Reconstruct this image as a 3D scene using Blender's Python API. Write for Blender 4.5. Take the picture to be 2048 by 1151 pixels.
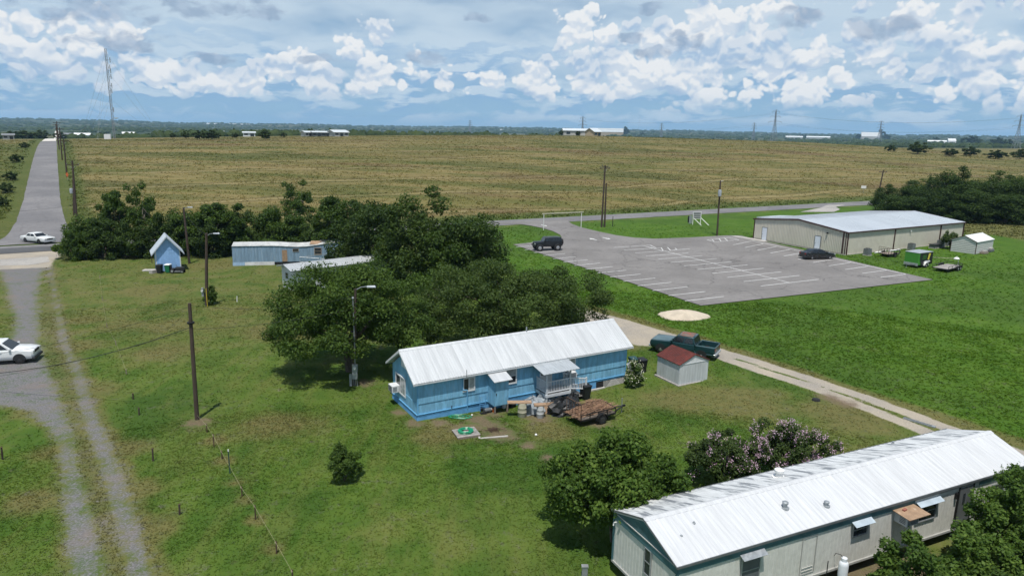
import bpy, bmesh, math, random
import numpy as np
from mathutils import Vector, Matrix
R = math.radians
for o in list(bpy.data.objects): bpy.data.objects.remove(o)
scene = bpy.context.scene
COL = scene.collection

# ------------------------------------------------------------------ camera
CAM_H = 18.0; FPX = 1420.0; ROLL = R(0.92); HORIZON = 257.0
PITCH = math.atan((575.5 - HORIZON) * math.cos(ROLL) / FPX)
cam = bpy.data.cameras.new('camera'); camo = bpy.data.objects.new('camera', cam); COL.objects.link(camo)
_f = Vector((0, math.cos(PITCH), -math.sin(PITCH))); _r0 = Vector((1, 0, 0)); _u0 = Vector((0, math.sin(PITCH), math.cos(PITCH)))
_r = _r0 * math.cos(ROLL) + _u0 * math.sin(ROLL); _u = -_r0 * math.sin(ROLL) + _u0 * math.cos(ROLL)
m4 = Matrix(((_r.x, _u.x, -_f.x, 0), (_r.y, _u.y, -_f.y, 0), (_r.z, _u.z, -_f.z, CAM_H), (0, 0, 0, 1)))
camo.matrix_world = m4
cam.sensor_fit = 'HORIZONTAL'; cam.sensor_width = 36.0; cam.lens = FPX / 2048 * 36.0
cam.clip_start = 0.5; cam.clip_end = 60000
scene.camera = camo

# ------------------------------------------------------------------ light, sky, exposure
SUN_EL = R(70); SUN_AZ = R(184)      # azimuth measured from +Y clockwise: the sun stands behind the camera
sd = Vector((math.sin(SUN_AZ) * math.cos(SUN_EL), math.cos(SUN_AZ) * math.cos(SUN_EL), math.sin(SUN_EL)))
sun = bpy.data.lights.new('sun', 'SUN'); sun.energy = 5.0; sun.angle = R(0.53); sun.color = (1.0, 0.955, 0.89)
suno = bpy.data.objects.new('sun', sun); COL.objects.link(suno)
suno.rotation_euler = sd.to_track_quat('Z', 'Y').to_euler(); suno.location = (0, -40, 120)
scene.view_settings.view_transform = 'Standard'; scene.view_settings.look = 'None'
scene.view_settings.exposure = -0.08; scene.view_settings.gamma = 1.0; scene.view_settings.use_curve_mapping = False

class NT:
    """small helper to write node trees"""
    def __init__(s, tree): s.t = tree; s.n = tree.nodes; s.l = tree.links
    def new(s, typ, **kw):
        n = s.n.new(typ)
        for k, v in kw.items(): setattr(n, k, v)
        return n
    def set(s, sock, v):
        if isinstance(v, bpy.types.NodeSocket): s.l.new(v, sock)
        elif v is not None:
            if sock.type == 'RGBA' and len(v) == 3: v = (*v, 1)
            sock.default_value = v
    def math(s, op, a, b=None, c=None, clamp=False):
        n = s.new('ShaderNodeMath', operation=op, use_clamp=clamp)
        s.set(n.inputs[0], a)
        if b is not None: s.set(n.inputs[1], b)
        if c is not None: s.set(n.inputs[2], c)
        return n.outputs[0]
    def vmath(s, op, a, b=None):
        n = s.new('ShaderNodeVectorMath', operation=op); s.set(n.inputs[0], a)
        if b is not None: s.set(n.inputs[1], b)
        return n.outputs[0]
    def vscale(s, a, k):
        n = s.new('ShaderNodeVectorMath', operation='SCALE'); s.set(n.inputs[0], a); s.set(n.inputs[3], k); return n.outputs[0]
    def mix(s, f, a, b, typ='MIX'):
        n = s.new('ShaderNodeMix', data_type='RGBA', blend_type=typ); n.clamp_factor = True
        s.set(n.inputs[0], f); s.set(n.inputs[6], a); s.set(n.inputs[7], b); return n.outputs[2]
    def smooth(s, x, a, b, lo=0., hi=1.):
        n = s.new('ShaderNodeMapRange', interpolation_type='SMOOTHSTEP')
        s.set(n.inputs[0], x); s.set(n.inputs[1], a); s.set(n.inputs[2], b); s.set(n.inputs[3], lo); s.set(n.inputs[4], hi); return n.outputs[0]
    def noise(s, vec, scale, detail=3., rough=.5, dist=0., out=0):
        n = s.new('ShaderNodeTexNoise'); s.set(n.inputs['Vector'], vec); s.set(n.inputs['Scale'], scale)
        s.set(n.inputs['Detail'], detail); s.set(n.inputs['Roughness'], rough); s.set(n.inputs['Distortion'], dist); return n.outputs[out]
    def mapping(s, vec, scale=(1, 1, 1), loc=(0, 0, 0), rot=(0, 0, 0)):
        n = s.new('ShaderNodeMapping'); s.set(n.inputs[0], vec); n.inputs[1].default_value = loc; n.inputs[2].default_value = rot; n.inputs[3].default_value = scale; return n.outputs[0]
    def voro(s, vec, scale, detail=0., rough=.5, smooth=.6):
        n = s.new('ShaderNodeTexVoronoi', feature='SMOOTH_F1'); s.set(n.inputs['Vector'], vec); s.set(n.inputs['Scale'], scale)
        s.set(n.inputs['Detail'], detail); s.set(n.inputs['Roughness'], rough); s.set(n.inputs['Smoothness'], smooth); return n.outputs[0]

world = bpy.data.worlds.new('World'); scene.world = world; world.use_nodes = True
world.cycles.sampling_method = 'MANUAL'; world.cycles.sample_map_resolution = 512
def px_dir(u, v):
    x = (u - 1024) / FPX; y = (575.5 - v) / FPX; d = (_f + _r * x + _u * y).normalized(); return math.atan2(d.x, d.y), math.asin(d.z)
# towers and banks of cumulus (centre, half size in photo pixels) and the grey shreds in front of them
CUMULUS = [(1400, 120, 190, 95), (1440, 62, 120, 62), (1640, 118, 150, 85), (1168, 70, 58, 62), (1195, 140, 120, 62), (1085, 168, 85, 42), (1310, 170, 120, 36), (1975, 110, 90, 120), (1890, 155, 75, 45), (1700, 45, 60, 40),
           (745, 110, 70, 58), (600, 142, 85, 42), (700, 160, 95, 34), (335, 140, 75, 40), (470, 165, 80, 26), (885, 160, 42, 34), (975, 170, 52, 30), (50, 75, 85, 45), (195, 62, 75, 42), (120, 135, 110, 36), (1530, 30, 60, 34), (1820, 55, 60, 45), (215, 130, 80, 30)]
SHREDS = [(175, 16, 105, 26), (400, 16, 78, 20), (520, 16, 50, 20), (240, 75, 70, 22), (950, 32, 30, 10), (1298, 18, 28, 12), (1598, 36, 40, 20), (1300, 104, 48, 12), (1366, 84, 36, 18), (850, 112, 44, 13), (1265, 76, 24, 9), (1490, 125, 26, 9), (640, 120, 40, 10), (1760, 55, 60, 22), (420, 118, 45, 12)]
def build_world():
    t = NT(world.node_tree); t.n.clear()
    sky = t.new('ShaderNodeTexSky', sky_type='NISHITA'); sky.sun_disc = False
    sky.sun_elevation = SUN_EL; sky.sun_rotation = SUN_AZ; sky.altitude = 200; sky.air_density = 1.0; sky.dust_density = 0.3; sky.ozone_density = 2.5
    tc = t.new('ShaderNodeTexCoord'); d = tc.outputs['Generated']
    sp = t.new('ShaderNodeSeparateXYZ'); t.set(sp.inputs[0], d); z = sp.outputs[2]
    az = t.math('ARCTAN2', sp.outputs[0], sp.outputs[1]); el = t.math('ARCSINE', z)
    q = t.new('ShaderNodeCombineXYZ'); t.set(q.inputs[0], az); t.set(q.inputs[1], el); q = q.outputs[0]
    warp = t.noise(q, 26., 2, .5, 0, 1)
    qw = t.vmath('ADD', q, t.vscale(t.vmath('SUBTRACT', warp, (.5, .5, .5)), .018))
    def envelope(blobs):
        e = None
        for u, v, ru, rv in blobs:
            a, b = px_dir(u, v)
            k = t.vmath('MULTIPLY', t.vmath('SUBTRACT', qw, (a, b, 0)), (FPX / ru, FPX / rv, 0))
            dt = t.new('ShaderNodeVectorMath', operation='DOT_PRODUCT'); t.set(dt.inputs[0], k); t.set(dt.inputs[1], k)
            e = dt.outputs['Value'] if e is None else t.math('MINIMUM', e, dt.outputs['Value'])
        return t.math('SUBTRACT', 1., t.math('MINIMUM', e, 3.))      # 1 in the middle, 0 on the rim, -2 outside
    def fbm(off, scale, stretch, detail, seed, rough=.55):
        return t.noise(t.mapping(qw, (1, stretch, 1), (seed, off * stretch + seed * .37, seed)), scale, detail, rough)
    def billow(off, scale, stretch, seed, detail=1.5):
        return t.math('ABSOLUTE', t.math('SUBTRACT', t.noise(t.mapping(qw, (1, stretch, 1), (seed, off * stretch, seed)), scale, detail, .5), .5))
    base = t.mix(1.0, sky.outputs[0], (.085, .085, .085), 'MULTIPLY')
    c = t.mix(t.smooth(z, -.02, .24, .92, .25), base, t.mix(t.smooth(z, 0., .10), (.315, .55, .775), (.22, .43, .71)))
    # thin high veil, whitening the upper sky
    veil = t.math('MULTIPLY', t.smooth(fbm(0, 3.2, 3.5, 4, 7.7), .22, .52), t.math('MULTIPLY', t.smooth(z, .035, .11), t.smooth(z, .30, .60, 1, .25)))
    c = t.mix(t.math('MULTIPLY', veil, .92), c, (.60, .735, .855))
    # flat rows of distant cumulus above the horizon
    a = fbm(0, 13., 3.6, 5, 2.2); b = fbm(.010, 13., 3.6, 3, 2.2)
    dens = t.math('MULTIPLY', t.smooth(a, .34, .60), t.math('MULTIPLY', t.smooth(z, .000, .016), t.smooth(z, .15, .07)))
    c = t.mix(t.math('MULTIPLY', dens, .85), c, t.mix(t.smooth(t.math('SUBTRACT', a, b), -.06, .07), (.29, .49, .735), (.62, .75, .87)))
    # cumulus: banks placed as in the view, the same kind of cloud all round
    env = envelope(CUMULUS)
    allround = t.math('SUBTRACT', t.math('MULTIPLY', fbm(0, 2.4, 1.6, 2, 31.), 3.2), t.smooth(z, .2, .6, 2.0, 2.7))          # broad banks elsewhere
    inview = t.math('MULTIPLY', t.smooth(t.math('ABSOLUTE', az), .70, .80, 1, 0), t.smooth(z, .18, .26, 1, 0))
    em = t.new('ShaderNodeMix', data_type='FLOAT'); t.set(em.inputs[0], inview); t.set(em.inputs[2], allround); t.set(em.inputs[3], env); env = em.outputs[0]
    def domes(off, scale, stretch, seed, detail=2.):
        v = t.new('ShaderNodeTexVoronoi', voronoi_dimensions='2D', feature='F1'); t.set(v.inputs['Vector'], t.mapping(qw, (1, stretch, 1), (seed, off * stretch, 0))); v.inputs['Scale'].default_value = scale
        v.inputs['Detail'].default_value = detail; v.inputs['Roughness'].default_value = .55; v.inputs['Lacunarity'].default_value = 2.1; return v.outputs['Distance']
    def dens_at(off, det):
        n = t.math('MULTIPLY', t.math('SUBTRACT', fbm(off, 13., 1.3, det, 5.1, .5), .5), 2.0)
        p = t.math('MULTIPLY', t.math('SUBTRACT', .72, domes(off, 27., 1.15, 9.3)), 1.15)
        return t.math('ADD', t.math('MULTIPLY', env, .58), t.math('ADD', n, p))
    A = dens_at(0, 4); B = dens_at(.0065, 3)
    dens = t.math('MULTIPLY', t.smooth(A, .05, .30), t.smooth(z, .012, .05))
    lit = t.smooth(t.math('SUBTRACT', A, B), -.30, .28)
    soft = t.smooth(t.math('SUBTRACT', fbm(0, 15., 1.3, 1, 5.1), fbm(.022, 15., 1.3, 1, 5.1)), -.13, .10)
    lit = t.math('MULTIPLY_ADD', lit, .60, t.math('MULTIPLY', soft, .54), clamp=True)
    cc = t.mix(lit, (.42, .575, .77), (.92, .94, .955))
    c = t.mix(t.math('MULTIPLY', dens, .97), c, cc)
    # grey shreds
    es = envelope(SHREDS)
    S = t.math('ADD', t.math('MULTIPLY', es, .5), t.math('MULTIPLY', t.math('SUBTRACT', fbm(0, 30., 1.7, 4, 61.), .5), 2.4))
    c = t.mix(t.math('MULTIPLY', t.smooth(S, -.05, .50), .72), c, t.mix(t.smooth(fbm(0, 40., 1.4, 3, 13.), .4, .62), (.29, .40, .56), (.42, .53, .68)))
    bg = t.new('ShaderNodeBackground'); t.set(bg.inputs[0], c); bg.inputs[1].default_value = 1.0
    out = t.new('ShaderNodeOutputWorld'); t.l.new(bg.outputs[0], out.inputs[0])
build_world()
scene.cycles.use_denoising = True; scene.cycles.max_bounces = 5; scene.cycles.diffuse_bounces = 2; scene.cycles.use_adaptive_sampling = True; scene.cycles.adaptive_threshold = .02; scene.cycles.glossy_bounces = 2; scene.cycles.transmission_bounces = 3; scene.cycles.transparent_max_bounces = 4; scene.cycles.volume_bounces = 0; scene.cycles.caustics_reflective = False; scene.cycles.caustics_refractive = False

# ------------------------------------------------------------------ terrain and pixel rays
def sstep(a, b, x): t = np.clip((x - a) / (b - a), 0, 1); return t * t * (3 - 2 * t)
RA = R(28.7); RN = (-math.sin(RA), math.cos(RA)); RT = (math.cos(RA), math.sin(RA)); RO = (-4., 137.)
def road_sa(x, y): return (x - RO[0]) * RN[0] + (y - RO[1]) * RN[1], (x - RO[0]) * RT[0] + (y - RO[1]) * RT[1]
def terrain(x, y):
    x = np.asarray(x, float); y = np.asarray(y, float)
    s, a = road_sa(x, y)
    A = np.interp(a, [-500, -300, -92, 50, 203, 355, 432, 620, 900], [6, 7, 9, 12.4, 14.3, 12, 9, 5, 3])
    up = np.sin(np.clip(s - 4, 0, 240) / 240 * math.pi / 2) * sstep(0, 30, s)
    r = np.hypot(x, y)
    z = A * up
    k = sstep(245, 1150, s); z = z * (1 - k) + (-10) * k
    az = np.arctan2(x, np.maximum(y, 1e-3))
    ridge = 21 + 5 * np.sin(az * 9 + 1) + 3 * np.sin(az * 23 + 2) + 1.6 * np.sin(az * 61) + np.interp(az, [-.7, -.2, .3, .7], [5, 4, -3, -5])
    h1 = sstep(3000, 7600, r) * (ridge + 10) + 6 * sstep(1800, 2600, r) * sstep(4200, 2600, r) * (np.sin(az * 13 + .5) * .5 + .5)
    z = z + h1 - 60 * sstep(8200, 9900, r)
    z = z + 1.2 * np.sin(x / 210 + 1.3) * np.sin(y / 170) * sstep(300, 700, s)
    z = z - .5 * np.exp(-((x - 2.6) ** 2 + (y - 49.6) ** 2) / 98)
    return z
def T(x, y): return float(terrain(x, y))
def ray(u, v):
    x = (u - 1024) / FPX; y = (575.5 - v) / FPX
    d = _f + _r * x + _u * y; return d
def at(u, v):
    """point where the ray through photo pixel (u, v) meets the ground"""
    d = ray(u, v); t0 = 10.; p = None
    t = 10. * np.power(1.004, np.arange(1700))
    z = CAM_H + d.z * t - terrain(d.x * t, d.y * t)
    i = int(np.argmax(z < 0))
    if z[i] >= 0: i = len(t) - 1
    lo, hi = t[max(i - 1, 0)], t[i]
    for _ in range(30):
        m = (lo + hi) / 2
        if CAM_H + d.z * m - T(d.x * m, d.y * m) > 0: lo = m
        else: hi = m
    return Vector((d.x * lo, d.y * lo, T(d.x * lo, d.y * lo)))
def atz(u, v, z):
    d = ray(u, v); t = (z - CAM_H) / d.z; return Vector((d.x * t, d.y * t, z))
def far_at(u, depth, v=258):
    d = ray(u, v); t = depth / d.y; return Vector((d.x * t, depth, T(d.x * t, depth)))
def top_z(b, u, v):
    d = ray(u, v); t = math.hypot(b.x, b.y) / math.hypot(d.x, d.y); return CAM_H + d.z * t
def px_m(b):
    """metres per photo pixel at point b"""
    return (Vector(b) - Vector((0, 0, CAM_H))).dot(_f) / FPX

# ------------------------------------------------------------------ materials
MATS = {}
def base_mat(name):
    m = bpy.data.materials.new(name); m.use_nodes = True; t = NT(m.node_tree); t.n.clear()
    out = t.new('ShaderNodeOutputMaterial'); b = t.new('ShaderNodeBsdfPrincipled'); t.l.new(b.outputs[0], out.inputs[0]); MATS[name] = m
    return m, t, b, out
def M(name, col, rough=.6, metal=0., var=.12, vs=2.5, vstretch=(1, 1, 1), bump=0., bs=25., rnd=.0, stain=None, spec=.4, coat=0.):
    """weathered surface: colour, patchy variation, per-piece tint, optional stain (colour, stretch, scale, threshold, amount)"""
    m, t, b, out = base_mat(name)
    tc = t.new('ShaderNodeTexCoord'); oi = t.new('ShaderNodeObjectInfo')
    off = t.new('ShaderNodeCombineXYZ'); k = t.math('MULTIPLY', oi.outputs['Random'], 71.)
    t.set(off.inputs[0], k); t.set(off.inputs[1], t.math('MULTIPLY', k, 1.7)); t.set(off.inputs[2], t.math('MULTIPLY', k, .6))
    p = t.vmath('ADD', tc.outputs['Object'], off.outputs[0])
    n = t.noise(t.mapping(p, vstretch), vs, 5, .6)
    f = t.smooth(n, .3, .7, 1 - var, 1 + var * .6)
    if rnd: f = t.math('MULTIPLY', f, t.math('ADD', 1 - rnd, t.math('MULTIPLY', oi.outputs['Random'], 2 * rnd)))
    c = t.mix(1., (*col, 1), t.new('ShaderNodeCombineColor').outputs[0], 'MULTIPLY')
    cc = c.node.inputs[7].links[0].from_node
    for i in range(3): t.set(cc.inputs[i], f)
    if stain:
        sc, ss, sscale, th, amt = stain
        sn = t.noise(t.mapping(p, ss), sscale, 6, .62, .3)
        c = t.mix(t.smooth(sn, th, th + .14, 0, amt), c, (*sc, 1))
    t.set(b.inputs['Base Color'], c)
    t.set(b.inputs['Roughness'], t.smooth(n, .3, .7, max(rough - .08, .03), min(rough + .08, 1)))
    b.inputs['Metallic'].default_value = metal; b.inputs['Specular IOR Level'].default_value = spec
    if coat: b.inputs['Coat Weight'].default_value = coat; b.inputs['Coat Roughness'].default_value = .06
    if bump:
        bn = t.new('ShaderNodeBump'); bn.inputs['Strength'].default_value = bump; bn.inputs['Distance'].default_value = .02
        t.set(bn.inputs['Height'], t.noise(p, bs, 4, .6)); t.l.new(bn.outputs[0], b.inputs['Normal'])
    return m
def make_materials():
    M('blue_paint', (.185, .42, .60), .7, var=.22, vs=2.0, vstretch=(2.2, 2.2, .5), rnd=.06, bump=.25, stain=((.30, .50, .66), (3, 3, .5), 1.6, .55, .55))
    M('blue_trim', (.13, .37, .60), .65, var=.15, bump=.2)
    M('blue_skirt', (.10, .29, .52), .7, var=.18, vs=2, bump=.2, stain=((.20, .22, .22), (1, 1, .6), 2.5, .60, .5))
    M('white_paint', (.62, .64, .65), .55, var=.10, vs=4, bump=.1, stain=((.42, .42, .40), (2, 2, .6), 3., .62, .5))
    M('white_clean', (.70, .71, .72), .5, var=.05)
    M('roof_metal', (.515, .53, .54), .55, 0.15, var=.10, vs=1.1, vstretch=(4, .35, 1), rnd=.035, stain=((.42, .44, .45), (5, .4, 1), 1.4, .60, .32))
    M('roof_metal_old', (.40, .43, .45), .5, .35, var=.14, vs=1.5, vstretch=(4, .5, 1), rnd=.05)
    M('canopy_metal', (.40, .43, .45), .5, .2, var=.12, vs=2, vstretch=(4, .6, 1), rnd=.04)
    M('home_roof', (.53, .54, .55), .62, 0., var=.10, vs=1.6, vstretch=(6, .4, 1), rnd=.03, bump=.2, bs=14, stain=((.40, .42, .45), (9, .35, 1), 1.2, .56, .55))
    M('home_roof_mildew', (.58, .595, .60), .65, 0., var=.16, vs=1.6, vstretch=(4, .5, 1), rnd=.04, bump=.2, bs=14, stain=((.135, .15, .17), (4.5, .8, 1), .8, .47, .85))
    M('home_siding', (.58, .575, .53), .62, var=.09, vs=1.3, vstretch=(3, 3, .4), rnd=.035, stain=((.40, .39, .35), (5, 5, .35), 1.5, .60, .5))
    M('home_panel_line', (.36, .36, .34), .7, var=.1)
    M('teal_trim', (.055, .130, .145), .6, var=.22, vs=2.5, rnd=.10, bump=.15, stain=((.16, .22, .22), (1, 1, 2), 2.2, .60, .55))
    M('shade_stone_black', (.018, .019, .020), .9, var=.05)  # near-black: painted shade under the floors, and the dark stone
    M('glass', (.030, .036, .042), .08, var=.2, vs=1.2, spec=.6)
    M('glass_blind', (.34, .36, .36), .25, var=.2, vs=3, spec=.5)
    M('car_glass', (.014, .018, .022), .06, var=.1, spec=.6)
    M('screen', (.10, .11, .115), .6, var=.25, vs=2)
    M('awning', (.46, .54, .60), .45, .2, var=.1)
    M('bld_siding', (.57, .54, .46), .55, .1, var=.05, vs=.8, vstretch=(1, 1, .4), rnd=.025, stain=((.36, .34, .29), (1, 1, .3), 1.3, .64, .35))
    M('bld_roof', (.50, .54, .58), .42, .25, var=.05, vs=.5, vstretch=(2, .3, 1), rnd=.025)
    M('bld_trim', (.060, .026, .022), .55, var=.12)
    M('door_white', (.66, .70, .76), .5, var=.05)
    M('concrete', (.42, .40, .37), .85, var=.16, vs=1.5, bump=.2)
    M('wood_pole', (.060, .042, .032), .9, var=.3, vs=3, vstretch=(6, 6, .4), bump=.5, bs=18, rnd=.15)
    M('wood_old', (.23, .19, .155), .9, var=.3, vs=4, vstretch=(.5, 4, 4), bump=.4, rnd=.18)
    M('brush', (.33, .20, .125), .9, var=.4, vs=3)
    M('wood_grey', (.30, .28, .26), .9, var=.25, vs=4, bump=.4, rnd=.15)
    M('plywood', (.33, .22, .14), .8, var=.2, vs=4, stain=((.5, .45, .38), (1, 1, 1), 4, .6, .5))
    M('rust_roof', (.115, .026, .020), .75, .1, var=.35, vs=2.2, rnd=.12, bump=.2, stain=((.060, .020, .018), (3, .6, 1), 2., .52, .7))
    M('shed_white', (.50, .525, .532), .65, var=.12, vs=1.6, vstretch=(2, 2, .5), rnd=.04, stain=((.30, .28, .26), (5, 5, .6), 2., .61, .5))
    M('trailer_blue', (.20, .30, .405), .7, var=.18, vs=1.4, vstretch=(3, 3, .4), rnd=.07, stain=((.36, .41, .45), (4, 4, .5), 1.4, .56, .55))
    M('trailer_roof', (.46, .47, .46), .7, .1, var=.2, vs=1.2, stain=((.25, .18, .12), (1, 1, 1), 1.1, .58, .6), rnd=.06)
    M('well_blue', (.26, .45, .74), .65, var=.08, vs=2, rnd=.05, bump=.15)
    M('well_roof', (.44, .49, .54), .55, .15, var=.08, rnd=.04)
    M('white_trailer', (.58, .60, .62), .6, var=.08, vs=1.2, stain=((.4, .4, .38), (3, 3, .5), 1.5, .62, .4))
    M('grey_roof', (.42, .44, .45), .55, .2, var=.1, rnd=.04)
    M('carport_white', (.62, .625, .60), .5, .05, var=.05, rnd=.03)
    M('carport_line', (.17, .17, .16), .6, var=.1)
    M('green_panel', (.055, .235, .028), .42, var=.1)
    M('black_panel', (.012, .013, .014), .35, var=.2)
    M('yellow_decal', (.62, .53, .07), .45, var=.1)
    M('aluminium', (.52, .54, .56), .38, .6, var=.1)
    M('galvanised', (.36, .385, .40), .5, .5, var=.15, vs=6)
    M('condenser_grey', (.135, .145, .15), .55, .2, var=.12)
    M('black_steel', (.020, .020, .021), .5, .3, var=.2)
    M('rust_steel', (.095, .058, .040), .8, .2, var=.3, vs=6, rnd=.1)
    M('rubber', (.017, .017, .018), .85, var=.2)
    M('hub', (.42, .42, .43), .35, .6, var=.1)
    M('hub_dark', (.06, .06, .065), .45, .4, var=.1)
    M('paint_white', (.70, .715, .72), .35, var=.03, coat=.6)
    M('paint_offwhite', (.64, .655, .65), .4, var=.05, coat=.3)
    M('paint_black', (.010, .011, .014), .3, var=.05, coat=.7)
    M('paint_jeep', (.009, .012, .016), .42, var=.1, coat=.3)
    M('paint_teal', (.012, .046, .052), .35, .2, var=.12, coat=.5)
    M('truck_roof', (.155, .115, .095), .6, .1, var=.3, vs=1.8, stain=((.30, .075, .03), (1, 1, 1), 1.5, .45, .85))
    M('truck_hood', (.10, .155, .175), .45, .1, var=.2, vs=2)
    M('plastic_black', (.022, .023, .025), .6, var=.15)
    M('lamp_glass', (.60, .61, .60), .15, var=.05, spec=.6)
    M('tail_red', (.22, .012, .010), .25, var=.1)
    M('bin_teal', (.018, .060, .064), .55, var=.12)
    M('bin_black', (.014, .016, .018), .6, var=.15)
    M('bin_green', (.012, .17, .07), .55, var=.1)
    M('bin_lid', (.75, .78, .80), .4, var=.05)
    M('tarp_grey', (.26, .29, .31), .55, var=.25, vs=3, bump=.4, bs=7)
    M('tarp_black', (.018, .019, .020), .42, var=.3, vs=3, bump=.5, bs=7)
    M('blue_plastic', (.02, .19, .66), .4, var=.15)
    M('barrel_beige', (.40, .38, .285), .6, var=.14)
    M('barrel_grey', (.43, .44, .44), .6, var=.14)
    M('hose_green', (.02, .29, .15), .4, var=.2)
    M('hose_pale', (.30, .45, .36), .5, var=.2)
    M('bucket_white', (.74, .74, .72), .45, var=.06)
    M('orange_plastic', (.55, .12, .02), .5, var=.1)
    M('yellow_stake', (.50, .40, .03), .5, var=.1)
    M('string', (.30, .27, .17), .9, var=.1)
    M('wire', (.020, .020, .021), .6, var=.1)
    M('steel_lattice', (.27, .29, .31), .5, .4, var=.1)
    M('tank_white', (.66, .70, .74), .45, var=.07, stain=((.45, .38, .3), (3, 3, .5), 2, .66, .4))
    M('brick_red', (.33, .12, .085), .85, var=.2)
    M('caliche', (.50, .43, .335), .95, var=.16, vs=1.2, bump=.7, bs=5)
    M('stone_tan', (.42, .34, .23), .85, var=.15)
    M('far_white', (.72, .73, .73), .6, var=.05)
    M('far_roof', (.56, .60, .62), .5, .1, var=.08)
    M('far_roof_dark', (.20, .21, .22), .6, var=.1)
    M('far_wall', (.42, .42, .40), .7, var=.1)
    M('bark', (.105, .085, .065), .95, var=.35, vs=4, vstretch=(3, 3, .6), bump=.6, bs=12)
    M('bark_pale', (.25, .225, .19), .95, var=.3, vs=4, vstretch=(3, 3, .6), bump=.5, bs=12)
    M('lattice_white', (.60, .58, .56), .6, var=.1)
    # road surfaces use world position so that patches run across the whole sheet
    def road_mat(name, c1, c2, speck, scale=1., crack=0.):
        m, t, b, out = base_mat(name)
        g = t.new('ShaderNodeNewGeometry'); p = g.outputs['Position']
        n1 = t.noise(p, .10 * scale, 5, .6); n2 = t.noise(t.mapping(p, (1, 1, 1)), 1.1 * scale, 5, .65); n3 = t.noise(p, 14., 3, .7)
        c = t.mix(t.smooth(n1, .35, .66), (*c1, 1), (*c2, 1))
        c = t.mix(t.smooth(n2, .42, .72, 0, .45), c, (*[x * .72 for x in c1], 1))
        c = t.mix(t.smooth(n3, .42, .75, 0, speck), c, (*[min(1, x * 1.7) for x in c2], 1))
        if crack:
            v = t.new('ShaderNodeTexVoronoi', feature='DISTANCE_TO_EDGE'); t.set(v.inputs['Vector'], t.vmath('ADD', p, t.vscale(t.noise(p, .7, 4, .6, 0, 1), 2.))); v.inputs['Scale'].default_value = .11
            c = t.mix(t.smooth(v.outputs[0], .0, .012, crack, 0), c, (*[x * .45 for x in c1], 1))
        t.set(b.inputs['Base Color'], c); b.inputs['Roughness'].default_value = .92; b.inputs['Specular IOR Level'].default_value = .25
        bn = t.new('ShaderNodeBump'); bn.inputs['Strength'].default_value = .35; bn.inputs['Distance'].default_value = .02
        t.set(bn.inputs['Height'], n3); t.l.new(bn.outputs[0], b.inputs['Normal']); return m
    road_mat('asphalt_lot', (.158, .149, .143), (.206, .195, .187), .3, 1.2, .7)
    road_mat('asphalt_road', (.135, .132, .137), (.195, .188, .188), .3, 1., .4)
    road_mat('asphalt_dark', (.075, .076, .080), (.105, .105, .107), .2)
    road_mat('gravel_pale', (.24, .23, .215), (.34, .32, .295), .6)
    road_mat('gravel_white', (.50, .47, .42), (.58, .55, .50), .4)
    road_mat('line_paint', (.60, .60, .59), (.72, .72, .71), .2, 6.)
    # leaves: tint attribute runs from the darkest to the lightest leaf of a crown
    def leaf_mat(name, dark, mid, light, trans=.34, rough=.6):
        m, t, b, out = base_mat(name)
        a = t.new('ShaderNodeAttribute', attribute_name='tint'); oi = t.new('ShaderNodeObjectInfo')
        f = t.math('ADD', a.outputs['Fac'], t.math('MULTIPLY', t.math('SUBTRACT', oi.outputs['Random'], .5), .18))
        r = t.new('ShaderNodeValToRGB'); t.set(r.inputs[0], f); e = r.color_ramp.elements
        e[0].position = .05; e[0].color = (*dark, 1); e[1].position = .95; e[1].color = (*light, 1); k = e.new(.5); k.color = (*mid, 1)
        t.l.new(r.outputs[0], b.inputs['Base Color']); b.inputs['Roughness'].default_value = rough; b.inputs['Specular IOR Level'].default_value = .18
        tr = t.new('ShaderNodeBsdfTranslucent'); t.set(tr.inputs[0], t.mix(1., r.outputs[0], (1.25, 1.35, .7), 'MULTIPLY'))
        mx = t.new('ShaderNodeMixShader'); mx.inputs[0].default_value = trans
        t.l.new(b.outputs[0], mx.inputs[1]); t.l.new(tr.outputs[0], mx.inputs[2]); t.l.new(mx.outputs[0], out.inputs[0])
    leaf_mat('leaf_oak', (.027, .052, .010), (.054, .098, .017), (.105, .165, .030))
    leaf_mat('leaf_bright', (.030, .062, .010), (.066, .122, .019), (.135, .205, .036), .36)
    leaf_mat('leaf_mesquite', (.032, .057, .013), (.064, .102, .023), (.115, .165, .040))
    leaf_mat('leaf_dark', (.019, .037, .008), (.038, .069, .013), (.072, .112, .022), .30)
    leaf_mat('leaf_myrtle', (.026, .046, .013), (.050, .082, .021), (.090, .130, .034))
    leaf_mat('petal_pink', (.42, .24, .36), (.56, .38, .50), (.70, .54, .64), .25)
    leaf_mat('petal_white', (.55, .53, .36), (.66, .65, .52), (.74, .74, .66), .25)
    leaf_mat('leaf_far', (.026, .044, .014), (.044, .070, .020), (.072, .100, .030), .25, .8)
make_materials()

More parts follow.
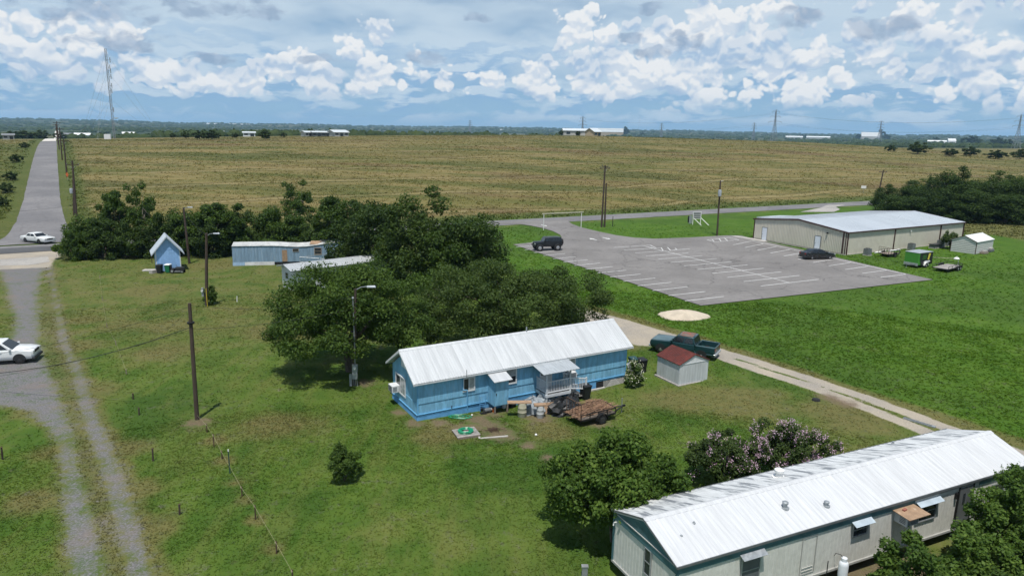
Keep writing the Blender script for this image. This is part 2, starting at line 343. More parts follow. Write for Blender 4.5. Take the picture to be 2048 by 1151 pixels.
# ------------------------------------------------------------------ mesh helpers
class MB:
    """collects simple shapes; build() links them as one mesh object"""
    def __init__(s): s.v = []; s.f = []
    def add(s, vs, fs):
        n = len(s.v); s.v += [tuple(p) for p in vs]; s.f += [tuple(i + n for i in f) for f in fs]; return s
    def box(s, x0, x1, y0, y1, z0, z1):
        return s.add([(x0, y0, z0), (x1, y0, z0), (x1, y1, z0), (x0, y1, z0), (x0, y0, z1), (x1, y0, z1), (x1, y1, z1), (x0, y1, z1)],
                     [(3, 2, 1, 0), (4, 5, 6, 7), (0, 1, 5, 4), (1, 2, 6, 5), (2, 3, 7, 6), (3, 0, 4, 7)])
    def hexa(s, a):  # 8 points, bottom ring then top ring
        return s.add(a, [(3, 2, 1, 0), (4, 5, 6, 7), (0, 1, 5, 4), (1, 2, 6, 5), (2, 3, 7, 6), (3, 0, 4, 7)])
    def slab(s, a, b, c, d, th):
        """quad a b c d (counter-clockwise seen from outside) given thickness inwards"""
        a, b, c, d = map(Vector, (a, b, c, d)); n = (b - a).cross(d - a).normalized() * th
        return s.hexa([a - n, b - n, c - n, d - n, a, b, c, d])
    def cyl(s, p0, p1, r0, r1=None, n=8, caps=True):
        p0 = Vector(p0); p1 = Vector(p1); r1 = r0 if r1 is None else r1; ax = (p1 - p0)
        if ax.length < 1e-6: return s
        ax.normalize(); e = ax.orthogonal().normalized(); g = ax.cross(e)
        vs = []
        for p, r in ((p0, r0), (p1, r1)):
            for i in range(n):
                a = 2 * math.pi * i / n; vs.append(p + (e * math.cos(a) + g * math.sin(a)) * r)
        fs = [(i, (i + 1) % n, n + (i + 1) % n, n + i) for i in range(n)]
        if caps: fs += [tuple(range(n - 1, -1, -1)), tuple(range(n, 2 * n))]
        return s.add(vs, fs)
    def tube(s, pts, rad, n=6):
        for i in range(len(pts) - 1):
            r0 = rad[i] if isinstance(rad, (list, tuple)) else rad; r1 = rad[i + 1] if isinstance(rad, (list, tuple)) else rad
            s.cyl(pts[i], pts[i + 1], r0, r1, n, caps=(i in (0, len(pts) - 2)))
        return s
    def lathe(s, prof, n=16, c=(0, 0, 0)):
        vs = []
        for r, z in prof:
            for i in range(n):
                a = 2 * math.pi * i / n; vs.append((c[0] + r * math.cos(a), c[1] + r * math.sin(a), c[2] + z))
        fs = []
        for k in range(len(prof) - 1):
            for i in range(n): fs.append((k * n + i, k * n + (i + 1) % n, (k + 1) * n + (i + 1) % n, (k + 1) * n + i))
        fs += [tuple(range(n - 1, -1, -1)), tuple(range((len(prof) - 1) * n, len(prof) * n))]
        return s.add(vs, fs)
    def prism(s, pts, axis, a0, a1):
        """polygon pts extruded from a0 to a1 along axis 'x','y' or 'z'"""
        n = len(pts)
        mk = {'x': lambda p, a: (a, p[0], p[1]), 'y': lambda p, a: (p[0], a, p[1]), 'z': lambda p, a: (p[0], p[1], a)}[axis]
        vs = [mk(p, a0) for p in pts] + [mk(p, a1) for p in pts]
        fs = [tuple(range(n - 1, -1, -1)), tuple(range(n, 2 * n))] + [(i, (i + 1) % n, n + (i + 1) % n, n + i) for i in range(n)]
        return s.add(vs, fs)
    def sheet(s, prof, y0, y1, th=.02):
        """ribbed sheet: cross profile [(x, z)] run along y, with thickness"""
        n = len(prof); vs = []
        for y in (y0, y1):
            for x, z in prof: vs.append((x, y, z))
            for x, z in prof: vs.append((x, y, z - th))
        fs = []
        for i in range(n - 1):
            fs.append((i, i + 1, 2 * n + i + 1, 2 * n + i)); fs.append((n + i + 1, n + i, 3 * n + i, 3 * n + i + 1))
            fs.append((i + 1, i, n + i, n + i + 1)); fs.append((2 * n + i, 2 * n + i + 1, 3 * n + i + 1, 3 * n + i))
        fs += [(0, 2 * n, 3 * n, n), (n - 1, 2 * n - 1, 4 * n - 1, 3 * n - 1)]
        return s.add(vs, fs)
    def loft(s, rings, closed=True, caps=True):
        n = len(rings[0]); vs = [p for r in rings for p in r]; fs = []
        for k in range(len(rings) - 1):
            for i in range(n if closed else n - 1): fs.append((k * n + i, k * n + (i + 1) % n, (k + 1) * n + (i + 1) % n, (k + 1) * n + i))
        if caps: fs += [tuple(range(n - 1, -1, -1)), tuple(range((len(rings) - 1) * n, len(rings) * n))]
        return s.add(vs, fs)
    def mesh(s, name, fix=True):
        me = bpy.data.meshes.new(name); me.from_pydata(s.v, [], s.f)
        if fix:
            bm = bmesh.new(); bm.from_mesh(me); bmesh.ops.recalc_face_normals(bm, faces=bm.faces); bm.to_mesh(me); bm.free()
        return me
    def build(s, name, mat, parent=None, smooth=False, bevel=0., **kw):
        me = s.mesh(name)
        return link(name, me, mat, parent, smooth, bevel, **kw)
def link(name, me, mat, parent=None, smooth=False, bevel=0., loc=None, rot=None):
    if mat is not None and not me.materials: me.materials.append(MATS[mat])
    o = bpy.data.objects.new(name, me); COL.objects.link(o)
    if parent: o.parent = parent
    if loc is not None: o.location = loc
    if rot is not None: o.rotation_euler = rot
    if smooth:
        for p in me.polygons: p.use_smooth = True
        if smooth == 'auto':
            try: me.set_sharp_from_angle(angle=R(38))
            except Exception: pass
    if bevel:
        b = o.modifiers.new('bevel', 'BEVEL'); b.width = bevel; b.segments = 2; b.limit_method = 'ANGLE'; b.angle_limit = R(35)
    return o
def tag(o, label, cat, group=None):
    o['label'] = label; o['category'] = cat
    if group: o['group'] = group
    return o
def thing(name, label, cat, loc=(0, 0, 0), rz=0., group=None):
    o = bpy.data.objects.new(name, None); COL.objects.link(o); o.empty_display_size = .3
    o.location = loc; o.rotation_euler = (0, 0, rz); return tag(o, label, cat, group)
def dup(root, loc=None, rz=None, label=None):
    r = root.copy(); COL.objects.link(r)
    if loc is not None: r.location = loc
    if rz is not None: r.rotation_euler = (0, 0, rz)
    if label: r['label'] = label
    for ch in list(root.children):
        c = ch.copy(); COL.objects.link(c); c.parent = r
        for g in list(ch.children):
            d = g.copy(); COL.objects.link(d); d.parent = c
    return r
def struct(o): o['kind'] = 'structure'; return o
def stuff(o): o['kind'] = 'stuff'; return o
def raw_mesh(name, V, F, mat, attrs=None):
    """fast numpy mesh: V (n,3), F (m,k)"""
    me = bpy.data.meshes.new(name); n = len(V); m, k = F.shape
    me.vertices.add(n); me.vertices.foreach_set('co', np.ascontiguousarray(V, np.float32).ravel())
    me.loops.add(m * k); me.loops.foreach_set('vertex_index', np.ascontiguousarray(F, np.int32).ravel())
    me.polygons.add(m); me.polygons.foreach_set('loop_start', np.arange(0, m * k, k, dtype=np.int32))
    try: me.polygons.foreach_set('loop_total', np.full(m, k, np.int32))
    except Exception: pass
    for nm, arr in (attrs or {}).items():
        if arr.ndim == 2:
            a = me.attributes.new(nm, 'FLOAT_COLOR', 'POINT'); a.data.foreach_set('color', np.ascontiguousarray(arr, np.float32).ravel())
        else:
            a = me.attributes.new(nm, 'FLOAT', 'POINT'); a.data.foreach_set('value', np.ascontiguousarray(arr, np.float32))
    me.update(calc_edges=True)
    if mat: me.materials.append(MATS[mat])
    return me

# ------------------------------------------------------------------ ground masks
def G2(pts): return np.array([at(u, v)[:2] for u, v in pts])
def sdpoly(x, y, poly):
    """signed distance to a polygon, positive inside"""
    d = np.full(x.shape, 1e9); ins = np.zeros(x.shape, bool); n = len(poly)
    for i in range(n):
        ax, ay = poly[i]; bx, by = poly[(i + 1) % n]; ex, ey = bx - ax, by - ay
        t = np.clip(((x - ax) * ex + (y - ay) * ey) / (ex * ex + ey * ey + 1e-9), 0, 1)
        d = np.minimum(d, np.hypot(x - ax - t * ex, y - ay - t * ey))
        c = ((ay > y) != (by > y)) & (x < (bx - ax) * (y - ay) / (by - ay + 1e-12) + ax); ins ^= c
    return np.where(ins, d, -d)
def sdline(x, y, pts):
    d = np.full(x.shape, 1e9)
    for (ax, ay), (bx, by) in zip(pts[:-1], pts[1:]):
        ex, ey = bx - ax, by - ay; t = np.clip(((x - ax) * ex + (y - ay) * ey) / (ex * ex + ey * ey + 1e-9), 0, 1)
        d = np.minimum(d, np.hypot(x - ax - t * ex, y - ay - t * ey))
    return d
def strip_poly(rows):  # rows of (v, u_left, u_right)
    return G2([(l, v) for v, l, r in rows] + [(r, v) for v, l, r in rows[::-1]])
RUT_L = strip_poly([(522, -40, 96), (545, 2, 84), (585, 14, 76), (640, 30, 77), (690, 20, 82), (720, -30, 92), (760, -60, 104), (800, -60, 122), (822, 60, 128), (868, 106, 146), (935, 124, 156), (1007, 127, 178), (1079, 132, 194), (1151, 136, 214), (1250, 150, 232)])
RUT_R = strip_poly([(530, 92, 104), (585, 104, 114), (640, 112, 127), (690, 120, 137), (744, 144, 168), (815, 158, 190), (868, 172, 216), (935, 196, 246), (1007, 214, 272), (1079, 230, 292), (1151, 248, 316), (1250, 262, 340)])
MID = strip_poly([(585, 84, 106), (640, 80, 112), (744, 100, 144), (868, 144, 172), (935, 155, 196), (1007, 178, 214), (1079, 194, 230), (1151, 214, 248)])
XROAD = G2([(-60, 503), (135, 497), (128, 508), (104, 519), (97, 534), (-40, 540)])
PAD = G2([(1150, 610), (1195, 624), (1250, 638), (1350, 668), (1408, 690), (1440, 708), (1395, 712), (1330, 694), (1268, 690), (1225, 672), (1150, 640)])
DR1 = G2([(1395, 688), (1494, 717), (1640, 764), (1760, 805), (1880, 850), (2060, 912), (2200, 960)])
DR2 = G2([(1395, 698), (1435, 711), (1494, 732), (1640, 779), (1760, 826), (1850, 862), (2000, 922), (2200, 1000)])
DREDGE = G2([(1185, 616), (1345, 662), (1500, 712), (1700, 778), (2048, 888)])
DRY_R = G2([(1900, 436), (2100, 430), (2100, 486), (2030, 478), (1985, 470), (1925, 470)])
DIRT = [(*at(u, v)[:2], r) for u, v, r in ((955, 838, 1.0), (975, 850, 1.1), (1000, 868, 1.2), (930, 856, .9), (985, 825, .8), (880, 845, .7), (1060, 890, .6), (1100, 918, .6), (830, 846, .7), (800, 825, .6), (395, 845, .9), (1660, 795, .9), (1690, 806, .9), (1075, 832, 1.2), (1195, 845, 1.0), (1560, 530, 1.2), (730, 765, .8), (1790, 1130, 2.2), (1700, 1140, 1.6))]
YEL = [(*at(u, v)[:2], r) for u, v, r in ((240, 900, 1.6), (270, 980, 1.5), (300, 1060, 1.4), (190, 780, 1.8), (160, 690, 2.2), (170, 640, 2.5), (110, 900, 1.4), (70, 1000, 1.5), (60, 820, 1.5), (560, 850, 2.5), (330, 700, 3.), (250, 650, 3.), (300, 580, 5.), (560, 660, 4.), (880, 870, 2.), (1480, 800, 4.), (1700, 830, 4.), (1350, 800, 3.), (1100, 860, 2.), (430, 530, 5.), (620, 545, 4.), (1250, 690, 1.6), (350, 650, 3.), (430, 880, .7), (448, 920, .7), (470, 965, .6), (490, 1000, .6), (511, 1040, .6), (545, 1095, .6))]
NROAD = at(78, 487)
def vnoise(x, y, sc, seed=0):
    """cheap smooth value noise for masks"""
    def h(i, j): return np.modf(np.abs(np.sin(i * 127.1 + j * 311.7 + seed * 17.3) * 43758.5323))[0]
    X = x / sc; Y = y / sc; i = np.floor(X); j = np.floor(Y); f = X - i; g = Y - j; f = f * f * (3 - 2 * f); g = g * g * (3 - 2 * g)
    return (h(i, j) * (1 - f) + h(i + 1, j) * f) * (1 - g) + (h(i, j + 1) * (1 - f) + h(i + 1, j + 1) * f) * g
def masks(x, y):
    s, a = road_sa(x, y); r = np.hypot(x, y)
    near = r < 270
    def only(fn, default=-9.):
        o = np.full(x.shape, default); o[near] = fn(x[near], y[near]); return o
    grav = np.maximum(sstep(-.75, .75, only(lambda x, y: sdpoly(x, y, RUT_L))) * .76, sstep(-.6, .7, only(lambda x, y: sdpoly(x, y, RUT_R))) * np.interp(y, [24, 34, 44, 70], [.62, .66, .80, .80]))
    mid = sstep(-.3, .5, only(lambda x, y: sdpoly(x, y, MID)))
    cal = np.maximum(sstep(-.5, .6, only(lambda x, y: sdpoly(x, y, PAD))), sstep(-1., .6, only(lambda x, y: sdpoly(x, y, XROAD))))
    cal = np.maximum(cal, sstep(.85, .35, only(lambda x, y: sdline(x, y, DR1), 9.))); cal = np.maximum(cal, sstep(.85, .35, only(lambda x, y: sdline(x, y, DR2), 9.)))
    # lush hay meadow right of the caliche drive
    sx = np.interp(y, DREDGE[::-1, 1], DREDGE[::-1, 0]); lush = sstep(-.2, .9, np.where(y > DREDGE[0, 1], x - (DREDGE[0, 0] - (y - DREDGE[0, 1]) * .5), x - sx)) * sstep(-3, -9, s)
    field = sstep(5, 11, s) * sstep(900, 420, s)
    dirt = np.zeros(x.shape); yel = np.zeros(x.shape)
    for cx, cy, rr in DIRT: dirt = np.maximum(dirt, np.exp(-((x - cx) ** 2 + (y - cy) ** 2) / (rr * rr)))
    for cx, cy, rr in YEL: yel = np.maximum(yel, np.exp(-((x - cx) ** 2 + (y - cy) ** 2) / (rr * rr)))
    yel = np.maximum(yel, .75 * sstep(1.0, .15, only(lambda x, y: np.abs(sdpoly(x, y, RUT_R)), 9.))); yel = np.maximum(yel, .6 * sstep(.9, .1, only(lambda x, y: np.abs(sdpoly(x, y, RUT_L)), 9.)))
    yel = np.maximum(yel, .85 * sstep(1.6, .4, only(lambda x, y: sdline(x, y, DREDGE), 9.)))
    dry = sstep(-2, 2, only(lambda x, y: sdpoly(x, y, DRY_R)))
    yel = np.maximum(yel, dry * .9); yel = np.maximum(yel, .50 * sstep(46, 64, y) * sstep(-6, -14, x) * sstep(0, -8, s)); yel = np.maximum(yel, .42 * sstep(12, 22, x) * sstep(60, 40, y) * (1 - lush))
    verge = sstep(3.2, 5, np.abs(s)) * sstep(16, 8, np.abs(s)) * (s > 0)
    c0 = NROAD; rd = np.abs((x - c0[0]) * .847 + (y - c0[1]) * .532); left = ((x - c0[0]) * .847 + (y - c0[1]) * .532) < 0
    verge = np.maximum(verge, sstep(11, 5, rd) * (s > 3) * .95); verge = np.maximum(verge, left * (s > 3) * sstep(300, 200, s) * .62)
    far = sstep(330, 520, s)
    return np.stack([lush, field, grav, mid], 1), np.stack([cal, dirt, yel, verge], 1), far
def ground_mat(name='ground', blades=False):
    m, t, b, out = base_mat(name)
    g = t.new('ShaderNodeNewGeometry'); p = g.outputs['Position']
    def attr(n):
        a = t.new('ShaderNodeAttribute', attribute_name=n); s = t.new('ShaderNodeSeparateColor'); t.l.new(a.outputs['Color'], s.inputs[0]); return list(s.outputs) + [a.outputs['Alpha']]
    lush, field, grav, mid = attr('m1'); cal, dirt, yel, verge = attr('m2')
    far = t.new('ShaderNodeAttribute', attribute_name='far').outputs['Fac']
    flat = t.mapping(p, (1, 1, .02))
    nA = t.noise(flat, .06, 4, .55); nB = t.noise(flat, .33, 5, .6); nC = t.noise(flat, 1.7, 5, .65); nD = t.noise(p, 9., 4, .7); nE = t.noise(p, 26., 3, .7)
    def edge(mk, n, amp=.9, w=.12): return t.smooth(t.math('ADD', mk, t.math('MULTIPLY', t.math('SUBTRACT', n, .5), amp)), .5 - w, .5 + w)
    # mown lawn
    c = t.mix(t.smooth(nB, .34, .66), (.052, .106, .013, 1), (.090, .142, .021, 1))
    mow = t.noise(t.mapping(p, (.9, .09, .02), rot=(0, 0, R(-20))), 1.1, 4, .6)
    c = t.mix(t.smooth(mow, .44, .68, 0, .40), c, (.135, .148, .040, 1))
    c = t.mix(t.smooth(nA, .48, .70, 0, .5), c, (.118, .132, .036, 1))
    c = t.mix(t.smooth(nC, .54, .74, 0, .38), c, (.024, .042, .010, 1))
    nP = t.noise(t.mapping(p, (1, .7, .02), rot=(0, 0, R(-28)), loc=(5, 3, 0)), .14, 7, .66, .4)
    c = t.mix(t.smooth(nP, .54, .70, 0, .55), c, (.150, .155, .044, 1)); c = t.mix(t.smooth(nP, .34, .49, .80, 0), c, (.036, .084, .010, 1))
    # lush meadow
    ml = t.mix(t.smooth(nB, .3, .7), (.052, .118, .009, 1), (.080, .152, .014, 1))
    ml = t.mix(t.smooth(nA, .42, .64, 0, .55), ml, (.045, .090, .013, 1))
    ml = t.mix(t.smooth(nC, .5, .72, 0, .5), ml, (.030, .062, .008, 1))
    c = t.mix(edge(lush, nC, .7), c, ml)
    # dry grass, bare soil
    dryc = t.mix(t.smooth(nC, .35, .7), (.165, .140, .056, 1), (.110, .108, .036, 1))
    c = t.mix(t.math('MULTIPLY', edge(yel, nB, 1.3, .40), .80), c, dryc)
    # hay field: streaks follow the mowing rows
    st = t.noise(t.mapping(p, (.022, .075, .0), rot=(0, 0, R(-24))), 1., 7, .68, .3); st2 = t.noise(t.mapping(p, (.035, .10, .0), rot=(0, 0, R(-14)), loc=(9, 4, 0)), 1., 7, .65)
    fc = t.mix(t.smooth(st, .36, .62), (.118, .120, .032, 1), (.230, .182, .074, 1))
    fc = t.mix(t.smooth(st2, .48, .66, 0, .65), fc, (.070, .088, .020, 1))
    fc = t.mix(t.smooth(t.noise(t.mapping(p, (.008, .04, 0), rot=(0, 0, R(-16)), loc=(3, 1, 0)), 1., 6, .65), .50, .68, 0, .7), fc, (.120, .076, .038, 1))
    fn = t.noise(t.mapping(p, (.09, .22, 0), rot=(0, 0, R(-24))), 1., 6, .72); fc = t.mix(t.smooth(fn, .50, .72, 0, .55), fc, (.072, .070, .022, 1)); fc = t.mix(t.smooth(fn, .28, .44, .55, 0), fc, (.245, .200, .092, 1))
    fc = t.mix(t.smooth(nC, .48, .72, 0, .55), fc, (.058, .058, .018, 1))
    dp = t.new('ShaderNodeVectorMath', operation='DOT_PRODUCT'); t.set(dp.inputs[0], p); dp.inputs[1].default_value = (RN[0], RN[1], 0)
    ss = t.math('ADD', dp.outputs['Value'], t.math('MULTIPLY', t.noise(flat, .008, 2, .5), 46.))
    fr = t.math('ABSOLUTE', t.math('SUBTRACT', t.math('FRACT', t.math('DIVIDE', ss, 23.)), .5))
    fc = t.mix(t.math('MULTIPLY', t.smooth(fr, .425, .49), t.smooth(nB, .3, .6, .25, .75)), fc, (.275, .225, .110, 1)); fc = t.mix(t.math('MULTIPLY', t.smooth(fr, .36, .42), t.smooth(fr, .46, .425, 0, .55)), fc, (.085, .072, .026, 1))
    pn = t.noise(t.mapping(p, (.010, .034, 0), rot=(0, 0, R(-27)), loc=(2, 7, 0)), 1., 6, .62, .2); fc = t.mix(t.smooth(pn, .52, .62, 0, .62), fc, (.060, .078, .018, 1)); fc = t.mix(t.smooth(pn, .34, .44, .55, 0), fc, (.135, .090, .046, 1))
    c = t.mix(edge(field, nB, .6), c, fc)
    c = t.mix(t.math('MULTIPLY', edge(verge, nB, 1.1, .3), .85), c, t.mix(t.smooth(nC, .4, .7), (.056, .086, .016, 1), (.112, .120, .034, 1)))
    # patchwork of far pasture
    v = t.new('ShaderNodeTexVoronoi'); t.set(v.inputs['Vector'], t.mapping(p, (.0032, .0020, 0))); v.inputs['Scale'].default_value = 1.
    sv = t.new('ShaderNodeSeparateColor'); t.l.new(v.outputs['Color'], sv.inputs[0])
    pc = t.mix(sv.outputs[0], (.050, .075, .026, 1), (.120, .110, .050, 1)); pc = t.mix(t.smooth(sv.outputs[1], .5, .8), pc, (.040, .058, .022, 1))
    pc = t.mix(t.smooth(t.noise(p, .01, 5, .6), .45, .65, 0, .6), pc, (.040, .060, .022, 1))
    c = t.mix(far, c, pc)
    # tracks
    gc = t.mix(t.smooth(nD, .35, .7), (.115, .112, .120, 1), (.205, .200, .208, 1)); gc = t.mix(t.smooth(nE, .45, .75, 0, .6), gc, (.33, .325, .33, 1)); gc = t.mix(t.smooth(nB, .5, .75, 0, .6), gc, (.215, .165, .125, 1))
    c = t.mix(t.math('MULTIPLY', edge(mid, nC, 1.2, .3), .35), c, (.130, .115, .060, 1))
    c = t.mix(edge(grav, t.math('ADD', t.math('MULTIPLY', nB, .30), t.math('ADD', t.math('MULTIPLY', nC, .40), t.math('MULTIPLY', nD, .30))), 3.6, .36), c, gc)
    kc = t.mix(t.smooth(nB, .3, .7), (.40, .345, .27, 1), (.29, .265, .235, 1)); kc = t.mix(t.smooth(nD, .4, .75, 0, .5), kc, (.50, .45, .37, 1))
    c = t.mix(edge(cal, t.math('ADD', t.math('MULTIPLY', nC, .6), t.math('MULTIPLY', nD, .4)), 1.3, .2), c, kc)
    dc = t.mix(t.smooth(nD, .35, .7), (.135, .095, .062, 1), (.195, .150, .105, 1))
    c = t.mix(t.math('MULTIPLY', edge(dirt, nC, 1.6, .42), .85), c, dc)
    # blade-scale light and dark
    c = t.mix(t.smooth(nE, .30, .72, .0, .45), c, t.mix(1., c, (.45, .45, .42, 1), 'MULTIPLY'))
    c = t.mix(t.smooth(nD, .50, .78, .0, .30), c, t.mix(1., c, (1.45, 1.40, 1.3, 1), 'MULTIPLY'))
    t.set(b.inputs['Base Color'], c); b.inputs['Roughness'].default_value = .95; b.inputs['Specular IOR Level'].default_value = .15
    bn = t.new('ShaderNodeBump'); bn.inputs['Strength'].default_value = .5; bn.inputs['Distance'].default_value = .06
    t.set(bn.inputs['Height'], t.math('ADD', nD, t.math('MULTIPLY', nC, .8))); t.l.new(bn.outputs[0], b.inputs['Normal'])
    if blades:
        t.l.remove(b.inputs['Normal'].links[0]); tr = t.new('ShaderNodeBsdfTranslucent'); cb = t.mix(1., c, t.mix(field, (1.22, 1.20, 1.10, 1), (1.62, 1.60, 1.45, 1)), 'MULTIPLY'); t.set(tr.inputs[0], cb); t.set(b.inputs['Base Color'], cb)
        mx = t.new('ShaderNodeMixShader'); mx.inputs[0].default_value = .5; t.l.new(b.outputs[0], mx.inputs[1]); t.l.new(tr.outputs[0], mx.inputs[2]); t.l.new(mx.outputs[0], out.inputs[0])
ground_mat(); ground_mat('grass_blades', True)
def build_ground():
    oy = -60.; rr = list(np.arange(18, 200, .5)); r = rr[-1]
    while r < 10300: r *= 1.02; rr.append(r)
    rr = np.array(rr); th = np.radians(np.linspace(-66, 66, 440))
    X = np.outer(rr, np.sin(th)); Y = oy + np.outer(rr, np.cos(th)); Z = terrain(X, Y)
    n, m = X.shape; V = np.stack([X, Y, Z], -1).reshape(-1, 3)
    i = np.arange(n - 1)[:, None] * m + np.arange(m - 1)[None]
    F = np.stack([i, i + 1, i + m + 1, i + m], -1).reshape(-1, 4)[:, ::-1]
    a, b, f = masks(V[:, 0], V[:, 1])
    me = raw_mesh('ground', V, F, 'ground', {'m1': a, 'm2': b, 'far': f}); o = link('ground', me, None, smooth=True); struct(o)
build_ground()

# ------------------------------------------------------------------ roads, lot, markings
def ribbon(name, pts, widths, mat, lift, step=3.):
    """strip of road following the ground"""
    P = [Vector((p[0], p[1], 0)) for p in pts]; out = []; W = []
    for i in range(len(P) - 1):
        k = max(1, int((P[i + 1] - P[i]).length / step))
        for j in range(k):
            out.append(P[i].lerp(P[i + 1], j / k)); W.append(widths[i] + (widths[i + 1] - widths[i]) * j / k)
    out.append(P[-1]); W.append(widths[-1]); rnd = random.Random(len(name)); V = []; F = []; nc = 5
    for i, p in enumerate(out):
        d = (out[min(i + 1, len(out) - 1)] - out[max(i - 1, 0)]).normalized(); n = Vector((-d.y, d.x, 0))
        for c in range(nc):
            q = p + n * W[i] * (c / (nc - 1) - .5) * (1 + (rnd.uniform(-.02, .02) if c in (0, nc - 1) else 0)); V.append((q.x, q.y, T(q.x, q.y) + lift * (1 if 0 < c < nc - 1 else .8)))
    for i in range(len(out) - 1):
        for c in range(nc - 1): a = i * nc + c; F.append((a, a + nc, a + nc + 1, a + 1))
    mb = MB(); mb.add(V, F); me = mb.mesh(name, False); me.flip_normals(); o = link(name, me, mat, smooth=True); return struct(o)
def flat_poly(name, poly, mat, lift, cut=2.5, parent=None):
    bm = bmesh.new(); vs = [bm.verts.new((x, y, 0)) for x, y in poly]; bm.faces.new(vs)
    xs = [p[0] for p in poly]; ys = [p[1] for p in poly]
    if cut:
        for a, b, nrm in [((v, 0, 0), None, (1, 0, 0)) for v in np.arange(min(xs), max(xs), cut)] + [((0, v, 0), None, (0, 1, 0)) for v in np.arange(min(ys), max(ys), cut)]:
            bmesh.ops.bisect_plane(bm, geom=bm.verts[:] + bm.edges[:] + bm.faces[:], plane_co=a, plane_no=nrm)
    for v in bm.verts: v.co.z = T(v.co.x, v.co.y) + lift
    bmesh.ops.recalc_face_normals(bm, faces=bm.faces)
    if sum(f.normal.z for f in bm.faces) < 0: bmesh.ops.reverse_faces(bm, faces=bm.faces)
    me = bpy.data.meshes.new(name); bm.to_mesh(me); bm.free()
    o = link(name, me, mat, parent)
    if not parent: struct(o)
    return o
def roads():
    # farm road behind the hedge, from the crossing at the left out to the wood at the right
    def rp(a, s=0): return (RO[0] + RT[0] * a + RN[0] * s, RO[1] + RT[1] * a + RN[1] * s)
    ribbon('farm_road', [rp(-190), rp(-78), rp(-40), rp(40), rp(120), rp(190), rp(300)], [6.8, 6.8, 6.8, 7.0, 7.2, 7.2, 7.2], 'asphalt_road', .05)
    ribbon('crossing_asphalt', [rp(-130, -1), rp(-84, -1.2), rp(-70, -1)], [5.2, 5.4, 4.6], 'asphalt_dark', .062)
    # straight road north
    c0 = at(78, 487); d = Vector((-.532, .847, 0)); p = [c0 + d * k for k in (0, 8, 20, 40, 90, 150, 262)]
    ribbon('north_road', [q[:2] for q in p], [13.0, 9.0, 7.0, 6.2, 6.1, 6.1, 6.0], 'asphalt_road', .075)
    q = [c0 + d * k for k in (262.1, 300, 420, 700, 1100, 1700, 2300)]
    ribbon('gravel_road', [k[:2] for k in q], [5.4, 5.4, 5.6, 6, 7, 9, 10], 'gravel_white', .15, 12)
    # parking lot with its entrance
    lot = G2([(1402, 612), (1640, 585.5), (1866, 560), (1740, 531), (1640, 508), (1560, 490), (1503, 477), (1482, 471.5), (1450, 471.5), (1380, 475.5), (1310, 478), (1270, 476), (1235, 471.5), (1190, 462), (1162, 455), (1143, 448), (1136, 442.5), (1150, 439), (960, 446), (985, 449.5), (1020, 448), (1045, 449.5), (1063, 452), (1085, 456.5), (1106, 463), (1120, 470), (1123, 475), (1110, 480), (1060, 486), (1026, 489.5)])
    lo = flat_poly('parking_lot', [tuple(p) for p in lot], 'asphalt_lot', .085, 4.)
    flat_poly('entrance_walk', [tuple(p) for p in G2([(1471, 472.5), (1505, 477.5), (1534, 483.5), (1528, 484.8), (1500, 479.5), (1462, 473.6)])], 'concrete', .13, 0)
    def stripe(a, b, w=.12):
        a = Vector((*a[:2], 0)); b = Vector((*b[:2], 0)); d = (b - a).normalized(); n = Vector((-d.y, d.x, 0)) * w / 2
        flat_poly('painted_line', [tuple((q)[:2]) for q in (a - n, b - n, b + n, a + n)], 'line_paint', .092, 0, lo)
    def rank(la, lb, ra, rb, n):
        la, lb, ra, rb = [Vector((*at(*q)[:2], 0)) for q in (la, lb, ra, rb)]
        for i in range(n): k = i / (n - 1); stripe(la.lerp(lb, k), ra.lerp(rb, k))
    rank((1032, 495), (1370, 603), (1068, 491.5), (1448, 594), 15)
    rank((1227, 495.6), (1521, 573), (1300, 491), (1637, 559.5), 12)
    rank((1466, 490.5), (1761, 555.5), (1502, 483), (1811, 549.4), 11)
    stripe(at(1326, 502), at(1578, 566)); stripe(at(1502, 481.5), at(1811, 549), .16)
    for a, b in (((1285, 492), (1327, 503)), ((1327, 503), (1380, 498)), ((1300, 491), (1313, 497)), ((1322, 496), (1327, 503)), ((1335, 495.5), (1341, 501.5)), ((1350, 497), (1354, 500.5)), ((1283, 491.5), (1306, 497)),
                 ((1414, 480.5), (1430, 484.8)), ((1430, 484.8), (1478, 480.2)), ((1414, 480.5), (1458, 475.5)), ((1458, 475.5), (1478, 480.2)), ((1424, 479.5), (1428, 483.5)), ((1438, 478), (1442, 483)), ((1449, 477), (1455, 482))): stripe(at(*a), at(*b))
    for u, v, s in ((1186, 479, 1), (1213, 477.4, -1), (1088, 451.5, -1)):      # lane arrows
        c = at(u, v); ax = Vector((-RN[0], -RN[1], 0)) * s * -1; n = Vector((-ax.y, ax.x, 0))
        pts = [(-1.1, -.12), (.1, -.12), (.1, -.42), (1.1, 0), (.1, .42), (.1, .12), (-1.1, .12)]
        flat_poly('painted_arrow', [tuple((c + ax * x + n * y)[:2]) for x, y in pts], 'line_paint', .093, 0, lo)
    # lane stub beside the metal building that runs back to the farm road
    flat_poly('gravel_stub', [tuple(p) for p in G2([(1655, 410), (1690, 409.5), (1672, 414), (1680, 419), (1668, 424), (1600, 424), (1640, 416)])], 'gravel_pale', .055, 3.)
    flat_poly('drive_apron', [tuple(p) for p in G2([(0, 519), (96, 513), (99, 523), (60, 530), (0, 531)])], 'gravel_pale', .02, 3.)
roads()

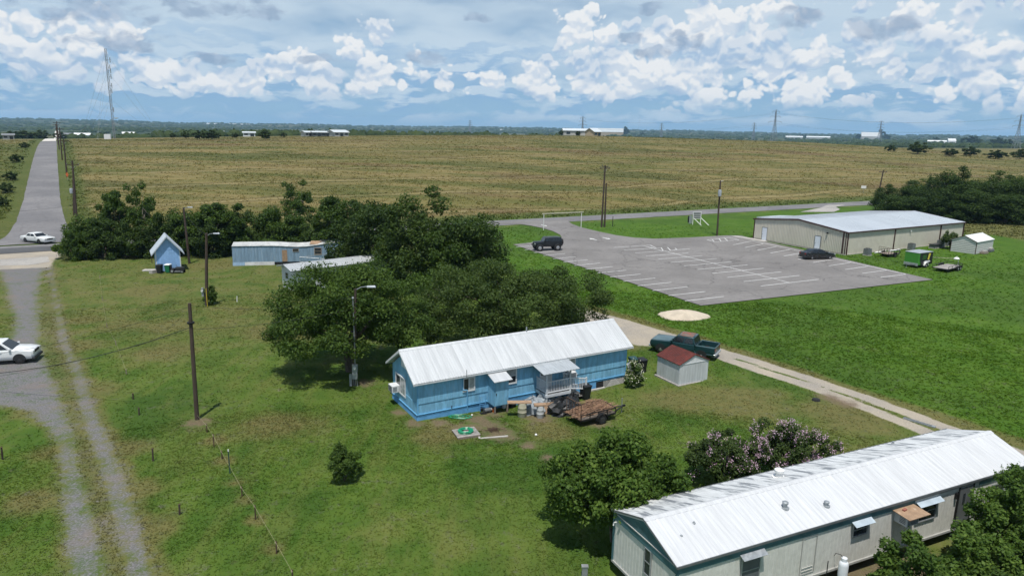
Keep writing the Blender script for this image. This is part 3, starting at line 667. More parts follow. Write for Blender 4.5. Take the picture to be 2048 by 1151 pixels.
# ------------------------------------------------------------------ shared parts
def window(parent, x0, x1, z0, z1, y=0., rz=0., loc=None, frame='white_paint', pane='glass', fw=.09, bars='h', blind=False, depth=.05):
    """window on a wall facing -y: frame > pane, sash"""
    w, h = x1 - x0, z1 - z0; m = MB()
    m.box(0, w, -depth, .0, 0, fw); m.box(0, w, -depth, 0, h - fw, h); m.box(0, fw, -depth, 0, fw, h - fw); m.box(w - fw, w, -depth, 0, fw, h - fw)
    f = m.build('window', frame, parent, loc=loc if loc else (x0, y, z0), rot=(0, 0, rz))
    if bars == 'h':
        MB().box(fw, w - fw, -depth * .4, -.002, fw, h / 2 - .02).build('pane', pane, f); MB().box(fw, w - fw, -depth * .5, -.002, h / 2 + .02, h - fw).build('pane', 'glass_blind' if blind else pane, f)
        MB().box(fw, w - fw, -depth * .85, -.004, h / 2 - .02, h / 2 + .02).build('sash', frame, f)
    elif bars == 'v':
        MB().box(fw, w / 2 - .025, -depth * .4, -.002, fw, h - fw).build('pane', pane, f); MB().box(w / 2 + .025, w - fw, -depth * .5, -.002, fw, h - fw).build('pane', 'glass_blind' if blind else pane, f)
        MB().box(w / 2 - .025, w / 2 + .025, -depth * .85, -.004, fw, h - fw).build('sash', frame, f)
    else: MB().box(fw, w - fw, -depth * .4, -.002, fw, h - fw).build('pane', pane, f)
    return f
def rib_profile(w, n, h, flat=.5):
    """n trapezoid ribs across width w"""
    p = []; s = w / n
    for i in range(n): x = i * s; p += [(x, 0), (x + s * flat, 0), (x + s * (flat + .12), h), (x + s * (1 - .12), h)]
    return p + [(w, 0)]
def panels(parent, me, mat, count, step, origin, rot=(0, 0, 0), axis=(1, 0, 0), name='roof_panel'):
    for i in range(count):
        link(name, me, mat, parent, loc=Vector(origin) + Vector(axis) * step * i, rot=rot)
def gable_roof(parent, x0, x1, y0, y1, ze, zr, mat, n, ribs=4, rh=.02, th=.02, mat_back=None, ridge_mat=None):
    """two slopes of sheet panels, ridge along x; roof mesh = the deck, panels and ridge cap its sub-parts"""
    ym = (y0 + y1) / 2; half = (y1 - y0) / 2; sl = math.hypot(half, zr - ze); ang = math.atan2(zr - ze, half); w = (x1 - x0) / n
    deck = MB().prism([(y0 + .03, ze - .05), (ym, zr - .05), (y1 - .03, ze - .05), (y1 - .03, ze - .10), (ym, zr - .12), (y0 + .03, ze - .10)], 'x', x0 + .02, x1 - .02).build('roof', mat, parent)
    me = MB().sheet(rib_profile(w, ribs, rh), 0, sl, th).mesh('roof_panel'); me.materials.append(MATS[mat])
    mb2 = me
    if mat_back: mb2 = MB().sheet(rib_profile(w, ribs, rh), 0, sl, th).mesh('roof_panel'); mb2.materials.append(MATS[mat_back])
    for i in range(n):
        dz = .0015 * (i % 2)
        link('roof_panel', me, None, deck, loc=(x0 + i * w, y0, ze + dz), rot=(ang, 0, 0))
        link('roof_panel', mb2, None, deck, loc=(x0 + (i + 1) * w, y1, ze + dz), rot=(ang, 0, math.pi))
    c = .16; k = math.tan(ang) * c
    MB().prism([(ym - c, zr - k + rh + .006), (ym, zr + rh + .012), (ym + c, zr - k + rh + .006), (ym + c, zr - k + rh - .01), (ym, zr + rh), (ym - c, zr - k + rh - .01)], 'x', x0 - .01, x1 + .01).build('ridge_cap', ridge_mat or mat, deck)
    return deck
def ac_window_unit(label, loc, rz, s=1.):
    t = thing('window_air_conditioner', label, 'air conditioner', loc, rz)
    MB().box(-.32 * s, .32 * s, -.5 * s, .06, 0, .42 * s).build('casing', 'white_paint', t, bevel=.012)
    m = MB()
    for i in range(7): m.box(-.27 * s, .27 * s, -.515 * s, -.5 * s, (.05 + i * .05) * s, (.075 + i * .05) * s)
    m.build('rear_grille', 'condenser_grey', t)
    for sx in (-1, 1):
        m = MB()
        for i in range(5): m.box(sx * .32 * s, sx * .328 * s, -.44 * s, -.2 * s, (.08 + i * .06) * s, (.105 + i * .06) * s)
        m.build('side_louvre', 'condenser_grey', t)
    return t
def wheel(parent, x, y, r, w, side, hub='hub', name='wheel', rim=.58):
    m = MB(); pr = [(r * .62, -w / 2), (r * .90, -w / 2), (r, -w * .32), (r, w * .32), (r * .90, w / 2), (r * .62, w / 2)]; m.lathe(pr, 20)
    o = m.build(name, 'rubber', parent, smooth='auto', loc=(x, y, r), rot=(R(90), 0, 0))
    m = MB(); z = -side * w / 2; m.lathe([(r * rim, z - side * -.012), (r * rim * .9, z - side * .006), (r * .15, z - side * .018)] if side > 0 else [(r * .15, z - side * .018), (r * rim * .9, z - side * .006), (r * rim, z - side * -.012)], 14)
    m.build('rim', hub, o, smooth='auto')
    return o

# ------------------------------------------------------------------ blue house
HA = R(30.0); HO = (-5.84, 42.08)
def blue_house():
    L, W, ZE, ZR = 16.6, 4.3, 2.42, 3.98
    t = thing('blue_house', 'long narrow blue house with white metal roof and small railed porch', 'house', (HO[0], HO[1], 0), HA)
    w = MB(); w.prism([(0.02, -.9), (W - .02, -.9), (W - .02, ZE), (W / 2, ZR - .22), (.02, ZE)], 'x', .02, L - .02); w.build('wall', 'blue_trim', t)
    # plywood sheets, lower course lapped proud of the upper one
    n = 14; pw = L / n
    up = MB().box(.003, pw - .003, -.055, .02, .95, ZE - .01).mesh('wall_panel'); up.materials.append(MATS['blue_paint'])
    lo = MB().hexa([(.004, -.03, .28), (pw - .004, -.03, .28), (pw - .004, .02, .28), (.004, .02, .28), (.004, -.02, .94), (pw - .004, -.02, .94), (pw - .004, .02, .94), (.004, .02, .94)]).mesh('wall_panel'); lo.materials.append(MATS['blue_paint'])
    for i in range(n):
        link('wall_panel', up, None, t, loc=(i * pw, 0, 0)); link('wall_panel', lo, None, t, loc=(i * pw, 0, 0))
        link('wall_panel', up, None, t, loc=((i + 1) * pw, W, 0), rot=(0, 0, math.pi)); link('wall_panel', lo, None, t, loc=((i + 1) * pw, W, 0), rot=(0, 0, math.pi))
    for x, s in ((0, -1), (L, 1)):
        m = MB(); k = 4; ww = W / k
        for i in range(k):
            y0, y1 = i * ww + .004, (i + 1) * ww - .004; zt = lambda y: ZE + (ZR - .24 - ZE) * (1 - abs(y - W / 2) / (W / 2)) - .02
            pts = [(y0, .98), (y1, .98), (y1, zt(y1)), (y0, zt(y0))]; MB().prism(pts, 'x', x - s * .0, x + s * .022).build('wall_panel', 'blue_paint', t)
            MB().box(min(x, x + s * .045), max(x, x + s * .045), y0, y1, .28, .975).build('wall_panel', 'blue_paint', t)
    # ledges, skirt, corner boards
    for z, d, h in ((.225, .10, .05), (.12, .075, .04)):
        MB().box(-d, L + d, -d, W + d, z, z + h).build('ledge', 'blue_trim', t)
    MB().hexa([(-.13, -.13, -.9), (13.9, -.13, -.9), (13.9, .01, -.9), (-.13, .01, -.9), (-.06, -.06, .12), (13.9, -.06, .12), (13.9, .01, .12), (-.06, .01, .12)]).build('skirt', 'blue_skirt', t)
    MB().hexa([(-.17, -.125, -.9), (.01, -.125, -.9), (.01, W + .1, -.9), (-.17, W + .1, -.9), (-.06, -.055, .118), (.01, -.055, .118), (.01, W + .05, .118), (-.06, W + .05, .118)]).build('skirt', 'blue_skirt', t)
    MB().box(L - .01, L + .06, -.06, W + .06, -.9, .118).build('skirt', 'blue_skirt', t)
    MB().box(13.9, L, -.05, -.005, -.9, .10).build('crawl_shade_panel', 'shade_stone_black', t)  # solid near-black panel, painted shade in place of an open crawl space
    MB().box(12.6, 14.6, -.30, -.14, -.9, -.34).build('footing', 'concrete', t)
    for x in (-.035, L - .045): MB().box(x, x + .08, -.062, .03, .285, ZE - .02).build('corner_board', 'blue_trim', t)
    # lattice skirting at the right end
    lat = MB()
    for i in range(22):
        for s in (-1, 1):
            x0 = 14.55 + i * .085
            a = Vector((x0, -.16, -.62)); b = Vector((x0 + s * .72, -.16, .10))
            if b.x < 14.5: k = (a.x - 14.5) / (a.x - b.x); b = a.lerp(b, k)
            if b.x > 16.4: k = (16.4 - a.x) / (b.x - a.x); b = a.lerp(b, k)
            off = -.006 if s > 0 else .006
            d = (b - a); nrm = Vector((-d.z, 0, d.x)).normalized() * .014
            lat.hexa([a - nrm + Vector((0, off, 0)), b - nrm + Vector((0, off, 0)), b - nrm + Vector((0, off + .008, 0)), a - nrm + Vector((0, off + .008, 0)), a + nrm + Vector((0, off, 0)), b + nrm + Vector((0, off, 0)), b + nrm + Vector((0, off + .008, 0)), a + nrm + Vector((0, off + .008, 0))])
    lat.build('lattice_skirting', 'lattice_white', t)
    # roof
    rf = gable_roof(t, -.36, L + .36, -.36, W + .36, ZE + .03, ZR, 'roof_metal', 19, 5, .02, ridge_mat='roof_metal')
    for s, x in ((-1, -.37), (1, L + .37)):
        MB().prism([(-.37, ZE + .01), (W / 2, ZR - .03), (W + .37, ZE + .01), (W + .37, ZE - .13), (W / 2, ZR - .18), (-.37, ZE - .13)], 'x', x - .015, x + .015).build('barge_board', 'white_paint', rf)
    MB().box(-.34, L + .34, -.352, -.332, ZE - .10, ZE + .005).build('fascia', 'white_paint', rf); MB().box(-.34, L + .34, W + .332, W + .352, ZE - .10, ZE + .005).build('fascia', 'white_paint', rf)
    MB().cyl((9.2, W / 2 - .05, ZR - .1), (9.2, W / 2 - .05, ZR + .32), .05, n=8).build('vent_pipe', 'galvanised', rf)
    # windows and door of the front
    window(t, 3.12, 4.02, 1.22, 2.20, -.06, bars='v', blind=True); window(t, 6.30, 7.18, 1.18, 2.34, -.06, blind=True); window(t, 11.05, 12.0, .95, 2.32, -.06, blind=True)
    d = MB().box(9.10, 9.98, -.075, -.03, .45, 2.36).build('door', 'white_paint', t)
    MB().box(9.04, 9.10, -.085, -.03, .42, 2.42).build('door_casing', 'white_clean', d); MB().box(9.98, 10.04, -.085, -.03, .42, 2.42).build('door_casing', 'white_clean', d)
    MB().cyl((9.18, -.075, 1.42), (9.18, -.13, 1.42), .035).build('door_knob', 'black_steel', d)
    # gable end: sliding window and attic vent
    window(t, 0, 1.75, .72, 2.02, rz=-R(90), loc=(-.048, 3.62, .72), bars='v', blind=True)
    MB().box(-.05, -.02, W / 2 - .45, W / 2 + .45, 2.72, 3.26).build('attic_vent', 'white_paint', t)
    MB().box(.02, .05, 0, .01, 0, .01)
    # pipe run
    MB().tube([(3.42, -.16, -.3), (3.42, -.16, 1.35), (3.12, -.12, 1.40), (3.12, -.12, 2.2)], .03, 8).build('drain_pipe', 'blue_trim', t, smooth='auto')
    MB().tube([(3.42, -.15, .40), (4.9, -.15, .40)], .022, 6).build('water_pipe', 'blue_trim', t); MB().tube([(3.25, -.40, 2.3), (3.25, -.40, 2.86)], .025, 8).build('mast_pipe', 'galvanised', t)
    # hot-water closet on stilts
    x0, x1, d0 = 4.98, 6.02, -1.02
    cl = MB().box(x0, x1, d0, -.06, .22, 2.0).build('closet', 'blue_paint', t)
    MB().hexa([(x0 - .16, d0 - .24, 1.96), (x1 + .16, d0 - .24, 1.96), (x1 + .16, -.06, 2.30), (x0 - .16, -.06, 2.30), (x0 - .16, d0 - .24, 2.0), (x1 + .16, d0 - .24, 2.0), (x1 + .16, -.06, 2.34), (x0 - .16, -.06, 2.34)]).build('closet_roof', 'roof_metal', cl)
    MB().box(x0 + .06, x1 - .12, d0 - .03, d0 - .002, .26, 1.94).build('closet_door', 'blue_paint', cl); MB().box(x0 + .08, x0 + .13, d0 - .06, d0 - .03, 1.0, 1.12).build('latch', 'black_steel', cl)
    for x in (x0 + .05, x1 - .05): MB().box(x - .045, x + .045, d0, d0 + .09, -.8, .22).build('stilt', 'wood_old', cl)
    # porch
    px0, px1, pd, pz = 8.75, 10.75, -1.40, .48
    m = MB()
    for i in range(10): m.box(px0 + .004, px1 - .004, pd + i * .14 + .004, pd + (i + 1) * .14 - .004, pz - .035, pz)
    pf = m.build('porch_deck', 'wood_grey', t)
    MB().box(px0, px1, pd - .03, pd, pz - .2, pz - .002).build('rim_board', 'white_paint', pf); MB().box(px0 - .03, px0, pd - .03, -.06, pz - .2, pz - .002).build('rim_board', 'white_paint', pf)
    for x, y in ((px0 + .05, pd + .05), (px1 - .05, pd + .05)): MB().box(x - .05, x + .05, y - .05, y + .05, -.8, 2.08).build('porch_post', 'white_paint', t)
    can = MB().hexa([(px0 - .45, pd - .35, 2.06), (px1 + .45, pd - .35, 2.06), (px1 + .45, .10, 2.36), (px0 - .45, .10, 2.36), (px0 - .45, pd - .35, 2.085), (px1 + .45, pd - .35, 2.085), (px1 + .45, .10, 2.385), (px0 - .45, .10, 2.385)]).build('porch_canopy', 'canopy_metal', t)
    sl = math.hypot(pd - .45, .30); cme = MB().sheet(rib_profile((px1 - px0 + .92) / 4, 3, .016), 0, sl, .01).mesh('canopy_sheet'); cme.materials.append(MATS['canopy_metal'])
    for i in range(4): link('canopy_sheet', cme, None, can, loc=(px0 - .46 + i * (px1 - px0 + .92) / 4, pd - .36, 2.10), rot=(math.atan2(.30, -pd + .45), 0, 0))
    def rail(a, b, za, zb):
        a = Vector(a); b = Vector(b); d = b - a; nn = max(3, int(d.length / .125)); off = Vector((-d.y, d.x, 0)).normalized() * .03
        def bar(z0, z1): return MB().hexa([(*(a - off)[:2], za + z0), (*(b - off)[:2], zb + z0), (*(b + off)[:2], zb + z0), (*(a + off)[:2], za + z0), (*(a - off)[:2], za + z1), (*(b - off)[:2], zb + z1), (*(b + off)[:2], zb + z1), (*(a + off)[:2], za + z1)])
        r = bar(.86, .92).build('railing', 'white_clean', t); bar(.10, .15).build('bottom_rail', 'white_clean', r)
        bme = MB().box(-.018, .018, -.018, .018, 0, .72).mesh('baluster'); bme.materials.append(MATS['white_clean'])
        for i in range(nn): k = (i + .5) / nn; q = a.lerp(b, k); link('baluster', bme, None, r, loc=(q.x, q.y, za + (zb - za) * k + .145))
    rail((px0 + .02, -.08, 0), (px0 + .02, pd + .05, 0), pz, pz); rail((px0 + .1, pd + .03, 0), (px1 - .1, pd + .03, 0), pz, pz)
    rail((px1, pd + .03, 0), (12.05, pd + .03, 0), pz, pz - .25); rail((px1, -.35, 0), (12.0, -.35, 0), pz, pz - .25)
    for x in (12.05,): MB().box(x - .045, x + .045, pd - .02, pd + .08, -.8, 1.2).build('porch_post', 'white_paint', t)
    for i in range(3): MB().box(px1 + i * .40, px1 + .44 + i * .40, pd + .1, -.1, pz - .18 - i * .24, pz - .12 - i * .24).build('step', 'wood_grey', t)
    # satellite dish at the far corner
    m = MB(); rings = []
    for k in range(5):
        r = .36 * k / 4 + .002; rings.append([(r * math.cos(a) * 1.0, -.10 + .5 * (r * r), r * math.sin(a) * 1.1) for a in np.linspace(0, 2 * math.pi, 16, endpoint=False)])
    m.loft(rings, True, False); ds = m.build('satellite_dish', 'aluminium', t, loc=(L + .38, -.1, .75), rot=(R(-35), 0, R(28)), smooth=True); sm = ds.modifiers.new('thick', 'SOLIDIFY'); sm.thickness = .02
    MB().tube([(0, 0, 0), (-.05, .12, -.5)], .02).build('dish_arm', 'galvanised', ds)
    c, s = math.cos(HA), math.sin(HA)
    def wpt(x, y, z): return (HO[0] + c * x - s * y, HO[1] + s * x + c * y, z)
    ac_window_unit('white window air conditioner jutting from the gable end of the blue house', wpt(-.05, 3.25, .80), HA - R(90), 1.12)
    ac_window_unit('white window air conditioner beside the porch of the blue house', wpt(11.53, -.06, .98), HA, .9)
    return wpt
house_pt = blue_house()

# ------------------------------------------------------------------ mobile home in the foreground
def mobile_home():
    A = R(24.8); O = (6.09, 22.64); L, W, ZB, ZE, ZR = 20.7, 4.1, .62, 2.86, 3.62
    t = thing('mobile_home', 'cream mobile home with teal trim and streaked white metal roof in the foreground', 'mobile home', (O[0], O[1], 0), A)
    MB().prism([(.03, ZB), (W - .03, ZB), (W - .03, ZE - .02), (W / 2, ZR - .16), (.03, ZE - .02)], 'x', .03, L - .03).build('wall', 'home_siding', t)
    n = 17; pw = L / n
    prof = rib_profile(pw - .006, 6, -.012, .78)
    me = MB().sheet(prof, 0, ZE - .36 - ZB, .02).mesh('wall_panel'); me.materials.append(MATS['home_siding'])
    for i in range(n): link('wall_panel', me, None, t, loc=(i * pw, .005, ZB), rot=(R(90), 0, 0))
    n2 = 4; pw2 = W / n2; me2 = MB().sheet(rib_profile(pw2 - .006, 5, -.012, .78), 0, ZE - .34 - ZB, .02).mesh('wall_panel'); me2.materials.append(MATS['home_siding'])
    for i in range(n2):
        link('wall_panel', me2, None, t, loc=(.005, W - i * pw2, ZB), rot=(R(90), 0, R(-90))); link('wall_panel', me2, None, t, loc=(L - .005, i * pw2, ZB), rot=(R(90), 0, R(90)))
    for i in range(n): link('wall_panel', me, None, t, loc=(L - i * pw, W - .005, ZB), rot=(R(90), 0, math.pi))
    # teal band in lengths under the eave, corner posts and gable
    xs = [0, 2.9, 5.6, 9.0, 10.7, 12.55]
    for a, b in zip(xs[:-1], xs[1:]): MB().box(a + .003, b - .003, -.045, .02, ZE - .37, ZE - .04).build('trim_board', 'teal_trim', t)
    MB().box(16.9, L, -.045, .02, ZE - .37, ZE - .04).build('trim_board', 'teal_trim', t)
    MB().box(12.56, 16.88, -.032, .02, ZE - .37, ZE - .04).build('trim_board', 'home_siding', t); MB().box(12.5, 16.95, -.075, .0, ZE - .17, ZE - .12).build('awning_rail', 'wood_grey', t)
    MB().box(-.045, .02, -.03, W + .03, ZE - .36, ZE - .05).build('trim_board', 'teal_trim', t); MB().box(-.07, -.03, -.04, W + .04, ZE - .075, ZE - .045).build('drip_strip', 'home_panel_line', t)
    MB().prism([(.0, ZE - .05), (W, ZE - .05), (W / 2, ZR - .05)], 'x', -.03, .02).build('gable_board', 'teal_trim', t)
    for y in (-.04, W - .03): MB().box(-.05, .06, y, y + .07, ZB - .02, ZE - .37).build('corner_trim', 'teal_trim', t)
    MB().box(-.05, L, -.05, W + .05, ZB - .10, ZB - .002).build('floor_rim', 'home_panel_line', t)
    for x in np.arange(1.2, L, 2.4):
        for y in (.9, 3.2): MB().box(x - .2, x + .2, y - .2, y + .2, -.3, ZB - .1).build('block_pier', 'concrete', t)
    for y in (1.0, 3.1): MB().box(.3, L - .3, y - .06, y + .06, ZB - .35, ZB - .1).build('chassis_beam', 'black_steel', t)
    rf = gable_roof(t, -.10, L + .06, -.10, W + .10, ZE, ZR, 'home_roof', 23, 3, .012, mat_back='home_roof_mildew')
    MB().box(-.10, L + .06, -.13, -.095, ZE - .075, ZE + .02).build('eave_trim', 'condenser_grey', rf); MB().box(-.10, L + .06, W + .095, W + .13, ZE - .075, ZE + .02).build('eave_trim', 'condenser_grey', rf)
    MB().prism([(-.11, ZE - .05), (W / 2, ZR - .04), (W + .11, ZE - .05), (W + .11, ZE + .012), (W / 2, ZR + .02), (-.11, ZE + .012)], 'x', -.125, -.098).build('rake_trim', 'condenser_grey', rf)
    def slope_z(y): return ZE + (ZR - ZE) * (1 - abs(y - W / 2) / (W / 2 + .1))
    def vent(x, y, r, h, mat='galvanised', cap=True):
        z = slope_z(y); v = MB().lathe([(r * 1.9, z - .06), (r * 1.9, z + .02), (r, z + .03), (r, z + h * .6)], 14, (x, y, 0)).build('roof_vent', mat, rf, smooth='auto')
        if cap: MB().lathe([(r * 1.35, z + h * .6), (r * 1.4, z + h * .85), (r * .6, z + h)], 14, (x, y, 0)).build('vent_cap', mat, v, smooth='auto')
    vent(7.75, 3.05, .15, .42, 'bucket_white'); vent(6.05, 1.0, .09, .30); vent(7.95, .62, .08, .22); vent(1.75, 1.35, .035, .12, cap=False); vent(16.2, 3.9, .05, .2, cap=False); vent(.9, 1.0, .03, .06, cap=False)
    # windows with small awnings
    for x0, x1, z0, z1, aw in ((2.98, 3.92, 1.12, 2.46, 'galvanised'), (8.86, 9.74, 1.80, 2.44, 'awning'), (12.75, 14.05, 1.52, 2.46, 'awning')):
        window(t, x0, x1, z0, z1, -.018, frame='galvanised', pane='screen' if x0 < 5 else 'glass', fw=.05, blind=False)
        MB().slab((x0 - .12, -.30, z1 - .02), (x1 + .12, -.30, z1 - .02), (x1 + .12, -.02, z1 + .12), (x0 - .12, -.02, z1 + .12), .015).build('window_awning', aw, t)
    window(t, 0, .42, 1.38, 2.50, rz=-R(90), loc=(-.016, 1.92, 1.38), frame='galvanised', fw=.04)
    window(t, 17.9, 18.8, 1.3, 2.3, -.018, frame='galvanised', fw=.05)
    dd = MB().box(15.55, 16.45, -.05, .0, .66, 2.62).build('door', 'condenser_grey', t); MB().box(15.82, 15.98, -.06, -.045, 1.75, 2.3).build('door_pane', 'glass', dd)
    for x in (15.46, 16.45): MB().box(x, x + .09, -.06, .0, .66, 2.66).build('door_casing', 'black_steel', dd)
    MB().box(15.25, 15.36, -.14, -.02, 2.18, 2.44).build('porch_lamp', 'black_steel', t)
    m = MB(); m.box(6.10, 6.90, -.024, -.012, 2.40, 2.43); m.box(6.10, 6.13, -.024, -.012, .80, 2.40); m.box(6.87, 6.90, -.024, -.012, .80, 2.40); m.box(6.10, 6.90, -.024, -.012, .78, .80); m.build('access_panel', 'home_panel_line', t)
    for z in (.92, 1.06): MB().box(6.2, 6.8, -.028, -.012, z, z + .02).build('access_louvre', 'home_siding', t)
    MB().tube([(-.06, W - .2, ZE - .42), (-.2, W - .25, ZE - .38), (-.22, W - .25, ZE - .5)], .03).build('flood_lamp', 'bucket_white', t)
    c, s = math.cos(A), math.sin(A)
    def P(x, y, z): return (O[0] + c * x - s * y, O[1] + s * x + c * y, z)
    a = ac_window_unit('white window air conditioner under a weathered plywood cover on the mobile home', P(11.75, -.02, 1.98), A, 1.15)
    pb = MB().slab((11.15, -.85, 2.49), (12.45, -.85, 2.49), (12.45, -.03, 2.55), (11.15, -.03, 2.55), .03)
    o = pb.build('plywood_cover', 'plywood', None); o.location = (O[0], O[1], 0); o.rotation_euler = (0, 0, A); tag(o, 'weathered plywood sheet laid over the air conditioner of the mobile home', 'plywood sheet')
    o = MB().box(-.11, .11, -.055, .055, 0, .07).build('loose_brick', 'brick_red', None, loc=P(11.62, -.25, 2.532), rot=(0, 0, A + .2), bevel=.006); tag(o, 'single red brick weighing down the plywood sheet on the mobile home', 'brick')
    return P
home_pt = mobile_home()

# ------------------------------------------------------------------ metal building
def metal_building():
    A = R(29.6); O = at(1690.5, 510); L, W, ZE, ZR = 31.2, 18.0, 3.5, 4.45
    t = thing('metal_building', 'large beige metal building with brown trim and pale low roof by the parking lot', 'building', (O.x, O.y, 0), A)
    MB().prism([(.05, -.1), (W - .05, -.1), (W - .05, ZE - .05), (W / 2, ZR - .1), (.05, ZE - .05)], 'x', .05, L - .05).build('wall', 'bld_siding', t)
    MB().box(-.12, L + .12, -.12, W + .12, -.2, .10).build('slab', 'concrete', t)
    n = 34; pw = L / n; me = MB().sheet(rib_profile(pw, 3, .06, .62), 0, ZE - .28, .02).mesh('wall_panel'); me.materials.append(MATS['bld_siding'])
    for i in range(n): link('wall_panel', me, None, t, loc=(i * pw, 0, .102), rot=(R(90), 0, 0))
    k = 20; pw2 = W / k
    for i in range(k):
        ya, yb = i * pw2, (i + 1) * pw2; zt = lambda y: ZE - .14 + (ZR - ZE) * (1 - abs(y - W / 2) / (W / 2))
        m = MB(); pr = rib_profile(pw2, 3, .06, .62)
        V = []; nn = len(pr)
        for (q, h) in pr: V.append((-h, yb - q, .102)); V.append((-h, yb - q, zt(yb - q)))
        m.add(V, [(2 * j, 2 * j + 2, 2 * j + 3, 2 * j + 1) for j in range(nn - 1)])
        o = m.build('wall_panel', 'bld_siding', t); sm = o.modifiers.new('thick', 'SOLIDIFY'); sm.thickness = .012; sm.offset = 0
    half = W / 2 + .15; ang = math.atan2(ZR - ZE, half); sl = math.hypot(half, ZR - ZE)
    deck = MB().prism([(-.15, ZE), (W / 2, ZR), (W + .15, ZE), (W + .15, ZE - .1), (W / 2, ZR - .1), (-.15, ZE - .1)], 'x', -.12, L + .12).build('roof', 'bld_roof', t)
    nr = 26; rw = (L + .3) / nr; rme = MB().sheet(rib_profile(rw, 2, .03, .8), 0, sl, .01).mesh('roof_panel'); rme.materials.append(MATS['bld_roof'])
    for i in range(nr):
        link('roof_panel', rme, None, deck, loc=(-.15 + i * rw, -.15, ZE + .014), rot=(ang, 0, 0)); link('roof_panel', rme, None, deck, loc=(-.15 + (i + 1) * rw, W + .15, ZE + .014), rot=(ang, 0, math.pi))
    MB().prism([(W / 2 - .25, ZR + .022), (W / 2, ZR + .056), (W / 2 + .25, ZR + .022), (W / 2, ZR + .03)], 'x', -.16, L + .16).build('ridge_cap', 'bld_roof', deck)
    MB().box(-.17, L + .17, -.27, -.152, ZE - .16, ZE + .02).build('gutter', 'bld_trim', deck); MB().box(-.17, L + .17, W + .152, W + .27, ZE - .16, ZE + .02).build('gutter', 'bld_trim', deck)
    for x in (-.19, L + .13): MB().prism([(-.2, ZE - .16), (W / 2, ZR - .16), (W + .2, ZE - .16), (W + .2, ZE + .05), (W / 2, ZR + .07), (-.2, ZE + .05)], 'x', x, x + .06).build('rake_trim', 'bld_trim', deck)
    for x in (-.02, 11.6, 24.2, L - .16): MB().box(x, x + .17, -.17, -.04, .05, ZE - .17).build('downspout', 'bld_trim', t)
    for y in (.05, W - .12): MB().box(-.085, .02, y, y + .16, .1, ZE - .15).build('corner_trim', 'bld_trim', t)
    MB().box(-.075, -.01, .5, .72, .1, ZE - .12).build('corner_trim', 'bld_trim', t)
    MB().box(-.06, .0, .2, W - .1, .104, .17).build('base_trim', 'bld_trim', t)
    for y0 in (15.1, 4.55):
        d = MB().box(-.09, -.04, y0, y0 + 1.0, .12, 2.22).build('door', 'door_white', t)
        for a, b, z0, z1 in ((y0 - .07, y0, .11, 2.30), (y0 + 1.0, y0 + 1.07, .11, 2.30), (y0, y0 + 1.0, 2.22, 2.30)): MB().box(-.10, -.03, a, b, z0, z1).build('door_frame', 'condenser_grey', d)
        MB().cyl((-.09, y0 + .88, 1.1), (-.15, y0 + .88, 1.1), .04).build('door_handle', 'black_steel', d)
        MB().box(-1.1, -.13, y0 - .2, y0 + 1.2, 0, .12).build('door_stoop', 'concrete', t)
    MB().box(-.28, -.04, 3.3, 3.5, 2.85, 3.05).build('wall_lamp', 'black_steel', t); MB().box(15.7, 15.95, -.25, -.04, 2.72, 2.9).build('wall_lamp', 'bucket_white', t)
    # entrance canopy on the far side
    MB().slab((4., W + 3.2, 3.25), (4., W + .2, 3.55), (10., W + .2, 3.55), (10., W + 3.2, 3.25), .15).build('entrance_canopy', 'bld_roof', t)
    for x in (4.3, 9.7): MB().box(x - .08, x + .08, W + 2.9, W + 3.06, 0, 3.15).build('canopy_post', 'bld_trim', t)
    c, s = math.cos(A), math.sin(A)
    def P(x, y, z=0.): return Vector((O.x + c * x - s * y, O.y + s * x + c * y, z))
    # condensers along the wall
    names = ['nearest the corner with the downspout', 'behind the green cargo trailer', 'beside the second downspout', 'farthest along the wall near the shrub']
    for (x, y, sz, h), nm in zip(((3.1, -1.5, .85, 1.05), (14.6, -1.3, .85, 1.05), (22.6, -1.4, .9, 1.1), (24.5, -1.2, .8, .95)), names):
        q = P(x, y); u = thing('condenser_unit', 'grey outdoor air conditioning unit ' + nm, 'air conditioner', q, A, 'condensers along the metal building')
        MB().box(-sz / 2, sz / 2, -sz / 2, sz / 2, .08, h).build('cabinet', 'condenser_grey', u, bevel=.03)
        MB().box(-sz * .6, sz * .6, -sz * .6, sz * .6, -.05, .08).build('pad', 'concrete', u)
        MB().lathe([(sz * .40, h), (sz * .40, h + .05), (sz * .36, h + .05)], 16).build('fan_guard', 'black_steel', u)
        m = MB()
        for i in range(10): z = .16 + i * (h - .26) / 10; m.box(-sz / 2 - .012, sz / 2 + .012, -sz / 2 - .012, sz / 2 + .012, z, z + .035)
        m.build('louvre', 'galvanised', u)
    q = P(20.4, -1.8); u = thing('utility_box', 'low dark metal box on the grass by the building wall', 'utility box', q, A)
    MB().box(-1., 1., -.5, .5, .1, .62).build('cabinet', 'condenser_grey', u, bevel=.03); MB().box(-1.08, 1.08, -.58, .58, .62, .68).build('lid', 'hub_dark', u); MB().box(-1.05, 1.05, -.55, .55, -.05, .1).build('pad', 'concrete', u)
    q = P(26.2, -1.6); u = thing('utility_box', 'wide low dark box next to the tall shrub by the building', 'utility box', q, A)
    MB().box(-1.2, 1.2, -.5, .5, .08, .55).build('cabinet', 'hub_dark', u, bevel=.03); MB().box(-1.28, 1.28, -.58, .58, .55, .60).build('lid', 'galvanised', u); MB().box(-1.25, 1.25, -.55, .55, -.05, .08).build('pad', 'concrete', u)
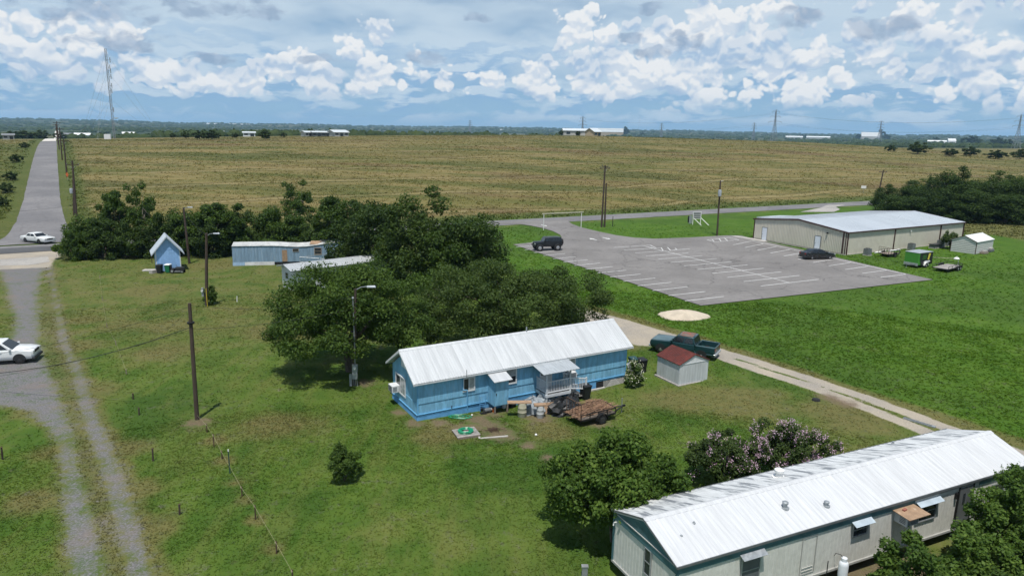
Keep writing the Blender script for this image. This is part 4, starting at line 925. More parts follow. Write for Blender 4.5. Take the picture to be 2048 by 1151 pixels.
    for i, (x, y, l, r) in enumerate(((7.2, -.9, 2.6, .12), (10.6, -1.0, 2.9, .14))):
        q = P(x, y, .1); o = MB().tube([(-l / 2, 0, r), (l / 2, 0, r)], r, 10).build('white_pipe', 'bucket_white', None, smooth='auto', loc=(q.x, q.y, .0), rot=(0, 0, A + .03 * i)); tag(o, ['white plastic pipe lying along the building wall near its corner', 'thicker white plastic pipe lying along the wall by the downspout'][i], 'pipe')
    return P
bld_pt = metal_building()

# ------------------------------------------------------------------ small buildings
def small_buildings():
    # white shed with a rusty red roof
    a = at(1357, 771); A = R(28); t = thing('garden_shed', 'small white board shed with a rusty red metal roof', 'shed', a, A)
    L, W, ZE, ZR = 2.75, 2.2, 1.62, 2.25    # gable faces the camera right; ridge runs along local y
    MB().prism([(.02, 0), (L - .02, 0), (L - .02, ZE), (L / 2, ZR - .06), (.02, ZE)], 'y', .02, W + .28).build('wall', 'shed_white', t)
    n = 11; bw = L / n
    for i in range(n):
        x0, x1 = i * bw + .006, (i + 1) * bw - .006; zt = lambda x: ZE + (ZR - .08 - ZE) * (1 - abs(x - L / 2) / (L / 2)); MB().prism([(x0, .06), (x1, .06), (x1, ZE - .02), (x0, ZE - .02)], 'y', -.012, .02).build('board', 'shed_white', t)
    bm_ = MB().box(-.012, .02, .006, (W + .3) / 9 - .006, .06, ZE - .02).mesh('board'); bm_.materials.append(MATS['shed_white'])
    for i in range(9): link('board', bm_, None, t, loc=(0, i * (W + .3) / 9, 0)); link('board', bm_, None, t, loc=(L, (i + 1) * (W + .3) / 9, 0), rot=(0, 0, math.pi))
    MB().prism([(.02, ZE), (L - .02, ZE), (L / 2, ZR - .07)], 'y', -.02, .03).build('gable_board', 'white_paint', t); MB().box(-.03, L + .03, -.035, -.01, ZE - .05, ZE + .02).build('trim_board', 'white_paint', t)
    half = L / 2 + .10; ang = math.atan2(ZR - ZE, half); sl = math.hypot(half, ZR - ZE); n = 5; rw = (W + .5) / n
    deck = MB().prism([(-.08, ZE - .03), (L / 2, ZR - .04), (L + .08, ZE - .03), (L + .08, ZE - .06), (L / 2, ZR - .07), (-.08, ZE - .06)], 'y', -.08, W + .38).build('roof', 'wood_old', t)
    rme = MB().sheet(rib_profile(rw, 3, .025, .6), 0, sl, .012).mesh('roof_panel'); rme.materials.append(MATS['rust_roof'])
    for i in range(n):
        link('roof_panel', rme, None, deck, loc=(-.10, -.10 + (i + 1) * rw, ZE), rot=(ang, 0, R(-90))); link('roof_panel', rme, None, deck, loc=(L + .10, -.10 + i * rw, ZE), rot=(ang, 0, R(90)))
    MB().box(-.15, L + .15, -.15, .0, -.08, .07).build('sill_beam', 'wood_grey', t); MB().box(-.15, -.0, .0, W + .4, -.08, .07).build('sill_beam', 'wood_grey', t)
    # steep blue well house
    a = at(314, 544); t = thing('well_house', 'little pale blue shed with steep white-edged gable by the hedge', 'shed', a, R(29))
    L, W, ZE, ZR = 2.75, 3.2, 2.75, 4.4
    MB().prism([(.02, 0), (L - .02, 0), (L - .02, ZE), (L / 2, ZR - .15), (.02, ZE)], 'y', .02, W).build('wall', 'well_blue', t)
    n = 9; bw = L / n
    for i in range(n): MB().box(i * bw + .008, (i + 1) * bw - .008, -.014, .02, .05, 2.66).build('board', 'well_blue', t)
    for i in range(n):
        x0, x1 = i * bw + .008, (i + 1) * bw - .008; zt = lambda x: ZE + (ZR - .2 - ZE) * (1 - abs(x - L / 2) / (L / 2)) - .05
        MB().prism([(x0, 2.70), (x1, 2.70), (x1, max(zt(x1), 2.72)), (x0, max(zt(x0), 2.72))] if abs((x0 + x1) / 2 - L / 2) > .05 else [(x0, 2.70), (x1, 2.70), (x1, zt(x1)), (L / 2, zt(L / 2)), (x0, zt(x0))], 'y', -.014, .02).build('board', 'well_blue', t)
    bme = MB().box(-.012, .02, .006, W / 9 - .006, .05, ZE).mesh('board'); bme.materials.append(MATS['well_blue'])
    for i in range(9): link('board', bme, None, t, loc=(0, i * W / 9, 0)); link('board', bme, None, t, loc=(L, (i + 1) * W / 9, 0), rot=(0, 0, math.pi))
    for x in (-.03, L - .07): MB().box(x, x + .10, -.035, .02, 0, ZE + .05).build('corner_board', 'white_paint', t)
    ov = .48; dz = (ZR - ZE) / (L / 2); ang = math.atan(dz); sl = (L / 2 + ov) / math.cos(ang); n = 4; rw = (W + .7) / n
    ze = ZE - ov * dz
    deck = MB().prism([(-ov, ze - .02), (L / 2, ZR - .04), (L + ov, ze - .02), (L + ov - .02, ze - .10), (L / 2, ZR - .16), (-ov + .02, ze - .10)], 'y', -.32, W + .32).build('roof', 'well_roof', t)
    rme = MB().sheet(rib_profile(rw, 3, .02, .6), 0, sl, .012).mesh('roof_panel'); rme.materials.append(MATS['well_roof'])
    for i in range(n):
        link('roof_panel', rme, None, deck, loc=(-ov, -.35 + (i + 1) * rw, ze + .012), rot=(ang, 0, R(-90))); link('roof_panel', rme, None, deck, loc=(L + ov, -.35 + i * rw, ze + .012), rot=(ang, 0, R(90)))
    for sgn in (-1, 1):
        x = lambda k: L / 2 + sgn * k
        MB().prism([(x(0), ZR + .03), (x(L / 2 + ov), ze + .03), (x(L / 2 + ov), ze - .12), (x(0), ZR - .16)], 'y', -.37, -.33).build('barge_board', 'well_roof', deck)
    # old pale blue trailer with a sagging roof
    a = at(466, 531); b = at(648, 527); A = math.atan2(b.y - a.y, b.x - a.x); L = (b - a).length + 2.5; W = 3.1; ZE = 2.55
    t = thing('old_trailer', 'faded pale blue derelict trailer with sagging roof in front of the hedge', 'trailer home', (a.x, a.y, a.z), A)
    n = 12; pw = L / n
    def sag(x): k = x / L; return .22 * math.exp(-((k - .60) / .16) ** 2) * -1 + .45 * max(0, (k - .70)) * 2.2
    for i in range(n):
        x0, x1 = i * pw, (i + 1) * pw; h0, h1 = ZE + sag(x0), ZE + sag(x1)
        for k in range(3):   # ribbed sheets with open seams
            xa, xb = x0 + k * pw / 3 + .008, x0 + (k + 1) * pw / 3 - .008; ha = h0 + (h1 - h0) * k / 3; hb = h0 + (h1 - h0) * (k + 1) / 3
            MB().prism([(xa, .38), (xb, .38), (xb, hb), (xa, ha)], 'y', -.015, .03).build('wall_panel', 'trailer_blue', t)
        MB().hexa([(x0, -.10, h0), (x1, -.10, h1), (x1, W / 2, h1 + .30), (x0, W / 2, h0 + .30), (x0, -.10, h0 + .03), (x1, -.10, h1 + .03), (x1, W / 2, h1 + .33), (x0, W / 2, h0 + .33)]).build('roof_panel', 'trailer_roof', t)
        MB().hexa([(x0, W / 2, h0 + .30), (x1, W / 2, h1 + .30), (x1, W + .10, h1), (x0, W + .10, h0), (x0, W / 2, h0 + .33), (x1, W / 2, h1 + .33), (x1, W + .10, h1 + .03), (x0, W + .10, h0 + .03)]).build('roof_panel', 'trailer_roof', t)
    core = MB(); K = 24; rings = []
    for i in range(K + 1): x = L * i / K; h = ZE + sag(x) - .02; xx = min(max(x, .02), L - .02); rings.append([(xx, .03, .35), (xx, W - .02, .35), (xx, W - .02, h), (xx, W / 2, h + .29), (xx, .03, h)])
    core.loft(rings).build('wall', 'trailer_blue', t)
    m = MB()
    for x0, x1 in ((.0, 1.5), (1.52, 3.3), (3.32, 5.2)): m = MB(); m.slab((x0, -.16, -.05), (x1, -.16, -.05), (x1, -.02, .44), (x0, -.02, .44), .03).build('skirting', 'trailer_roof' if x0 else 'trailer_blue', t)
    MB().box(5.3, L, -.0, .02, -.05, .36).build('crawl_shade_panel', 'shade_stone_black', t)  # shade below the trailer floor painted as a solid near-black strip
    window(t, 7.55, 8.35, 1.7, 2.12, -.02, frame='wood_grey', fw=.06, bars='n'); window(t, 10.3, 11.25, 1.25, 2.2, -.02, frame='wood_old', fw=.09)
    MB().box(6.2, 6.85, -.05, -.01, .42, 1.95).build('door', 'plywood', t)
    window(t, 0, .6, 1.4, 2.1, rz=-R(90), loc=(-.02, 1.9, 1.4), frame='wood_grey', fw=.06, bars='n')
    MB().slab((9.7, .2, ZE + .12), (11.6, .1, ZE + .02), (11.8, 1.2, ZE + .36), (9.9, 1.3, ZE + .36), .02).build('roof_patch', 'plywood', t)
    for x in np.arange(1.5, L, 3.): MB().box(x - .2, x + .2, .6, 1.0, -.1, .36).build('block_pier', 'concrete', t); MB().box(x - .2, x + .2, 2.2, 2.6, -.1, .36).build('block_pier', 'concrete', t)
    # pipe-and-wire gate panel in front of the trailer
    g = thing('pipe_gate', 'galvanised pipe gate standing beside the derelict blue trailer', 'gate', at(600, 534), R(6))
    MB().tube([(0, 0, 0), (0, 0, 1.35), (4.2, 0, 1.0), (4.2, 0, 0)], .03).build('frame', 'galvanised', g); MB().tube([(0, 0, .7), (4.2, 0, .5)], .02).build('rail', 'galvanised', g); MB().tube([(4.2, 0, 0), (4.2, 2.4, 0), (4.2, 2.4, 1.4), (0, 0, 1.35)], .025).build('brace', 'galvanised', g)
    # white single-wide trailer half hidden by the big tree
    a = at(590, 584); A = R(40); t = thing('white_trailer_home', 'white trailer home with grey metal roof half hidden by the broad tree', 'trailer home', (a.x, a.y, a.z), A)
    L, W, ZE, ZR = 11.5, 3.4, 2.45, 2.9
    MB().prism([(.02, .0), (W, .0), (W, ZE), (W / 2, ZR - .1), (.02, ZE)], 'x', .02, L).build('wall', 'white_trailer', t)
    me = MB().box(.006, L / 10 - .006, -.012, .02, .3, ZE - .1).mesh('wall_panel'); me.materials.append(MATS['white_trailer'])
    for i in range(10): link('wall_panel', me, None, t, loc=(i * L / 10, 0, 0))
    me = MB().box(-.012, .02, .006, W / 3 - .006, .3, ZE - .1).mesh('wall_panel'); me.materials.append(MATS['white_trailer'])
    for i in range(3): link('wall_panel', me, None, t, loc=(0, i * W / 3, 0))
    gable_roof(t, -.5, L + .3, -.35, W + .35, ZE, ZR, 'grey_roof', 12, 3, .02)
    MB().box(-.05, L, -.03, .0, ZE - .2, ZE - .06).build('trim_board', 'white_paint', t); MB().box(-.04, .0, -.03, W, ZE - .2, ZE - .06).build('trim_board', 'white_paint', t)
    window(t, 0, .7, 1.2, 1.9, rz=-R(90), loc=(-.014, 2.3, 1.2), frame='galvanised', fw=.05); window(t, 3.2, 4.2, 1.1, 2.0, -.014, frame='galvanised', fw=.05)
    # white steel carport shed right of the metal building
    a = at(1950, 508.5); A = R(36); t = thing('carport_shed', 'white horizontally ribbed metal shed standing on the grass at right', 'shed', (a.x, a.y, 0), A)
    L, W, ZE, ZR = 6.2, 3.6, 1.9, 2.75
    MB().prism([(.04, -.1), (W - .04, -.1), (W - .04, ZE), (W / 2, ZR - .08), (.04, ZE)], 'x', .04, L - .04).build('wall', 'carport_line', t)
    n = 7; h = ZE / n
    for i in range(n):
        MB().box(.01, L - .01, -.03, .05, i * h + .03, (i + 1) * h - .03).build('wall_panel', 'carport_white', t); MB().box(-.03, .05, .01, W - .01, i * h + .03, (i + 1) * h - .03).build('wall_panel', 'carport_white', t)
    for i in range(3):
        z0 = ZE + i * (ZR - ZE) / 3.4 + .015; z1 = ZE + (i + 1) * (ZR - ZE) / 3.4 - .015; y0 = (z0 - ZE) / (ZR - ZE) * W / 2; y1 = (z1 - ZE) / (ZR - ZE) * W / 2
        MB().prism([(y0 + .04, z0), (W - y0 - .04, z0), (W - y1 - .06, z1), (y1 + .06, z1)], 'x', -.03, .05).build('wall_panel', 'carport_white', t)
    gable_roof(t, -.12, L + .12, -.14, W + .14, ZE + .02, ZR, 'carport_white', 7, 3, .02)
    for y in (-.05, W - .03): MB().box(-.05, .04, y, y + .08, 0, ZE).build('corner_trim', 'bld_trim', t)
    MB().prism([(-.14, ZE - .05), (W / 2, ZR - .07), (W + .14, ZE - .05), (W + .14, ZE + .03), (W / 2, ZR + .02), (-.14, ZE + .03)], 'x', -.15, -.115).build('rake_trim', 'bld_trim', t)
    # caliche heap
    c = at(1366, 632); m = MB(); rings = []; rnd = random.Random(4)
    for k in range(9):
        r = 1 - k / 8; rings.append([(2.75 * r * math.cos(a) * (1 + .10 * math.sin(3 * a + 1) + rnd.uniform(-.03, .03)) + .1 * k * .1, 1.9 * r * math.sin(a) * (1 + .08 * math.sin(2 * a)), .62 * (1 - r ** 1.7) + rnd.uniform(-.03, .03) - (.1 if k == 0 else 0)) for a in np.linspace(0, 2 * math.pi, 28, endpoint=False)])
    o = m.loft(rings).build('caliche_heap', 'caliche', None, smooth=True, loc=c); tag(o, 'pale heap of caliche gravel on the lush grass by the lot', 'gravel heap')
small_buildings()

# ------------------------------------------------------------------ trees and shrubs
def crown_mesh(name, seed, h, rx, ry, zb, nclump, nleaf, leaf, mat, fill=.5, flat=.75, cr=(.16, .30), top=1., petals=None, lift=.5):
    """leaves scattered over many clumps spread through an uneven crown; returns mesh and clump centres"""
    g = np.random.default_rng(seed); hz = (h - zb) / 2; zc = zb + hz; C = []; RR = []
    ph = g.uniform(0, 6.28, 6)
    while len(C) < nclump:
        d = g.normal(size=3); d /= np.linalg.norm(d)
        if d[2] < -.75: continue
        a = math.atan2(d[1], d[0]); k = 1 + .16 * math.sin(2 * a + ph[0]) + .13 * math.sin(3 * a + ph[1] + 2 * d[2]) + .10 * math.sin(5 * a + ph[2] + 5 * d[2]) + .08 * math.sin(7 * d[2] + ph[3])
        rad = (fill + (1 - fill) * g.random() ** .5) * .90 * k; c = np.array([d[0] * rx * rad, d[1] * ry * rad, zc + d[2] * hz * rad * (top if d[2] > 0 else 1)])
        C.append(c); RR.append(g.uniform(*cr) * (rx + ry + hz) / 3)
    C = np.array(C); RR = np.array(RR); ct = g.uniform(-.16, .16, nclump)
    idx = g.integers(0, nclump, nleaf); D = g.normal(size=(nleaf, 3)); D /= np.linalg.norm(D, axis=1)[:, None]
    rad = .35 + .65 * g.random(nleaf) ** .6; rad *= np.where(g.random(nleaf) < .10, 1.35, 1.)
    P = C[idx] + D * (RR[idx] * rad)[:, None] * np.array([1, 1, flat]); P[:, 2] = np.maximum(P[:, 2], .05)
    N = D * .55 + np.array([0, 0, lift]) + g.normal(size=(nleaf, 3)) * .55; N /= np.linalg.norm(N, axis=1)[:, None]
    t = np.cross(N, g.normal(size=(nleaf, 3))); t /= np.linalg.norm(t, axis=1)[:, None]; b = np.cross(N, t)
    sz = leaf * g.uniform(.6, 1.35, nleaf); tl = t * sz[:, None] * .62; bl = b * sz[:, None] * .36
    V = np.stack([P - tl, P + bl - N * sz[:, None] * .10, P + tl - N * sz[:, None] * .12, P - bl - N * sz[:, None] * .10], 1).reshape(-1, 3)
    tint = np.clip(.5 + ct[idx] + g.normal(0, .17, nleaf), 0, 1)
    F = np.arange(nleaf * 4).reshape(-1, 4)
    me = raw_mesh(name, V, F, mat, {'tint': np.repeat(tint, 4)})
    extra = None
    if petals:
        pm, npet, frac, psz = petals; sel = g.permutation(nclump)[:max(1, int(nclump * frac))]; sel = sel[np.argsort(-C[sel, 2])]
        i2 = sel[g.integers(0, len(sel), npet)]; D = g.normal(size=(npet, 3)); D /= np.linalg.norm(D, axis=1)[:, None]; D[:, 2] = np.abs(D[:, 2])
        # panicles: tight sprays on the outside of the clump
        hub = g.normal(size=(nclump, 5, 3)); hub /= np.linalg.norm(hub, axis=2)[..., None]; hub[..., 2] = np.abs(hub[..., 2]); hb = hub[i2, g.integers(0, 5, npet)]
        P = C[i2] + hb * (RR[i2] * 1.0)[:, None] + g.normal(0, .085, (npet, 3)) * np.array([1, 1, 1.3])
        N = g.normal(size=(npet, 3)); N /= np.linalg.norm(N, axis=1)[:, None]; t = np.cross(N, g.normal(size=(npet, 3))); t /= np.linalg.norm(t, axis=1)[:, None]; b = np.cross(N, t)
        V = np.stack([P - t * psz, P + b * psz, P + t * psz, P - b * psz], 1).reshape(-1, 3)
        extra = raw_mesh('blossom', V, np.arange(npet * 4).reshape(-1, 4), pm, {'tint': np.repeat(g.random(npet), 4)})
    return me, C, extra
def trunk_mesh(seed, C, zb, r0, stems=1, nlimb=10, spread=.0, h0=None):
    rnd = random.Random(seed); m = MB(); idx = list(range(len(C))); rnd.shuffle(idx)
    for s in range(stems):
        a = 6.283 * s / stems + rnd.random(); base = Vector((math.cos(a) * spread * .25, math.sin(a) * spread * .25, -.15)); tz = zb * rnd.uniform(.75, 1.05) if h0 is None else h0
        tp = Vector((math.cos(a) * spread, math.sin(a) * spread, tz)) + Vector((rnd.uniform(-.1, .1), rnd.uniform(-.1, .1), 0)) * tz * .4; md = base.lerp(tp, .5) + Vector((rnd.uniform(-.06, .06) * tz, rnd.uniform(-.06, .06) * tz, 0))
        rr = r0 / math.sqrt(stems); m.tube([base, base.lerp(md, .12), md, tp], [rr * 1.5, rr * 1.05, rr * .9, rr * .8], 9)
        for i in idx[s::stems][:max(3, nlimb // stems)]:
            e = Vector(C[i]); mid = tp.lerp(e, .5) + Vector((rnd.uniform(-.1, .1), rnd.uniform(-.1, .1), rnd.uniform(.0, .18))) * (e - tp).length; q = rr * rnd.uniform(.32, .5)
            m.tube([tp - Vector((0, 0, tz * .04)), mid, e], [q, q * .6, q * .2], 6)
            for _ in range(2):
                f = Vector(C[rnd.choice(idx)])
                if (f - mid).length < (e - tp).length * .8: m.tube([mid, mid.lerp(f, .5) + Vector((0, 0, .1)), f], [q * .45, q * .3, q * .1], 5)
    return m.mesh('trunk')
def plant(name, label, cat, loc, tr, cr, bark='bark', rz=0., scale=(1, 1, 1), group=None, extra=None):
    t = thing(name, label, cat, loc, rz, group); t.scale = scale
    if tr is not None:
        if not tr.materials: tr.materials.append(MATS[bark])
        link('trunk', tr, None, t, smooth=True)
    c = link('crown', cr, None, t)
    if extra: link('blossom', extra, None, t)
    return t
def spot(u, vb, vt, hw):
    """base point, height and half width in metres of something seen from pixel row vb up to vt, half width hw pixels"""
    b = at(u, vb); return b, top_z(b, u, vt) - b.z, hw * px_m(b)
def trees():
    # broad tree left of the blue house
    b, h, r = spot(700, 742, 522, 150); cr, C, _ = crown_mesh('crown', 3, h, r, r * .95, h * .07, 150, 80000, .145, 'leaf_oak', .45, .75, (.14, .23), petals=None)
    plant('broad_tree', 'broad dense green tree with low limbs left of the blue house', 'tree', b, trunk_mesh(3, C, h * .30, .30, 2, 18, .35), cr)
    # wide tree behind the blue house
    b, h, r = spot(1012, 700, 522, 192); cr, C, _ = crown_mesh('crown', 8, h, r, r * .80, h * .05, 190, 80000, .145, 'leaf_mesquite', .42, .66, (.12, .20))
    plant('spreading_tree', 'wide spreading grey-green tree rising right behind the blue house roof', 'tree', b, trunk_mesh(8, C, h * .28, .26, 3, 20, .5), cr)
    # leafy tree at the near end of the mobile home
    b = Vector((4.75, 28.6, 0)); b.z = T(b.x, b.y); cr, C, _ = crown_mesh('crown', 12, 5.15, 2.8, 2.5, .4, 110, 34000, .15, 'leaf_bright', .4, .75, (.15, .27))
    plant('leafy_tree', 'bright green leafy tree overhanging the near end of the mobile home roof', 'tree', b, trunk_mesh(12, C, 1.3, .16, 3, 14, .3), cr)
    # crape myrtles
    for i, (u, vb, vt, hw, seed, lb) in enumerate(((1438, 965, 868, 74, 21, 'crape myrtle with few pink blossoms next to the bright leafy tree'), (1562, 955, 850, 88, 22, 'larger crape myrtle thick with pink blossoms behind the mobile home roof'))):
        b, h, r = spot(u, vb, vt, hw); cr, C, ex = crown_mesh('crown', seed, h, r, r * .8, .25, 80, 20000, .11, 'leaf_myrtle', .4, .8, (.15, .25), petals=('petal_pink', 1600 if i == 0 else 5200, .35 if i == 0 else .75, .032))
        plant('crape_myrtle', lb, 'shrub', b, trunk_mesh(seed, C, h * .4, .10, 4, 12, .35), cr, 'bark_pale', extra=ex, group='crape myrtles')
    # shrubs in front of the mobile home, lower right
    for i, (x, y, h, r, seed, lb) in enumerate(((15.3, 23.7, 3.05, 1.55, 31, 'green shrub with pale tips in front of the mobile home window'), (17.9, 24.2, 3.35, 1.75, 32, 'tall leafy shrub hiding the mobile home door'), (20.6, 26.2, 4.3, 1.7, 33, 'rightmost tall shrub at the lower right corner'), (13.95, 23.75, 1.9, .75, 34, 'small shrub by the white pipes near the gas tank'), (18.6, 22.2, 2.9, 1.8, 35, 'dark shrub at the bottom edge right of the gas tank'), (22.6, 28.2, 4.2, 1.6, 36, 'shrub against the far right end of the mobile home wall'))):
        cr, C, _ = crown_mesh('crown', seed, h, r, r, .15, 60, 15000, .125, 'leaf_bright' if i != 4 else 'leaf_oak', .4, .9, (.15, .26), lift=.75)
        plant('tall_shrub', lb, 'shrub', (x, y, T(x, y)), trunk_mesh(seed, C, h * .35, .07, 3, 10, .25), cr, group='shrubs by the mobile home')
    # lone round bush in the lawn
    b, h, r = spot(690, 960, 884, 31); cr, C, _ = crown_mesh('crown', 41, h, r, r, .02, 40, 9000, .085, 'leaf_oak', .3, 1., (.2, .34)); plant('round_bush', 'lone dark round bush on the open lawn', 'bush', b, trunk_mesh(41, C, .3, .04, 3, 6, .1), cr)
    b, h, r = spot(1267, 771, 722, 21); cr, C, ex = crown_mesh('crown', 42, h, r, r, .02, 34, 6000, .10, 'leaf_oak', .3, 1., (.2, .34), petals=('petal_white', 750, 1., .045)); plant('flowering_bush', 'white flowering bush at the right corner of the blue house', 'bush', b, trunk_mesh(42, C, .3, .04, 3, 6, .1), cr, extra=ex)
    b, h, r = spot(422, 608, 565, 15); cr, C, _ = crown_mesh('crown', 43, h, r, r, .02, 24, 3500, .14, 'leaf_oak', .3, 1., (.2, .34)); plant('pole_bush', 'dark vine bush wrapped round the foot of the lamp pole', 'bush', b, trunk_mesh(43, C, .4, .05, 3, 6, .1), cr)
    b, h, r = spot(1896, 497, 461, 17); cr, C, _ = crown_mesh('crown', 44, h, r, r * .8, .02, 30, 5000, .15, 'leaf_mesquite', .3, 1.3, (.2, .34), lift=.9); plant('upright_shrub', 'upright grey-green shrub against the beige metal building', 'shrub', b, trunk_mesh(44, C, .5, .05, 4, 8, .2), cr)
    # shared crowns for the hedge row, the wood and lone far trees
    V = {}
    for k, (h, r, zb, nc, nl, lf, mat, sd_) in {'hedge': (4.5, 3.0, -1.3, 70, 14000, .20, 'leaf_oak', 51), 'hedge_b': (4.8, 3.0, -1.3, 66, 14000, .20, 'leaf_dark', 52), 'tall': (8., 2.9, .2, 66, 14000, .21, 'leaf_oak', 53), 'airy': (8., 2.7, 2.0, 40, 6500, .21, 'leaf_oak', 54), 'wood': (8., 4.2, -1.5, 100, 22000, .22, 'leaf_dark', 55), 'wood_b': (8., 4.0, -1.5, 100, 22000, .22, 'leaf_dark', 56), 'far': (5., 3.0, .1, 36, 2600, .5, 'leaf_far', 57)}.items():
        cr, C, _ = crown_mesh('crown', sd_, h, r, r * .9, zb, nc, nl, lf, mat, .42, .8, (.17, .30)); tm = trunk_mesh(sd_, C, h * .3, .16, 2, 10, .3); tm.materials.append(MATS['bark_pale' if k == 'airy' else 'bark']); V[k] = (cr, tm, h, r)
    def put(name, kind, label, u, vb, vt, hw, rz=0., group='trees and thicket along the farm road', cat='tree', depth=None):
        b, h, r = spot(u, vb, vt, hw)
        if depth: b = far_at(u, depth); h = top_z(b, u, vt) - b.z; r = hw * px_m(b)
        cr, tm, h0, r0 = V[kind]; plant(name, label, cat, b, tm, cr, rz=rz, scale=(r / r0, r / r0, h / h0), group=group)
    row = [('hedge_thicket', 'hedge', 'low dense thicket at the left end of the hedge beside the crossing', 172, 512, 442, 44), ('hedge_tree', 'tall', 'taller hedge tree rising above the thicket near the road pole', 236, 506, 373, 34), ('hedge_tree', 'airy', 'thin-crowned hedge tree with sky-like gaps right of the taller one', 286, 506, 371, 36), ('hedge_thicket', 'hedge_b', 'dark thicket directly behind the little blue shed', 325, 512, 426, 46), ('hedge_thicket', 'hedge', 'thicket behind the leaning pole right of the little blue shed', 388, 506, 432, 40), ('hedge_tree', 'tall', 'rounded hedge tree left of the derelict trailer', 442, 510, 398, 50), ('hedge_thicket', 'hedge_b', 'dark thicket above the left half of the derelict trailer roof', 512, 500, 424, 44),
           ('hedge_tree', 'airy', 'open-crowned tree standing beyond the hedge above the derelict trailer', 594, 470, 366, 36), ('hedge_thicket', 'hedge', 'thicket above the right half of the derelict trailer roof', 588, 497, 432, 46), ('hedge_tree', 'tall', 'hedge tree with bare grey limbs at the end of the derelict trailer', 676, 520, 384, 50), ('hedge_tree', 'wood_b', 'large dark tree behind the white trailer home', 748, 548, 386, 72), ('hedge_tree', 'wood', 'largest dark tree right of the derelict trailer', 832, 575, 398, 86), ('hedge_tree', 'wood_b', 'dark tree at the right end of the hedge by the lot entrance', 935, 582, 414, 84), ('hedge_thicket', 'hedge_b', 'low dark thicket between the big tree and the white trailer home', 700, 552, 468, 44),
           ('hedge_thicket', 'hedge', 'thicket in the gap behind the lamp pole bush', 470, 507, 440, 40), ('hedge_thicket', 'hedge_b', 'dark low thicket between the taller hedge trees', 255, 514, 440, 44), ('hedge_thicket', 'hedge', 'dense undergrowth below the dark tree at the hedge end', 900, 590, 470, 60), ('hedge_thicket', 'hedge_b', 'low thicket under the taller hedge tree by the road pole', 208, 514, 436, 48), ('hedge_thicket', 'hedge', 'thicket filling the hedge left of the leaning pole', 358, 510, 430, 46), ('hedge_thicket', 'hedge_b', 'dark thicket under the rounded hedge tree', 425, 510, 428, 50), ('hedge_thicket', 'hedge', 'thicket above the middle of the derelict trailer roof', 550, 500, 424, 48), ('hedge_thicket', 'hedge_b', 'dark thicket at the right end of the derelict trailer', 640, 512, 430, 50), ('hedge_thicket', 'hedge', 'lowest thicket hugging the roadside at the left hedge end', 150, 520, 462, 26)]
    for i, (nm, kd, lb, u, vb, vt, hw) in enumerate(row): put(nm, kd, lb, u, vb, vt, hw, i * 1.3)
    for i, (u, vb, vt, hw, lb) in enumerate(((1772, 424, 374, 34, 'small tree at the left edge of the wood beside the leaning pole'), (1832, 430, 366, 40, 'second tree of the wood right of the leaning pole'), (1892, 434, 345, 52, 'tallest tree of the wood behind the metal building'), (1955, 436, 352, 50, 'dark tree in the middle of the wood'), (2012, 436, 354, 50, 'dark tree of the wood next to the right picture edge'), (2075, 440, 350, 60, 'dark tree of the wood cut by the right picture edge'), (1850, 408, 360, 52, 'rear tree of the wood beyond the leaning pole'), (1925, 412, 356, 56, 'rear tree in the middle of the wood'), (1995, 414, 358, 56, 'rear tree of the wood near the right picture edge'), (1800, 436, 385, 46, 'low tree before the left part of the wood'), (1925, 442, 380, 60, 'low tree before the middle of the wood'), (2010, 444, 380, 60, 'low tree before the right part of the wood'))):
        put('wood_tree', ('wood', 'wood_b')[i % 2], lb, u, vb, vt, hw, i * 1.1, 'trees of the wood at the right')
    for i, (u, vb, vt, hw, lb) in enumerate(((1836, 308, 285, 22, 'dark round bush in the hay field at right'), (1782, 303, 291, 11, 'small bush left of the round bush in the hay field'), (1940, 312, 294, 16, 'bush in the right hay field near the picture edge'), (1900, 312, 298, 17, 'low scrub between the two bushes of the right hay field'), (1990, 318, 301, 19, 'low scrub at the right end of the hay field'), (2040, 318, 299, 17, 'scrub at the far right picture edge'), (32, 325, 309, 12, 'dark bush on the verge left of the north road'), (22, 360, 344, 14, 'second bush along the verge left of the north road'), (14, 385, 366, 16, 'bush by the left picture edge on the road verge'), (8, 412, 394, 13, 'nearest bush at the left picture edge above the crossing'), (50, 296, 285, 9, 'small bush on the verge far up the north road'))):
        put('field_bush', 'far', lb, u, vb, vt, hw, i * .9, 'bushes in the fields', 'bush')
    far = [(531, 279, 261, 14, 'round dark tree beside the white farm shed'), (372, 277, 263, 10, 'small tree left of the far tree clump'), (400, 279, 262, 14, 'left tree of the clump on the field crest'), (425, 279, 261, 17, 'right tree of the clump on the field crest'), (346, 276, 267, 8, 'low bush on the far field edge'), (470, 276, 266, 9, 'low bush between the clump and the white shed'), (566, 275, 265, 7, 'small tree right of the round dark tree'),
           (1122, 271, 261, 5, 'leftmost small tree before the hilltop barn'), (1156, 271, 262, 6, 'small tree before the middle of the hilltop barn'), (1173, 271, 263, 4, 'shrub between the hilltop barn and house'), (1228, 272, 263, 5, 'small tree before the hilltop house wall'), (1250, 271, 254, 8, 'taller tree at the right end of the hilltop house'), (1284, 272, 265, 5, 'lone shrub right of the hilltop house'), (1760, 277, 260, 8, 'tall tree right of the far white-roofed barn'), (1772, 279, 269, 8, 'rounded tree at the right of the far barn'), (1716, 279, 268, 6, 'tree at the left of the far barn'), (1606, 276, 269, 9, 'tree above the long low sheds'), (1944, 290, 273, 18, 'big tree beside the far white barns'), (1995, 292, 276, 15, 'tree right of the far white barns'), (2015, 292, 279, 12, 'tree before the right lattice tower'), (1870, 286, 275, 8, 'tree left of the far white barns')]
    for i, (u, vb, vt, hw, lb) in enumerate(far): put('far_tree', 'far', lb, u, vb, vt, hw, i * .8, 'far trees', 'tree')
